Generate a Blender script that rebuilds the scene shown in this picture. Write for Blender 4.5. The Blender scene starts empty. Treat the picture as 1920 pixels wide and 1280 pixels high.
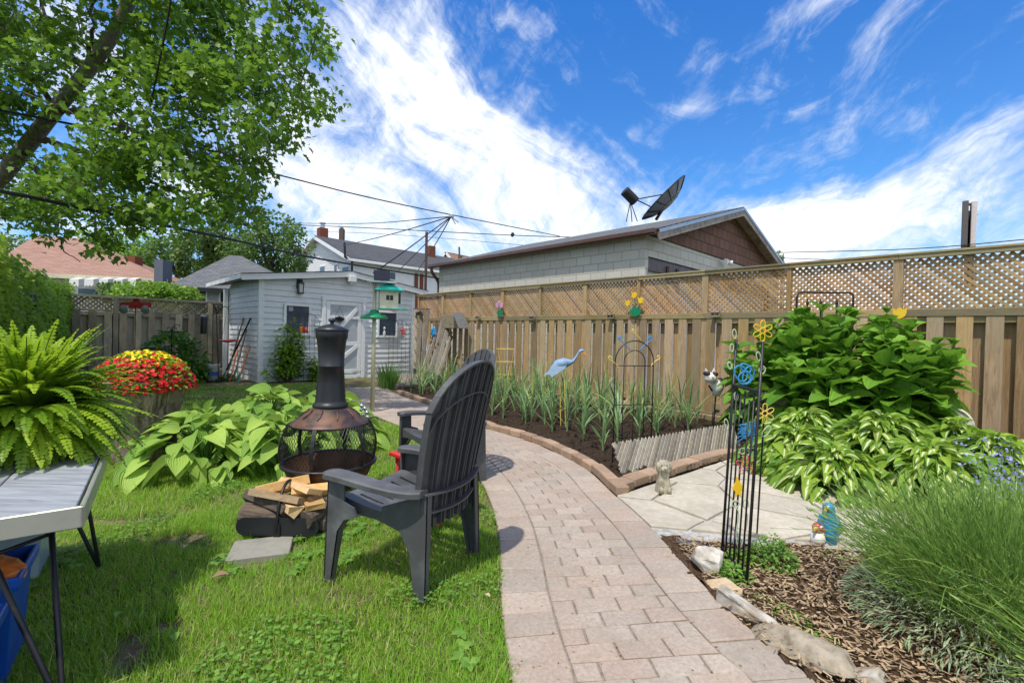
import bpy, math, random
import numpy as np
from mathutils import Matrix, Vector
R = math.radians
rng = np.random.default_rng(7)
random.seed(7)
sc = bpy.context.scene
COL = sc.collection
# ------------------------------------------------------------------ camera, world, sun, exposure
CAMH = 1.2; FPX = 870.0; PITCH = R(.72); ROLL = R(1.4)
cam_d = bpy.data.cameras.new('camera'); cam = bpy.data.objects.new('camera', cam_d); COL.objects.link(cam)
cam_d.sensor_width = 36; cam_d.lens = FPX * 36 / 1920; cam_d.clip_start = .05; cam_d.clip_end = 2000
CM = Matrix.Translation((0, 0, CAMH)) @ Matrix.Rotation(math.pi / 2 - PITCH, 4, 'X') @ Matrix.Rotation(ROLL, 4, 'Z')
cam.matrix_world = CM
sc.camera = cam
SUN_EL = R(66); SUN_AZ = R(205)      # compass style: 0 = +Y, clockwise; the sun stands behind and left of the viewer
sdir = Vector((math.sin(SUN_AZ) * math.cos(SUN_EL), math.cos(SUN_AZ) * math.cos(SUN_EL), math.sin(SUN_EL)))
sl = bpy.data.lights.new('sun', 'SUN'); sl.energy = 3.3; sl.angle = R(1.0); sl.color = (1, .935, .82)
so = bpy.data.objects.new('sun', sl); COL.objects.link(so)
so.rotation_euler = sdir.to_track_quat('Z', 'Y').to_euler(); so.location = (0, 0, 30)
sc.view_settings.view_transform = 'Standard'; sc.view_settings.look = 'None'
sc.view_settings.gamma = 1; sc.view_settings.exposure = .46
sc.cycles.max_bounces = 6; sc.cycles.transparent_max_bounces = 8
sc.cycles.diffuse_bounces = 3; sc.cycles.glossy_bounces = 2; sc.cycles.transmission_bounces = 3
sc.cycles.caustics_reflective = False; sc.cycles.caustics_refractive = False
w = bpy.data.worlds.new('World'); sc.world = w; w.use_nodes = True

class NT:
    """tiny node-tree writer"""
    def __init__(s, nt): s.nt = nt; nt.nodes.clear()
    def n(s, typ, ins=None, **kw):
        nd = s.nt.nodes.new(typ)
        for k, v in kw.items(): setattr(nd, k, v)
        for k, v in (ins or {}).items():
            sk = nd.inputs[k]
            if isinstance(v, bpy.types.NodeSocket): s.nt.links.new(v, sk)
            elif isinstance(v, bpy.types.Node): s.nt.links.new(v.outputs[0], sk)
            else:
                if sk.type == 'RGBA' and len(v) == 3: v = (*v, 1)
                sk.default_value = v
        return nd
    def math(s, op, a, b=None, c=None, clamp=False):
        ins = {0: a}
        if b is not None: ins[1] = b
        if c is not None: ins[2] = c
        return s.n('ShaderNodeMath', ins, operation=op, use_clamp=clamp).outputs[0]
    def mr(s, v, a, b, c=0., d=1., smooth=True):
        return s.n('ShaderNodeMapRange', {0: v, 1: a, 2: b, 3: c, 4: d}, interpolation_type='SMOOTHSTEP' if smooth else 'LINEAR').outputs[0]
    def mix(s, f, a, b, blend='MIX'):
        nd = s.n('ShaderNodeMix', data_type='RGBA', blend_type=blend)
        for i, v in ((0, f), (6, a), (7, b)):
            if isinstance(v, bpy.types.NodeSocket): s.nt.links.new(v, nd.inputs[i])
            else: nd.inputs[i].default_value = (*v, 1) if (i > 0 and len(v) == 3) else v
        return nd.outputs[2]
    def noise(s, vec, scale, detail=4, rough=.55, dist=0.):
        return s.n('ShaderNodeTexNoise', {'Vector': vec, 'Scale': scale, 'Detail': detail, 'Roughness': rough, 'Distortion': dist}).outputs['Fac']

t = NT(w.node_tree)
sky = t.n('ShaderNodeTexSky', sky_type='NISHITA'); sky.sun_disc = False
sky.sun_elevation = SUN_EL; sky.sun_rotation = SUN_AZ; sky.air_density = 1.0; sky.dust_density = .3; sky.ozone_density = 3.0
tc = t.n('ShaderNodeTexCoord').outputs['Generated']
sp = t.n('ShaderNodeSeparateXYZ', {0: tc}); sx, sy, sz = sp.outputs
el = t.math('ARCSINE', sz); az = t.math('ARCTAN2', sx, sy)     # world azimuth (0 = +Y) and elevation
def rotuv(ang, su, sv, seed):
    """azimuth / elevation turned by ang (degrees) and stretched, for streaky cloud texture"""
    c, s_ = math.cos(R(ang)), math.sin(R(ang))
    p = t.math('ADD', t.math('MULTIPLY', az, c * su), t.math('MULTIPLY', el, s_ * su)); q = t.math('SUBTRACT', t.math('MULTIPLY', el, c * sv), t.math('MULTIPLY', az, s_ * sv))
    return t.n('ShaderNodeCombineXYZ', {0: p, 1: q, 2: float(seed)}).outputs[0]
base = t.n('ShaderNodeCombineXYZ', {0: az, 1: el, 2: 0.}).outputs[0]
warp = t.n('ShaderNodeTexNoise', {'Vector': base, 'Scale': 3.2, 'Detail': 4.}).outputs['Color']
def warped(v, amt): return t.n('ShaderNodeVectorMath', {0: v, 1: t.n('ShaderNodeVectorMath', {0: warp, 'Scale': amt}, operation='SCALE').outputs[0]}, operation='ADD').outputs[0]
nA = t.noise(warped(rotuv(-36, 2.2, 7.5, 1), 1.6), 1.5, 10, .66, .5)       # streaks falling to the right
nB = t.noise(warped(rotuv(24, 1.8, 8.5, 5), 1.4), 1.5, 10, .66, .5)        # streaks rising to the right
nC = t.noise(warped(rotuv(-36, 9, 3.2, 9), 1.0), 1.7, 9, .68, .4)          # cross ripples
nD = t.noise(base, 5.5, 9, .62, .3)
side = t.mr(az, R(14), R(27))
nS = t.math('ADD', t.math('MULTIPLY', nA, t.math('SUBTRACT', 1., side)), t.math('MULTIPLY', nB, side))
def gauss(a0, e0, ang, sa, sb, amp):
    """soft elongated bank of cloud in azimuth / elevation (degrees)"""
    da = t.math('SUBTRACT', az, R(a0)); de = t.math('SUBTRACT', el, R(e0)); c, s_ = math.cos(R(ang)), math.sin(R(ang))
    p = t.math('ADD', t.math('MULTIPLY', da, c), t.math('MULTIPLY', de, s_))
    q = t.math('SUBTRACT', t.math('MULTIPLY', de, c), t.math('MULTIPLY', da, s_))
    r2 = t.math('ADD', t.math('POWER', t.math('DIVIDE', p, R(sa)), 2.), t.math('POWER', t.math('DIVIDE', q, R(sb)), 2.))
    return t.math('MULTIPLY', t.math('EXPONENT', t.math('MULTIPLY', r2, -1.)), amp)
banks = [(-1, 20, -38, 20, 6.5, .42), (5, 17, -16, 17, 5.5, .24), (6, 14, -18, 15, 5.5, .32), (-13, 13, -10, 16, 8, .36), (26, 10, 8, 12, 5.0, .50), (40, 11.0, 20, 16, 5., .42), (-14, 30, -40, 9, 5, .26), (-30, 20, 0, 20, 14, .30),
         (35, 32.5, 14, 5, 1.5, .40), (29, 34, 10, 2.2, 1.0, .26), (21, 25, 4, 2.6, 1.2, .36), (14, 23, 0, 2., 1., .22), (43, 24, 24, 9, 2.5, .16), (31, 21, 30, 10, 1.6, .08), (0, 4, 0, 80, 5, .34),
         (-105, 38, 0, 50, 34, .62), (170, 42, 0, 60, 40, .75), (-170, 42, 0, 60, 40, .75), (105, 32, 0, 40, 30, .62)]  # unseen cloud banks beside and behind the view, added as fill light
dens = None
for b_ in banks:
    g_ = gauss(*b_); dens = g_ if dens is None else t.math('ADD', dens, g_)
nn = t.math('ADD', t.math('ADD', t.math('MULTIPLY', nS, .95), t.math('MULTIPLY', nC, .40)), t.math('MULTIPLY', nD, .45))
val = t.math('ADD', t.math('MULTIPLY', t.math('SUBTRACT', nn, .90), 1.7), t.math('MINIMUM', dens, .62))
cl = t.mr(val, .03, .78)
blue = t.mix(t.mr(el, 0, R(38), smooth=False), (.47, .75, .93), (.20, .64, 1.13))
skyc = t.n('ShaderNodeMix', {6: sky.outputs[0], 7: blue}, data_type='RGBA', blend_type='MULTIPLY'); skyc.inputs[0].default_value = 1
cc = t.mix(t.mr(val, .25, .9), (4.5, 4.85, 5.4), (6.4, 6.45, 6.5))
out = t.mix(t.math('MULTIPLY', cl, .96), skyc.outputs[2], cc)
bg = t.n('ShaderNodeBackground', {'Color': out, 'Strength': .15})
t.n('ShaderNodeOutputWorld', {0: bg.outputs[0]})

# ------------------------------------------------------------------ measuring helpers (pixel of the photo -> point in the yard)
CR = CM.to_3x3()
def ray(px, py): return CR @ Vector(((px - 960) / FPX, (640 - py) / FPX, -1))
def G(px, py, z=0.):
    d = ray(px, py); return Vector((0, 0, CAMH)) + d * ((z - CAMH) / d.z)
def P(px, py, Y):
    d = ray(px, py); return Vector((0, 0, CAMH)) + d * (Y / d.y)
A = Vector((-math.sin(R(44)), math.cos(R(44)), 0)); B = Vector((A.y, -A.x, 0)); UP = Vector((0, 0, 1))
def VP(px, py, p, n):
    d = ray(px, py); o = Vector((0, 0, CAMH)); return o + d * ((Vector(p) - o).dot(n) / d.dot(n))

# ------------------------------------------------------------------ mesh building
OFF = {}
def off(o): return OFF.get(o.name, Vector((0, 0, 0)))
def link_mesh(name, verts, faces, mat, parent=None, smooth=False, rnd=None, uvs=None, matidx=None):
    me = bpy.data.meshes.new(name)
    verts = np.asarray(verts, dtype=np.float32).reshape(-1, 3)
    o0 = off(parent) if parent else Vector((0, 0, 0))
    if parent: verts = verts - np.array(o0, dtype=np.float32)
    if isinstance(faces, np.ndarray):
        nf, k = faces.shape
        me.vertices.add(len(verts)); me.vertices.foreach_set('co', verts.ravel())
        me.loops.add(nf * k); me.loops.foreach_set('vertex_index', faces.astype(np.int32).ravel())
        me.polygons.add(nf); me.polygons.foreach_set('loop_start', np.arange(0, nf * k, k, dtype=np.int32))
        me.polygons.foreach_set('loop_total', np.full(nf, k, dtype=np.int32))
        me.update(calc_edges=True)
    else:
        me.from_pydata(verts.tolist(), [], faces)
    if rnd is not None:
        at = me.attributes.new('rnd', 'FLOAT', 'FACE'); at.data.foreach_set('value', np.asarray(rnd, dtype=np.float32))
    if uvs is not None:
        uv = me.uv_layers.new(name='UVMap'); uv.data.foreach_set('uv', np.asarray(uvs, dtype=np.float32).ravel())
    mats = mat if isinstance(mat, (list, tuple)) else [mat]
    for m in mats: me.materials.append(m)
    if matidx is not None: me.polygons.foreach_set('material_index', np.asarray(matidx, dtype=np.int32))
    if smooth: me.polygons.foreach_set('use_smooth', np.ones(len(me.polygons), dtype=bool))
    o = bpy.data.objects.new(name, me); COL.objects.link(o)
    if parent: o.parent = parent
    OFF[o.name] = Vector(o0)
    return o
def tag(o, label=None, cat=None, group=None, kind=None):
    if label: o['label'] = label
    if cat: o['category'] = cat
    if group: o['group'] = group
    if kind: o['kind'] = kind
    return o
def thing(name, loc, label, cat, group=None):
    o = bpy.data.objects.new(name, None); COL.objects.link(o); o.empty_display_size = .1
    o.location = loc; OFF[o.name] = Vector(loc)
    return tag(o, label, cat, group)
def dup(root, loc, rz=None, label=None, scale=None):
    r = root.copy(); COL.objects.link(r); r.location = loc
    if rz is not None: r.rotation_euler = (0, 0, rz)
    if scale: r.scale = scale
    if label: r['label'] = label
    for ch in [c for c in COL.objects if c.parent == root]:
        c = ch.copy(); COL.objects.link(c); c.parent = r
        for g in [x for x in COL.objects if x.parent == ch]:
            d = g.copy(); COL.objects.link(d); d.parent = c
    return r
def frame(d, up=UP):
    d = Vector(d).normalized(); u = Vector(up)
    if abs(d.dot(u)) > .98: u = Vector((1, 0, 0))
    x = u.cross(d).normalized(); y = d.cross(x); return x, y, d
class MB:
    def __init__(s): s.v = []; s.f = []; s.r = []; s.m = []; s.cur = 0; s.cm = 0
    def face(s, idx): s.f.append(tuple(idx)); s.r.append(s.cur); s.m.append(s.cm)
    def rn(s, v=None): s.cur = random.random() if v is None else v; return s
    def quad(s, a, b, c, d):
        k = len(s.v); s.v += [tuple(a), tuple(b), tuple(c), tuple(d)]; s.face((k, k + 1, k + 2, k + 3))
    def poly(s, pts):
        k = len(s.v); s.v += [tuple(p) for p in pts]; s.face(range(k, k + len(pts)))
    def box(s, c, X, Y, Z, bev=0.):
        """box centred at c with half-extent vectors X, Y, Z; bev chamfers the edges"""
        c, X, Y, Z = map(Vector, (c, X, Y, Z))
        if bev <= 0:
            k = len(s.v)
            for sz_ in (-1, 1):
                for sx_, sy_ in ((-1, -1), (1, -1), (1, 1), (-1, 1)): s.v.append(tuple(c + X * sx_ + Y * sy_ + Z * sz_))
            for q in ((3, 2, 1, 0), (4, 5, 6, 7), (0, 1, 5, 4), (1, 2, 6, 5), (2, 3, 7, 6), (3, 0, 4, 7)): s.face([k + i for i in q])
            return s
        lx, ly, lz = X.length, Y.length, Z.length; b = min(bev, lx * .9, ly * .9, lz * .9)
        ux, uy, uz = X.normalized(), Y.normalized(), Z.normalized()
        if ux.cross(uy).dot(uz) < 0: ux, lx, uy, ly = uy, ly, ux, lx
        k = len(s.v); ids = {}
        for i in (-1, 1):
            for j in (-1, 1):
                for l in (-1, 1):
                    for ax in range(3):
                        d = [lx, ly, lz]; e = [lx - b if ax != 0 else lx, ly - b if ax != 1 else ly, lz - b if ax != 2 else lz]
                        ids[(i, j, l, ax)] = len(s.v); s.v.append(tuple(c + ux * i * e[0] + uy * j * e[1] + uz * l * e[2]))
        def g(i, j, l, ax): return ids[(i, j, l, ax)]
        for q in (-1, 1):
            f = [g(q, -1, -1, 0), g(q, 1, -1, 0), g(q, 1, 1, 0), g(q, -1, 1, 0)]; s.face(f if q > 0 else f[::-1])
            f = [g(-1, q, -1, 1), g(-1, q, 1, 1), g(1, q, 1, 1), g(1, q, -1, 1)]; s.face(f if q > 0 else f[::-1])
            f = [g(-1, -1, q, 2), g(1, -1, q, 2), g(1, 1, q, 2), g(-1, 1, q, 2)]; s.face(f if q > 0 else f[::-1])
        for i in (-1, 1):
            for j in (-1, 1):
                f = [g(i, j, -1, 0), g(i, j, -1, 1), g(i, j, 1, 1), g(i, j, 1, 0)]; s.face(f if i * j > 0 else f[::-1])
                f = [g(i, -1, j, 0), g(i, 1, j, 0), g(i, 1, j, 2), g(i, -1, j, 2)]; s.face(f if i * j > 0 else f[::-1])
                f = [g(-1, i, j, 1), g(-1, i, j, 2), g(1, i, j, 2), g(1, i, j, 1)]; s.face(f if i * j > 0 else f[::-1])
                for l in (-1, 1):
                    f = [g(i, j, l, 0), g(i, j, l, 1), g(i, j, l, 2)]; s.face(f if i * j * l > 0 else f[::-1])
        return s
    def bar(s, p, q, w_, h_, up=UP, bev=0.):
        """straight bar from p to q, w_ across, h_ along 'up'"""
        p, q = Vector(p), Vector(q); x, y, z = frame(q - p, up)
        return s.box((p + q) / 2, x * w_ / 2, y * h_ / 2, (q - p) / 2, bev)
    def tube(s, pts, r, n=6, cap=True, flat=None):
        pts = [Vector(p) for p in pts]; m = len(pts); k = len(s.v)
        rs = r if isinstance(r, (list, tuple)) else [r] * m
        t0 = (pts[1] - pts[0]).normalized(); x, y, _ = frame(t0)
        for i, p in enumerate(pts):
            tt = (pts[min(i + 1, m - 1)] - pts[max(i - 1, 0)])
            tt = tt.normalized() if tt.length > 1e-9 else t0
            x = (x - tt * x.dot(tt)); x = x.normalized() if x.length > 1e-6 else frame(tt)[0]; y = tt.cross(x)
            for j in range(n):
                an = 2 * math.pi * j / n; fy = flat if flat else 1.
                s.v.append(tuple(p + (x * math.cos(an) + y * math.sin(an) * fy) * rs[i]))
        for i in range(m - 1):
            for j in range(n):
                a_ = k + i * n + j; b_ = k + i * n + (j + 1) % n; s.face((a_, b_, b_ + n, a_ + n))
        if cap: s.face([k + j for j in range(n)][::-1]); s.face([k + (m - 1) * n + j for j in range(n)])
        return s
    def lathe(s, prof, c=(0, 0, 0), n=24, ax=UP, cap=True, wob=None):
        c = Vector(c); x, y, z = frame(ax); k = len(s.v); m = len(prof)
        for i, (r_, h_) in enumerate(prof):
            for j in range(n):
                an = 2 * math.pi * j / n; rr = r_ * (wob(an, h_) if wob else 1.)
                s.v.append(tuple(c + (x * math.cos(an) + y * math.sin(an)) * rr + z * h_))
        for i in range(m - 1):
            for j in range(n):
                a_ = k + i * n + j; b_ = k + i * n + (j + 1) % n; s.face((a_, b_, b_ + n, a_ + n))
        if cap: s.face([k + j for j in range(n)][::-1]); s.face([k + (m - 1) * n + j for j in range(n)])
        return s
    def prism(s, pts, d):
        """polygon pts extruded by vector d"""
        k = len(s.v); n = len(pts); d = Vector(d); s.v += [tuple(Vector(p)) for p in pts] + [tuple(Vector(p) + d) for p in pts]
        s.face(range(k + n - 1, k - 1, -1)); s.face(range(k + n, k + 2 * n))
        for i in range(n):
            j = (i + 1) % n; s.face((k + i, k + j, k + n + j, k + n + i))
        return s
    def ball(s, c, rx, ry=None, rz_=None, n=12, m=8, nz=0., rotm=None):
        ry = ry or rx; rz_ = rz_ or rx; c = Vector(c); k = len(s.v); sd = random.random() * 9
        for i in range(m + 1):
            th = math.pi * i / m
            for j in range(n):
                ph = 2 * math.pi * j / n; q = 1 + nz * math.sin(3 * ph + sd + 2 * th) * math.sin(th) + nz * .7 * math.sin(5 * th + sd * 3 + 2 * ph) * math.sin(th)
                v = Vector((rx * q * math.sin(th) * math.cos(ph), ry * q * math.sin(th) * math.sin(ph), rz_ * q * math.cos(th)))
                if rotm: v = rotm @ v
                s.v.append(tuple(c + v))
        for i in range(m):
            for j in range(n):
                a_ = k + i * n + j; b_ = k + i * n + (j + 1) % n; s.face((a_, a_ + n, b_ + n, b_))
        return s
    def build(s, name, mat, parent=None, smooth=False):
        return link_mesh(name, s.v, s.f, mat, parent, smooth, rnd=s.r, matidx=s.m if isinstance(mat, (list, tuple)) else None)
def spiral(c, x, y, r0, r1, a0, a1, n=16):
    c, x, y = Vector(c), Vector(x), Vector(y)
    return [c + (x * math.cos(a0 + (a1 - a0) * i / n) + y * math.sin(a0 + (a1 - a0) * i / n)) * (r0 + (r1 - r0) * i / n) for i in range(n + 1)]
def arc(c, x, y, r, a0, a1, n=14): return spiral(c, x, y, r, r, a0, a1, n)
def bez(p, n=10):
    p = [Vector(q) for q in p]; o = []
    for i in range(n + 1):
        q = list(p); u = i / n
        while len(q) > 1: q = [q[k].lerp(q[k + 1], u) for k in range(len(q) - 1)]
        o.append(q[0])
    return o
def catmull(pts, n=8):
    pts = [Vector(p) for p in pts]; q = [pts[0] * 2 - pts[1]] + pts + [pts[-1] * 2 - pts[-2]]; o = []
    for i in range(1, len(q) - 2):
        for k in range(n):
            u = k / n; a_, b_, c_, d_ = q[i - 1], q[i], q[i + 1], q[i + 2]
            o.append(.5 * ((2 * b_) + (c_ - a_) * u + (2 * a_ - 5 * b_ + 4 * c_ - d_) * u * u + (3 * b_ - a_ - 3 * c_ + d_) * u ** 3))
    return o + [pts[-1]]

# vectorised leaf scatter: template (verts Nx3 with x = width, y = length, z = lift) copied with frames
def scatter(name, tv, tf, pos, dirs, ups, size, mat, parent=None, rnd=None, width=None, smooth=False, bend=None, tuv=None):
    pos = np.asarray(pos, float); n = len(pos); tv = np.asarray(tv, float)
    d = np.asarray(dirs, float); d /= np.linalg.norm(d, axis=1)[:, None] + 1e-9
    u = np.asarray(ups, float); x = np.cross(d, u); x /= np.linalg.norm(x, axis=1)[:, None] + 1e-9
    z = np.cross(x, d); size = np.broadcast_to(np.asarray(size, float), (n,)); wd = size if width is None else np.broadcast_to(np.asarray(width, float), (n,))
    V = pos[:, None, :] + x[:, None, :] * (tv[None, :, 0:1] * wd[:, None, None]) + d[:, None, :] * (tv[None, :, 1:2] * size[:, None, None]) + z[:, None, :] * (tv[None, :, 2:3] * size[:, None, None])
    if bend is not None:   # droop: lower each vertex by bend * (distance along leaf)^2
        V[:, :, 2] -= (np.broadcast_to(np.asarray(bend, float), (n,)) * size)[:, None] * tv[None, :, 1] ** 2
    m = len(tv); kf = len(tf[0]); tf_ = np.asarray(tf)
    F_ = (tf_[None] + (np.arange(n) * m)[:, None, None]).reshape(-1, kf)
    r_ = rng.random(n) if rnd is None else rnd
    uvs = None if tuv is None else np.tile(np.asarray(tuv, float)[tf_].reshape(-1, 2), (n, 1))
    return link_mesh(name, V.reshape(-1, 3), F_, mat, parent, smooth, rnd=np.repeat(r_, len(tf)), uvs=uvs)
def grid_leaf(nx, ny, wfun, cup=.15, arch=.1, ripple=0., fold=0.):
    """leaf surface as quad grid, length 1 along y, half width wfun(t)"""
    v = []; f = []
    for j in range(ny + 1):
        tt = j / ny; hw = wfun(tt)
        for i in range(nx + 1):
            q = i / nx * 2 - 1
            v.append((q * hw, tt, abs(q) * fold * hw + cup * (q * q) * hw - arch * tt * tt + arch * .6 * tt + ripple * math.sin(tt * 17 + q * 2) * q * q * hw))
    for j in range(ny):
        for i in range(nx):
            a_ = j * (nx + 1) + i; f.append((a_, a_ + 1, a_ + nx + 2, a_ + nx + 1))
    return v, f
def leaf_uv(nx, ny): return [(i / nx * 2 - 1, j / ny) for j in range(ny + 1) for i in range(nx + 1)]
def vnoise(p, seed=0, n=32):
    """smooth value noise 0..1 at points p (N x 3)"""
    g = np.random.default_rng(seed).random((n, n, n)); p = np.asarray(p, float); i = np.floor(p).astype(int); f = p - i; f = f * f * (3 - 2 * f); r = 0
    for a_ in (0, 1):
        for b_ in (0, 1):
            for c_ in (0, 1):
                wgt = (f[:, 0] if a_ else 1 - f[:, 0]) * (f[:, 1] if b_ else 1 - f[:, 1]) * (f[:, 2] if c_ else 1 - f[:, 2])
                r = r + wgt * g[(i[:, 0] + a_) % n, (i[:, 1] + b_) % n, (i[:, 2] + c_) % n]
    return r
def unit(n): 
    v = rng.normal(size=(n, 3)); return v / np.linalg.norm(v, axis=1)[:, None]
# ------------------------------------------------------------------ materials
def newmat(name):
    m = bpy.data.materials.new(name); m.use_nodes = True; return m, NT(m.node_tree)
def finish(t, col, rough=.6, metal=0., bump=None, bstr=.3, bdist=.01, spec=.5, coat=0., extra=None):
    ins = {'Base Color': col, 'Roughness': rough, 'Metallic': metal, 'Specular IOR Level': spec, 'Coat Weight': coat}
    if extra: ins.update(extra)
    if bump is not None: ins['Normal'] = t.n('ShaderNodeBump', {'Height': bump, 'Strength': bstr, 'Distance': bdist}).outputs[0]
    p = t.n('ShaderNodeBsdfPrincipled', ins); t.n('ShaderNodeOutputMaterial', {0: p.outputs[0]}); return p
def rndattr(t): return t.n('ShaderNodeAttribute', attribute_name='rnd').outputs['Fac']
def geo(t): return t.n('ShaderNodeNewGeometry').outputs['Position']
def plain(name, c, rough=.5, metal=0., var=.15, scale=30., bstr=.15, c2=None, spec=.5, stretch=None, coat=0., th=(.4, .7)):
    m, t = newmat(name); p = geo(t)
    if stretch: p = t.n('ShaderNodeMapping', {'Vector': p, 'Scale': stretch}).outputs[0]
    n = t.noise(p, scale, 6, .6); n2 = t.noise(p, scale * .17, 4)
    c2 = c2 or tuple(x * (1 - var * 1.6) for x in c)
    col = t.mix(t.mr(t.math('ADD', t.math('MULTIPLY', n, .6), t.math('MULTIPLY', n2, .4)), *th), c, c2)
    finish(t, col, t.mr(n, .2, .8, rough * .85, min(1, rough * 1.2)), metal, n, bstr, .004, spec, coat)
    return m
def wood(name, c1, c2, c3=None, grain=(14, 14, 1.1), rough=.8, knots=True, green=None):
    """weathered timber, grain along world z unless grain says otherwise; per-board tint from rnd"""
    m, t = newmat(name); p = geo(t); r = rndattr(t)
    sh = t.n('ShaderNodeCombineXYZ', {0: t.math('MULTIPLY', r, 37.), 1: t.math('MULTIPLY', r, 11.), 2: t.math('MULTIPLY', r, 23.)}).outputs[0]
    p2 = t.n('ShaderNodeVectorMath', {0: t.n('ShaderNodeMapping', {'Vector': p, 'Scale': grain}).outputs[0], 1: sh}, operation='ADD').outputs[0]
    g = t.noise(p2, 3.2, 8, .7, .8); big = t.noise(p2, .55, 4, .6)
    col = t.mix(t.mr(g, .32, .7), c1, c2); col = t.mix(t.math('MULTIPLY', t.mr(big, .45, .68), .75), col, c3 or c2)
    if knots:
        v = t.n('ShaderNodeTexVoronoi', {'Vector': t.n('ShaderNodeMapping', {'Vector': p, 'Scale': tuple(k ** .33 * 1.3 for k in grain)}).outputs[0], 'Scale': 1.9}).outputs['Distance']
        col = t.mix(t.mr(v, .02, .085, .75, 0), col, tuple(x * .35 for x in c2))
    if green: col = t.mix(t.math('MULTIPLY', t.mr(t.noise(p, .9, 4, .6), .4, .7), .55), col, green)
    hs = t.n('ShaderNodeHueSaturation', {'Color': col, 'Value': t.mr(r, 0, 1, .62, 1.25, False), 'Saturation': t.mr(t.math('FRACT', t.math('MULTIPLY', r, 7.3)), 0, 1, .78, 1.08, False)}).outputs[0]
    finish(t, hs, rough, 0, g, .5, .003, .25); return m
def leafmat(name, c1, c2, trans=.35, rough=.45, tint=None, veins=False, c3=None, patch=None):
    m, t = newmat(name); r = rndattr(t); col = t.mix(r, c1, c2)
    if c3: col = t.mix(t.mr(t.math('FRACT', t.math('MULTIPLY', r, 13.7)), .82, .9), col, c3)
    if patch: col = t.mix(t.mr(t.noise(geo(t), patch[1], 3), .42, .62), col, patch[0])
    p = t.n('ShaderNodeBsdfPrincipled', {'Base Color': col, 'Roughness': rough, 'Specular IOR Level': .35})
    tl = t.n('ShaderNodeBsdfTranslucent', {'Color': t.mix(.5, col, tint or tuple(min(1, x * 1.9) for x in c2))})
    mx = t.n('ShaderNodeMixShader', {0: trans, 1: p.outputs[0], 2: tl.outputs[0]}); t.n('ShaderNodeOutputMaterial', {0: mx.outputs[0]}); return m
M = {}
M['maple'] = leafmat('maple_leaf', (.05, .13, .012), (.165, .29, .03), .42, .4)
M['hedge'] = leafmat('hedge_leaf', (.13, .28, .02), (.36, .52, .06), .5, .45, c3=(.32, .33, .05))
M['fern'] = leafmat('fern_leaf', (.05, .15, .01), (.36, .50, .03), .4, .45)
M['shrub'] = leafmat('shrub_leaf', (.04, .13, .015), (.14, .30, .035), .3, .35)
M['vine'] = leafmat('vine_leaf', (.09, .21, .02), (.25, .40, .05), .35, .45)
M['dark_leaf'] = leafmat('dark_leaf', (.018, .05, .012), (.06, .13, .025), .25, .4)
M['far_leaf'] = leafmat('far_leaf', (.05, .11, .02), (.14, .23, .05), .35, .5)
M['grass'] = leafmat('grass_blade', (.11, .26, .015), (.30, .48, .04), .44, .5, c3=(.52, .46, .20), patch=((.20, .40, .03), .9))
M['clover'] = leafmat('clover_leaf', (.09, .21, .03), (.20, .36, .06), .3, .5)
M['garlic'] = leafmat('garlic_leaf', (.10, .20, .07), (.22, .34, .14), .3, .4, c3=(.42, .44, .12))
M['lav'] = leafmat('lavender_stem', (.055, .14, .02), (.28, .42, .09), .25, .5)
M['lavs'] = leafmat('lavender_silver', (.17, .25, .10), (.40, .46, .30), .2, .6)
M['lily'] = leafmat('lily_leaf', (.06, .15, .03), (.18, .32, .07), .3, .45)
M['purple'] = leafmat('purple_petal', (.22, .23, .58), (.42, .42, .80), .3, .5)
M['red'] = leafmat('red_petal', (.42, .003, .004), (.70, .010, .012), .2, .5, tint=(.9, .02, .02))
M['yellow'] = leafmat('yellow_petal', (.85, .60, .01), (.95, .80, .02), .25, .5, tint=(1, .75, .02))
# leaves with veins or a white centre: v runs across the leaf (-1..1), u along
def hosta_mat(name, c1, c2, centre=None, edge=None, nveins=9):
    m, t = newmat(name); r = rndattr(t); uv = t.n('ShaderNodeUVMap').outputs[0]; s_ = t.n('ShaderNodeSeparateXYZ', {0: uv})
    u, v = s_.outputs[0], s_.outputs[1]; col = t.mix(r, c1, c2)
    av = t.math('ABSOLUTE', u)
    ve = t.math('SINE', t.math('MULTIPLY', av, nveins * 3.14159)); 
    col = t.mix(t.math('MULTIPLY', t.mr(ve, .3, 1), .30), col, tuple(x * .45 for x in c1))
    if centre:
        nz = t.noise(t.n('ShaderNodeCombineXYZ', {0: t.math('MULTIPLY', u, 9.), 1: t.math('MULTIPLY', v, 1.6), 2: t.math('MULTIPLY', r, 60.)}).outputs[0], 1.6, 3)
        k = t.mr(t.math('ADD', av, t.math('MULTIPLY', t.math('SUBTRACT', nz, .5), .75)), .10, .30, 1, 0)
        k = t.math('MULTIPLY', k, t.mr(v, .86, .99, 1, 0)); k = t.math('MULTIPLY', k, t.mr(t.math('FRACT', t.math('MULTIPLY', r, 5.1)), .10, .3)); col = t.mix(k, col, centre)
    if edge: col = t.mix(t.mr(av, .80, .97), col, edge)
    p = t.n('ShaderNodeBsdfPrincipled', {'Base Color': col, 'Roughness': .5, 'Specular IOR Level': .3, 'Normal': t.n('ShaderNodeBump', {'Height': ve, 'Strength': .35, 'Distance': .006}).outputs[0]})
    tl = t.n('ShaderNodeBsdfTranslucent', {'Color': t.mix(.5, col, tuple(min(1, x * 1.6) for x in c2))})
    mx = t.n('ShaderNodeMixShader', {0: .28, 1: p.outputs[0], 2: tl.outputs[0]}); t.n('ShaderNodeOutputMaterial', {0: mx.outputs[0]}); return m
M['hosta'] = hosta_mat('hosta_leaf', (.15, .30, .04), (.42, .58, .11))
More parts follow.
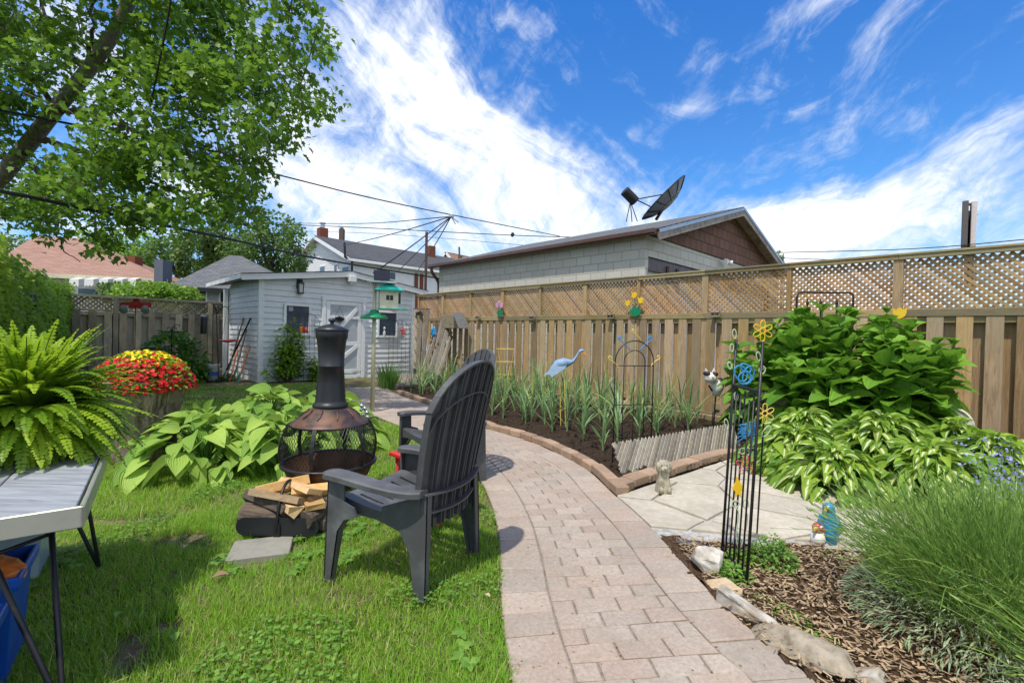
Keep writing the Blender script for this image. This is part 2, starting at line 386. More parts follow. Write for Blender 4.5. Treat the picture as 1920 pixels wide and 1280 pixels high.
M['vhosta'] = hosta_mat('variegated_leaf', (.10, .24, .02), (.32, .47, .05), centre=(.74, .76, .46), nveins=7)
M['cup'] = hosta_mat('cup_leaf', (.085, .22, .015), (.24, .44, .05), nveins=4)
M['fence'] = wood('fence_wood', (.47, .31, .155), (.24, .145, .07), (.37, .27, .165), green=(.27, .23, .11))
M['fenceh'] = wood('fence_rail_wood', (.40, .30, .16), (.23, .165, .09), (.31, .27, .15), grain=(2.2, 2.2, 22), green=(.22, .23, .10))
M['lat'] = wood('lattice_wood', (.52, .30, .14), (.30, .16, .07), (.41, .27, .14), grain=(6, 6, 6), knots=False, green=(.26, .22, .10))
M['grey'] = wood('grey_fence_wood', (.50, .43, .33), (.27, .225, .165), (.39, .35, .26), green=(.17, .17, .10))
M['greyh'] = wood('grey_rail_wood', (.52, .45, .34), (.29, .245, .18), (.22, .20, .15), grain=(2.2, 2.2, 20), green=(.19, .19, .10))
M['greylat'] = wood('grey_lattice', (.56, .46, .30), (.34, .26, .16), (.25, .22, .12), grain=(6, 6, 6), knots=False, green=(.22, .22, .09))
M['driftw'] = wood('weathered_slats', (.42, .38, .31), (.24, .21, .165), (.34, .31, .25), grain=(8, 8, 8), knots=False)
M['lumber'] = wood('old_lumber', (.33, .29, .24), (.17, .145, .115), (.26, .23, .19), grain=(9, 9, 1.4))
M['bark'] = wood('bark', (.42, .36, .28), (.19, .155, .12), (.33, .29, .22), grain=(5, 5, 1.5), rough=.95, knots=False)
M['stump'] = wood('stump_wood', (.50, .38, .22), (.07, .045, .028), (.30, .21, .12), grain=(7, 7, 1.0), rough=.9)
M['split'] = wood('split_pine', (.72, .45, .17), (.55, .30, .09), (.66, .46, .22), grain=(3, 20, 20), knots=False)
M['split2'] = wood('split_hardwood', (.50, .36, .21), (.33, .22, .12), (.42, .33, .22), grain=(3, 20, 20), knots=False)
M['logbark'] = wood('log_bark', (.17, .13, .10), (.055, .042, .035), (.12, .10, .08), grain=(3, 14, 14), knots=False, rough=.95)
M['twig'] = plain('twig_bark', (.10, .075, .055), .9)
M['plastic'] = plain('grey_plastic', (.058, .060, .066), .5, var=.3, scale=7, bstr=.06, c2=(.14, .145, .155), th=(.46, .78))
M['iron'] = plain('black_iron', (.018, .018, .02), .42, .3, scale=60, bstr=.1)
M['wire'] = plain('black_wire', (.012, .012, .013), .4, .2)
M['rustiron'] = plain('rusty_steel', (.055, .038, .038), .5, .35, scale=14, bstr=.25, c2=(.15, .075, .045), th=(.42, .62))
M['bowl'] = plain('rusty_bowl', (.13, .062, .03), .7, .2, scale=12, bstr=.3, c2=(.05, .028, .02))
M['chimpipe'] = plain('stove_black', (.022, .024, .028), .42, .2, scale=25, bstr=.08)
M['steel'] = plain('galvanised', (.42, .45, .48), .35, .8, scale=15)
M['whitep'] = plain('white_trim', (.78, .80, .83), .45, scale=8, var=.06, bstr=.05)
M['siding'] = plain('grey_siding', (.68, .71, .75), .5, scale=6, var=.08, bstr=.05)
M['doorp'] = plain('door_panel', (.42, .455, .51), .5, scale=7, var=.08, bstr=.05)
M['wsiding'] = plain('white_siding', (.74, .75, .78), .5, scale=3, var=.06, bstr=.03)
M['soffit'] = plain('soffit', (.62, .62, .58), .6, scale=5)
M['fascia'] = plain('faded_fascia', (.30, .26, .23), .7, scale=8, var=.35, bstr=.2)
M['dkbrown'] = plain('brown_gutter', (.10, .055, .045), .4, .1, scale=6, var=.2)
M['asphalt_roof'] = None
M['glass'] = plain('window_glass', (.045, .065, .10), .08, scale=2, var=.4, bstr=0., c2=(.10, .14, .20))
M['curtain'] = plain('curtain', (.35, .36, .40), .8, scale=10)
M['green'] = plain('green_plastic', (.01, .23, .10), .3, scale=6, var=.2)
M['teal'] = plain('teal_plastic', (.03, .48, .38), .35, scale=6, var=.15)
M['redp'] = plain('red_paint', (.55, .02, .02), .45, scale=9, var=.3)
M['coral'] = plain('coral_paint', (.65, .07, .07), .5, scale=9, var=.2)
M['orange'] = plain('orange_plastic', (.75, .20, .03), .4, scale=20, var=.4, bstr=.4)
M['yelp'] = plain('yellow_paint', (.80, .52, .02), .5, scale=9, var=.12)
M['yelw'] = plain('yellow_wire', (.72, .52, .10), .5, scale=9)
M['bluew'] = plain('blue_wire', (.03, .26, .55), .45, scale=9)
M['bluebin'] = plain('blue_bin', (.005, .085, .48), .38, scale=5, var=.2, bstr=.04)
M['greybin'] = plain('pale_bin', (.30, .38, .44), .4, scale=5)
M['greenw'] = plain('pale_green_wire', (.42, .52, .36), .5, scale=9)
M['pinkp'] = plain('pink_paint', (.62, .33, .50), .5, scale=9)
M['heron'] = plain('heron_blue', (.22, .34, .52), .5, scale=14, var=.3)
M['orangep'] = plain('orange_beak', (.70, .26, .05), .5)
M['cream'] = plain('cream_wood', (.62, .58, .42), .5, scale=10)
M['polep'] = plain('painted_pole', (.46, .45, .30), .5, scale=10, stretch=(1, 1, .2), var=.3)
M['shiny'] = plain('chrome', (.75, .75, .72), .12, 1., var=.05)
M['solar'] = plain('solar_cell', (.015, .02, .04), .15, .2)
M['stone'] = plain('cast_stone', (.42, .38, .28), .9, scale=25, var=.4, bstr=.5)
M['cross'] = plain('pale_cast_stone', (.62, .60, .50), .85, scale=20, var=.25, bstr=.4)
M['block'] = plain('concrete', (.27, .26, .22), .9, scale=18, bstr=.3)
M['lamp_black'] = plain('lantern_black', (.012, .012, .014), .4)
M['frost'] = plain('frosted_glass', (.55, .57, .60), .25, scale=6)
M['sky_blue'] = plain('glazed_blue', (.01, .28, .58), .25, scale=9, var=.25)
M['rosy'] = plain('glazed_rose', (.60, .05, .10), .25, scale=9)
M['catw'] = plain('cat_white', (.70, .68, .64), .6, scale=30, var=.1)
M['black'] = plain('black_paint', (.012, .012, .014), .6)
M['vwhite'] = plain('white_plastic', (.72, .73, .74), .4)
M['brick'] = None
def tabletop():
    m, t = newmat('grey_table_boards'); p = t.n('ShaderNodeTexCoord').outputs['Object']
    q = t.n('ShaderNodeMapping', {'Vector': p, 'Rotation': (0, 0, R(-53)), 'Scale': (1.2, 10, 10)}).outputs[0]
    g = t.noise(q, 4, 9, .7, .5); w2 = t.noise(q, 1., 5, .6, 1.)
    col = t.mix(t.mr(g, .3, .75), (.31, .33, .36), (.17, .18, .20)); col = t.mix(t.math('MULTIPLY', t.mr(w2, .5, .7), .5), col, (.38, .40, .43))
    cr = t.math('ABSOLUTE', t.math('SUBTRACT', t.noise(t.n('ShaderNodeMapping', {'Vector': p, 'Rotation': (0, 0, R(-53)), 'Scale': (.35, 2.6, 1)}).outputs[0], 1.6, 3, .5), .5))
    col = t.mix(t.mr(cr, .001, .006, .9, 0), col, (.03, .03, .03)); finish(t, col, .75, 0, g, .5, .003); return m
M['table'] = tabletop()
def shingles(name, c1, c2, row=.14, wid=.3, flip=False):
    m, t = newmat(name); uv = t.n('ShaderNodeUVMap').outputs[0]
    br = t.n('ShaderNodeTexBrick', {'Vector': uv, 'Scale': 1., 'Color1': c1, 'Color2': c2, 'Mortar': tuple(x * (.6 if row > .2 and c1[0] > .4 else .35) for x in c1), 'Mortar Size': row * .06, 'Brick Width': wid, 'Row Height': row, 'Bias': 0.}, offset=.5)
    n = t.noise(uv, 40, 4, .7); n2 = t.noise(uv, .8, 4)
    col = t.mix(t.math('MULTIPLY', t.mr(n2, .4, .65), .35), br.outputs['Color'], tuple(x * .7 for x in c2)); col = t.mix(t.mr(n, .35, .7, 0, .5), col, tuple(x * 1.4 for x in c2))
    finish(t, col, .9, 0, br.outputs['Fac'], .6, -.006, .2); return m
M['shg'] = shingles('grey_shingle', (.075, .08, .09), (.14, .145, .155))
M['shd'] = shingles('dark_shingle', (.05, .052, .058), (.09, .092, .10))
M['shp'] = shingles('pink_shingle', (.24, .13, .10), (.33, .20, .155))
M['shb'] = shingles('brown_shingle', (.26, .14, .09), (.34, .20, .14))
M['gable'] = shingles('brown_gable_shingle', (.135, .072, .055), (.20, .115, .09), .25, .30)
M['cblock'] = shingles('concrete_block', (.44, .43, .39), (.52, .51, .46), .203, .406)
M['brk'] = shingles('red_brick', (.36, .12, .07), (.28, .10, .06), .07, .22)
def soilmat():
    m, t = newmat('soil'); p = geo(t); n = t.noise(p, 9, 8, .7); n2 = t.noise(p, 55, 5, .7); v = t.n('ShaderNodeTexVoronoi', {'Vector': p, 'Scale': 34.}).outputs['Distance']
    col = t.mix(t.mr(n2, .35, .7), (.075, .052, .036), (.022, .015, .011)); col = t.mix(t.mr(v, .05, .13, .6, 0), col, (.26, .22, .17))
    finish(t, col, .95, 0, t.math('ADD', n, t.math('MULTIPLY', n2, .5)), 1., .05, .1); return m
M['soil'] = soilmat()
def groundmat():
    m, t = newmat('lawn_soil'); p = geo(t); n = t.noise(p, 1.1, 6, .65); n2 = t.noise(p, 40, 6, .75); n3 = t.noise(p, 9, 5, .7)
    c = t.mix(t.mr(n2, .3, .7), (.27, .205, .145), (.13, .098, .068)); g = t.mix(t.mr(n2, .3, .7), (.10, .15, .03), (.06, .08, .02))
    finish(t, t.mix(t.mr(t.math('ADD', n, t.math('MULTIPLY', n3, .3)), .55, .72), g, c), .95, 0, n2, .8, .02, .1); return m
M['ground'] = groundmat()
def pavermat():
    m, t = newmat('paver'); p = geo(t); r = rndattr(t); n = t.noise(p, 60, 6, .75); n2 = t.noise(p, 2.2, 5, .6); n3 = t.noise(p, 190, 2, .6)
    c = t.mix(t.mr(t.math('FRACT', t.math('MULTIPLY', r, 9.7)), .25, .8), (.41, .32, .265), (.38, .325, .275)); c = t.mix(t.mr(t.math('FRACT', t.math('MULTIPLY', r, 3.1)), .6, 1.), c, (.43, .35, .295))
    c = t.mix(t.mr(n2, .42, .68, 0, .45), c, (.50, .45, .39)); c = t.mix(t.mr(n, .3, .7, .55, 0), c, (.21, .17, .13)); c = t.mix(t.mr(t.noise(p, 7, 6, .7, 1.), .5, .7, 0, .4), c, (.25, .22, .18)); c = t.mix(t.mr(n3, .62, .74, 0, .35), c, (.66, .60, .54))
    st = t.mr(t.noise(p, .9, 7, .7, 1.5), .66, .74, 0, .35); c = t.mix(st, c, (.62, .60, .56))
    hs = t.n('ShaderNodeHueSaturation', {'Color': c, 'Value': t.mr(r, 0, 1, .92, 1.06, False), 'Saturation': 1.0}).outputs[0]
    finish(t, hs, .9, 0, n, .35, .004, .2); return m
M['paver'] = pavermat()
M['sand'] = plain('joint_sand', (.26, .225, .17), .95, scale=80, var=.4, bstr=.5)
def kerbmat():
    m, t = newmat('edging_concrete'); p = geo(t); r = rndattr(t); oi = t.n('ShaderNodeObjectInfo').outputs['Random']; n = t.noise(p, 45, 6, .7); n2 = t.noise(p, 6, 4)
    c = t.mix(t.mr(n2, .35, .7), (.42, .29, .20), (.33, .24, .175)); c = t.mix(t.mr(n, .35, .75, .4, 0), c, (.16, .11, .08))
    finish(t, t.n('ShaderNodeHueSaturation', {'Color': c, 'Value': t.mr(oi, 0, 1, .8, 1.15, False)}).outputs[0], .9, 0, n, .5, .004, .2); return m
M['kerb'] = kerbmat()
def flagmat():
    m, t = newmat('flagstone'); p = geo(t); r = rndattr(t); n = t.noise(p, 22, 7, .7); n2 = t.noise(p, 2.5, 5, .6)
    c = t.mix(t.mr(n2, .35, .7), (.56, .51, .42), (.44, .395, .32)); c = t.mix(t.mr(n, .35, .7, .5, 0), c, (.32, .28, .22))
    finish(t, t.n('ShaderNodeHueSaturation', {'Color': c, 'Value': t.mr(r, 0, 1, .9, 1.08, False)}).outputs[0], .85, 0, n, .4, .006, .2); return m
M['flag'] = flagmat(); M['mortar'] = plain('mortar', (.44, .43, .41), .95, scale=30, var=.3, bstr=.5)
def mulchmat():
    m, t = newmat('mulch'); p = geo(t); n = t.noise(t.n('ShaderNodeMapping', {'Vector': p, 'Scale': (3, 1, 1)}).outputs[0], 30, 6, .75, 2.)
    finish(t, t.mix(t.mr(n, .35, .65), (.22, .14, .08), (.06, .035, .022)), .95, 0, n, 1., .03, .1); return m
M['mulch'] = mulchmat()
M['chip'] = leafmat('wood_chip', (.24, .155, .09), (.47, .35, .22), .05, .9)
def rockmat(name, c1, c2, c3, sc_=8):
    m, t = newmat(name); p = geo(t); n = t.noise(p, sc_, 9, .7, .4); n2 = t.noise(p, sc_ * .4, 4); n3 = t.noise(p, sc_ * 5, 5, .8)
    c = t.mix(t.mr(n, .38, .62), c1, c2); c = t.mix(t.mr(n2, .5, .68), c, c3); c = t.mix(t.mr(n3, .55, .75, 0, .5), c, tuple(x * .5 for x in c2))
    finish(t, c, .9, 0, t.math('ADD', n, t.math('MULTIPLY', n3, .3)), .7, .02, .2); return m
M['rw'] = rockmat('white_rock', (.80, .77, .71), (.55, .52, .46), (.34, .30, .25)); M['rt'] = rockmat('tan_rock', (.52, .41, .27), (.38, .28, .18), (.55, .48, .38))
M['rg'] = rockmat('grey_rock', (.58, .55, .50), (.33, .30, .26), (.34, .26, .18)); M['rb'] = rockmat('mossy_rock', (.34, .29, .22), (.17, .14, .10), (.42, .36, .28), 14)
M['rd'] = rockmat('slate_rock', (.075, .075, .08), (.10, .10, .105), (.12, .12, .12), 14)
# ------------------------------------------------------------------ the setting: ground, path, bed, paving
def inside(px, py, poly):
    px = np.asarray(px); py = np.asarray(py); r = np.zeros(px.shape, bool); n = len(poly)
    for i in range(n):
        x1, y1 = poly[i][0], poly[i][1]; x2, y2 = poly[(i + 1) % n][0], poly[(i + 1) % n][1]
        c = ((y1 > py) != (y2 > py)) & (px < (x2 - x1) * (py - y1) / (y2 - y1 + 1e-12) + x1); r ^= c
    return r
def sheet(name, poly, z, cell, mat, amp=0., freq=6., kind='structure', edge=0.):
    xs = [p[0] for p in poly]; ys = [p[1] for p in poly]
    X, Y = np.meshgrid(np.arange(min(xs), max(xs) + cell, cell), np.arange(min(ys), max(ys) + cell, cell))
    ny, nx = X.shape; Z = np.full(X.shape, z) + amp * (np.sin(X * freq + 1.7 * np.sin(Y * freq * .7)) * np.cos(Y * freq * 1.3 + X * 2) * .5 + rng.random(X.shape) * .5)
    cx = X[:-1, :-1] + cell / 2; cy = Y[:-1, :-1] + cell / 2; k = inside(cx, cy, poly)
    ii, jj = np.nonzero(k); a_ = ii * nx + jj
    f = np.stack([a_, a_ + 1, a_ + nx + 1, a_ + nx], 1)
    o = link_mesh(name, np.stack([X.ravel(), Y.ravel(), Z.ravel()], 1), f, mat, smooth=True); tag(o, kind=kind); return o
g = MB(); s_ = 700
for i in range(14):
    for j in range(14):
        q = lambda t_: math.copysign(abs(t_) ** 2.6, t_) * s_
        x0, x1 = q(i / 7 - 1), q((i + 1) / 7 - 1); y0, y1 = q(j / 7 - 1), q((j + 1) / 7 - 1)
        g.quad((x0, y0, -.02), (x1, y0, -.02), (x1, y1, -.02), (x0, y1, -.02))
tag(g.build('ground', M['ground']), kind='structure')

LP = [(959, 1280), (950, 1231), (939, 1122), (937, 1044), (929, 975), (905, 909), (868, 862), (822, 830), (757, 802), (697, 777), (655, 752), (628, 726)]
RP = [(1530, 1280), (1440, 1210), (1339, 1119), (1270, 1044), (1221, 991), (1155, 931), (1100, 881), (1045, 851), (1000, 831), (952, 816), (905, 802), (840, 774), (795, 757), (740, 737), (712, 718)]
Lc = [Vector((.06, .5, 0)), Vector((.05, 1.1, 0))] + [G(*p) for p in LP]; Rc = [Vector((1.05, .4, 0)), Vector((1.09, 1.1, 0))] + [G(*p) for p in RP]
def resample(c, n):
    c = catmull(c, 8); L = [0]
    for i in range(1, len(c)): L.append(L[-1] + (c[i] - c[i - 1]).length)
    o = []; k = 0
    for i in range(n):
        tt = L[-1] * i / (n - 1)
        while k < len(L) - 2 and L[k + 1] < tt: k += 1
        o.append(c[k].lerp(c[k + 1], (tt - L[k]) / max(1e-9, L[k + 1] - L[k])))
    return o, L[-1]
NS = 300
Ls, _ = resample(Lc, NS); Rs, _ = resample(Rc, NS)
# pair each left point with the nearest right point further along, keeping the order, so that rows run across the path
pair = []; k0 = 0
for p in Ls:
    best = min(range(k0, min(NS, k0 + 40)), key=lambda j: (Rs[j] - p).length); k0 = best; pair.append(best)
pair = np.convolve(np.pad(np.array(pair, float), 12, mode='edge'), np.ones(25) / 25, 'valid')
def rat(v): i = int(min(max(v, 0), NS - 2)); return Rs[i].lerp(Rs[i + 1], v - i)
Rp = [rat(v) for v in pair]; mid = [(a_ + b_) / 2 for a_, b_ in zip(Ls, Rp)]
Sm = [0]
for i in range(1, NS): Sm.append(Sm[-1] + (mid[i] - mid[i - 1]).length)
Sm = np.array(Sm); LA = np.array([tuple(p) for p in Ls]); RA = np.array([tuple(p) for p in Rp])
def pth(s, wv, from_right=False):
    l = Vector([np.interp(s, Sm, LA[:, k]) for k in range(3)]); r = Vector([np.interp(s, Sm, RA[:, k]) for k in range(3)])
    W = (r - l).length; u = (r - l) / W; return (r - u * wv) if from_right else (l + u * wv)
def pwid(s): return math.dist([np.interp(s, Sm, LA[:, k]) for k in range(2)], [np.interp(s, Sm, RA[:, k]) for k in range(2)])
path = MB(); ztop = .012
def paver(c4, j=.0035):
    """one laid brick: chamfered top with its four corners c4 (counter-clockwise)"""
    path.rn(); cen = sum(c4, Vector()) / 4; dz = random.uniform(-.002, .0025); tl = Vector((random.uniform(-.012, .012), random.uniform(-.012, .012), 0))
    def ins(p, d): q = cen - p; return p + q.normalized() * d * 1.4
    o = [ins(p, j * random.uniform(.7, 1.3)) for p in c4]; i_ = [ins(p, j + .006) for p in c4]
    k = len(path.v)
    for p in o: path.v.append((p.x, p.y, -.012))
    for p in o: path.v.append((p.x, p.y, ztop - .005 + dz + (p - cen).dot(tl)))
    for p in i_: path.v.append((p.x, p.y, ztop + dz + (p - cen).dot(tl)))
    for b0 in (0, 4):
        for e in range(4): path.face((k + b0 + e, k + b0 + (e + 1) % 4, k + b0 + 4 + (e + 1) % 4, k + b0 + 4 + e))
    path.face((k + 8, k + 9, k + 10, k + 11))
Smax = Sm[-1]; BW = .225
s = 0.
while s < Smax - .2:
    d = random.choice([.15, .2, .16]); W = pwid(s)
    paver([pth(s, 0), pth(s, BW), pth(s + d, BW), pth(s + d, 0)]); s += d
s = .05
while s < Smax - .2:
    d = random.choice([.18, .15, .2])
    paver([pth(s, BW, True), pth(s, 0, True), pth(s + d, 0, True), pth(s + d, BW, True)]); s += d
s = 0.; row = 0
while s < Smax - .1:
    d = .1; W = min(pwid(s), pwid(s + d)); w0 = BW; end = W - BW; x = w0 - (.1 if row % 2 else 0) - .2 * 0
    while x < end - .01:
        x1 = x + .2; a_ = max(x, w0); b_ = min(x1, end)
        if end - b_ < .05: b_ = end
        if b_ - a_ > .04:
            fa = a_ == w0; fb = b_ == end
            W1, W2 = pwid(s), pwid(s + d)
            paver([pth(s, a_), pth(s, W1 - BW if fb else b_), pth(s + d, W2 - BW if fb else b_), pth(s + d, a_)])
        if b_ == end: break
        x = x1
    s += d; row += 1
tag(path.build('path', M['paver']), kind='structure')
jb = MB()
for i in range(0, NS - 4, 3): jb.quad(Vector(LA[i]) + UP * .0035, Vector(RA[i]) + UP * .0035, Vector(RA[i + 3]) + UP * .0035, Vector(LA[i + 3]) + UP * .0035)
tag(jb.build('path_joint_sand', M['sand']), kind='structure')

# fence line frame
F0 = G(1920, 872); F0 = Vector((F0.x, F0.y, 0))
def FT(t_, dn=0., z=0.): return F0 + A * t_ - B * dn + UP * z        # t along the fence, dn towards the garden
# kerb bricks
cornerP = G(1157, 931)
kerb1 = [q for q in Rc if q.y > cornerP.y + .02 and q.y < 10.4]; kerb1 = catmull([cornerP] + kerb1, 6)
ORD = ['first', 'second', 'third', 'fourth', 'fifth', 'sixth', 'seventh', 'eighth', 'ninth', 'tenth', 'eleventh', 'twelfth', 'thirteenth', 'fourteenth', 'fifteenth', 'sixteenth', 'seventeenth', 'eighteenth', 'nineteenth']
def ordn(i): return ORD[i] if i < 19 else (['twentieth', 'thirtieth', 'fortieth', 'fiftieth'][i // 10 - 1 if (i + 1) % 10 == 0 and False else (i + 1) // 10 - 2] if (i + 1) % 10 == 0 else ['twenty', 'thirty', 'forty', 'fifty', 'sixty'][(i + 1) // 10 - 2] + '-' + ORD[(i + 1) % 10 - 1])
def kerb_run(pts, side, label, group, W=.105, HH=.075, LL=.205):
    L = [0]
    for i in range(1, len(pts)): L.append(L[-1] + (pts[i] - pts[i - 1]).length)
    def at(s_): 
        for i in range(len(L) - 1):
            if L[i + 1] >= s_: return pts[i].lerp(pts[i + 1], (s_ - L[i]) / (L[i + 1] - L[i]))
        return pts[-1]
    s_ = 0; kk_ = 0
    while s_ < L[-1] - .1:
        l2 = LL * random.uniform(.94, 1.05); p, q = at(s_), at(min(L[-1], s_ + l2)); d = (q - p).normalized(); nrm = Vector((d.y, -d.x, 0)) * side
        m = MB(); c = (p + q) / 2 + nrm * (W / 2 + random.uniform(-.006, .006)) + UP * (HH / 2 + random.uniform(-.004, .006))
        th = random.uniform(-.02, .02); d2 = Vector((d.x * math.cos(th) - d.y * math.sin(th), d.x * math.sin(th) + d.y * math.cos(th), random.uniform(-.02, .02))).normalized(); n2 = Vector((d2.y, -d2.x, 0))
        o = thing('edging_brick', c - UP * HH / 2, label % ordn(kk_), 'edging brick', group); kk_ += 1
        m.box(c, d2 * ((q - p).length / 2 - .003), n2 * W / 2, UP * HH / 2, .009)
        b_ = m.build('edging_brick', M['kerb']); b_.data.transform(Matrix.Translation(-(c - UP * HH / 2))); b_.location = c - UP * HH / 2
        for k_ in ('label', 'category', 'group'): b_[k_] = o[k_]
        OFF.pop(o.name, None); bpy.data.objects.remove(o); b_.name = 'edging_brick'
        s_ += l2
kerb_run(kerb1, 1, '%s tan edging brick from the bed corner, curved row along the path', 'edging bricks along the curved path')
k2a, k2b = G(1165, 926), G(1388, 856)
kerb_run([k2a.lerp(k2b, i / 6) + Vector((0, .05 * math.sin(i / 6 * 3.1), 0)) for i in range(7)], -1, '%s tan edging brick from the bed corner, straight row beside the flagstones', 'edging bricks beside the flagstones', W=.13)

# garlic bed
bed = [cornerP + Vector((.07, .03, 0))] + [p + Vector((.09, .03, 0)) for p in kerb1[::6][1:]] + [FT(11.0), FT(3.0), FT(2.6, .1)] + [k2b + Vector((.05, .08, 0)), k2a + Vector((.05, .1, 0))]
sheet('soil_bed', bed, .028, .045, M['soil'], .035, 9)
# bed round the big shrub and in front of the back fence
sheet('shrub_bed', [k2b + Vector((.05, .05, 0)), FT(3.0), FT(-1.2), FT(-1.2, 1.0), FT(1.0, 1.5)], .012, .07, M['soil'], .03, 7)
sheet('back_bed', [G(120, 745), G(250, 720), G(395, 716), G(440, 712), VP(436, 702, (-5.83, 10.69, 0), B), Vector((-8.2, 13.3, 0)), Vector((-11.2, 11.0, 0)), Vector((-8.0, 6.5, 0))], -.012, .10, M['soil'], .03, 5)
# flagstones
reg = [cornerP + Vector((-.02, -.03, 0)), k2b, FT(1.0, 1.0), FT(-1.3, 1.0), Vector((4.0, 2.35, 0)), Vector((2.9, 2.55, 0)), G(1530, 1028), G(1415, 1022), G(1238, 1010)]
tag(link_mesh('flagstone_mortar', [tuple(p + UP * .006) for p in reg], [tuple(range(len(reg)))[::-1]], M['mortar']), kind='structure')
def clip(poly, p, n):
    o = []
    for i in range(len(poly)):
        a_, b_ = poly[i], poly[(i + 1) % len(poly)]; da, db = (a_ - p).dot(n), (b_ - p).dot(n)
        if da <= 0: o.append(a_)
        if da * db < 0: o.append(a_.lerp(b_, da / (da - db)))
    return o
fl = MB(); sr = random.Random(21); seeds = []
for i in range(900):
    q = Vector((sr.uniform(.4, 5.6), sr.uniform(2, 5.6), 0))
    if all(math.hypot((q.x - r_.x) * .62, q.y - r_.y) > .33 for r_ in seeds): seeds.append(q)
for q in seeds:
    c = [q + Vector((-1.2, -1.2, 0)), q + Vector((1.2, -1.2, 0)), q + Vector((1.2, 1.2, 0)), q + Vector((-1.2, 1.2, 0))]
    for r_ in seeds:
        if r_ is q or (r_ - q).length > 1.6: continue
        d = r_ - q; c = clip(c, q + d * .5 - d.normalized() * sr.uniform(.004, .016), d.normalized())
        if len(c) < 3: break
    if len(c) < 3: continue
    # keep what lies inside the paved region (clip by its edges, region is close to convex)
    m_ = [p for p in c]
    for i in range(len(reg)):
        a_, b_ = reg[i], reg[(i + 1) % len(reg)]; d = (b_ - a_); n_ = Vector((-d.y, d.x, 0)).normalized()
        if i in (6,): continue
        if len(m_) >= 3: m_ = clip(m_, a_ - n_ * .012, n_)
    if len(m_) < 3: continue
    # rough the straight edges
    pts = []
    for i in range(len(m_)):
        a_, b_ = m_[i], m_[(i + 1) % len(m_)]; k = max(1, int((b_ - a_).length / .09)); nn_ = Vector(((b_ - a_).y, -(b_ - a_).x, 0)).normalized()
        for u in range(k): pts.append(a_.lerp(b_, u / k) - nn_ * (sr.uniform(0, .008) if u else 0))
    cen = sum(pts, Vector()) / len(pts); z = .02 + sr.uniform(0, .006); fl.rn(sr.random()); k = len(fl.v); n = len(pts)
    for p in pts: fl.v.append((p.x, p.y, .002))
    for p in pts: fl.v.append((p.x, p.y, z - .004))
    for p in pts: p2 = p + (cen - p).normalized() * .007; fl.v.append((p2.x, p2.y, z))
    for b0 in (0, n):
        for i in range(n): fl.face((k + b0 + i, k + b0 + (i + 1) % n, k + b0 + n + (i + 1) % n, k + b0 + n + i))
    fl.face(range(k + 2 * n, k + 3 * n))
tag(fl.build('flagstone_paving', M['flag']), kind='structure')
# mulch bed, lower right
mul = [G(1238, 1010), G(1415, 1024), G(1530, 1030), Vector((2.9, 2.6, 0)), Vector((4.0, 2.4, 0)), Vector((4.4, 1.2, 0)), Vector((3.0, .5, 0)), Vector((1.1, .5, 0)), Vector((1.13, 1.2, 0)), G(1518, 1276), G(1432, 1212), G(1334, 1122), G(1266, 1046)]
sheet('mulch_bed', mul, .004, .04, M['mulch'], .03, 8)
n = 17000; X = rng.uniform(1.0, 3.4, n); Y = rng.uniform(.9, 2.9, n); k = inside(X, Y, [(p.x, p.y) for p in mul]); X, Y = X[k], Y[k]; n = len(X)
an = rng.uniform(0, 6.28, n); d = np.stack([np.cos(an), np.sin(an), rng.normal(0, .22, n)], 1)
o = scatter('mulch_chips', [(-.5, 0, 0), (.5, .05, 0), (.4, 1, .03), (-.35, .9, .0)], [(0, 1, 2, 3)], np.stack([X, Y, rng.uniform(.018, .045, n)], 1), d, unit(n) * .35 + np.array([0, 0, 1]), rng.uniform(.012, .045, n), M['chip'], width=rng.uniform(.003, .011, n))
tag(o, 'brown shredded bark mulch strewn round the lavender', 'mulch', kind='stuff')
# stepping slabs under chiminea and log carrier
def slab(px, py, hx, hy, rz, lab, z=.018):
    c = G(px, py); m = MB(); x = Vector((math.cos(rz), math.sin(rz), 0)); y = Vector((-x.y, x.x, 0))
    m.box(c + UP * (z / 2 - .01), x * hx, y * hy, UP * (z / 2 + .01), .004); o = m.build('paving_slab', M['block']); tag(o, lab, 'paving slab')
slab(490, 1030, .15, .12, .35, 'worn grey concrete slab under the firewood carrier')
slab(672, 938, .22, .16, .5, 'grey concrete slab under the chiminea legs')
# ------------------------------------------------------------------ fences
def lattice(m, p0, u, z0, z1, W, nrm, gap=.072, sw=.031, th=.004, z0b=None):
    """two crossed layers of diagonal laths clipped to the panel (u along, W wide, z0..z1 high)"""
    H_ = z1 - z0
    for lay, sgn in ((0, 1), (1, -1)):
        k = -H_
        while k < W + H_:
            # line through (k,0) with slope sgn
            if sgn > 0: a0, b0 = (k, 0), (k + H_, H_)
            else: a0, b0 = (k, H_), (k + H_, 0)
            def cl_(p, q):
                (x0, y0), (x1, y1) = p, q
                if x1 <= 0 or x0 >= W: return None
                if x0 < 0: y0 += (y1 - y0) * (-x0) / (x1 - x0); x0 = 0
                if x1 > W: y1 = y0 + (y1 - y0) * (W - x0) / (x1 - x0); x1 = W
                return (x0, y0), (x1, y1)
            r_ = cl_(a0, b0)
            if r_ and abs(r_[1][0] - r_[0][0]) > .02:
                p = p0 + u * r_[0][0] + UP * (z0 + r_[0][1]) + nrm * (-lay * (th + .001)); q = p0 + u * r_[1][0] + UP * (z0 + r_[1][1]) + nrm * (-lay * (th + .001))
                m.rn(); m.bar(p, q, th, sw, up=(q - p).normalized().cross(nrm))
            k += gap
GN = -B      # towards the garden
fr = thing('lattice_fence', FT(4), 'long brown board fence with lattice top along the garlic bed, garage behind', 'fence')
posts = [1.05 + 1.143 * k for k in range(-3, 10)]
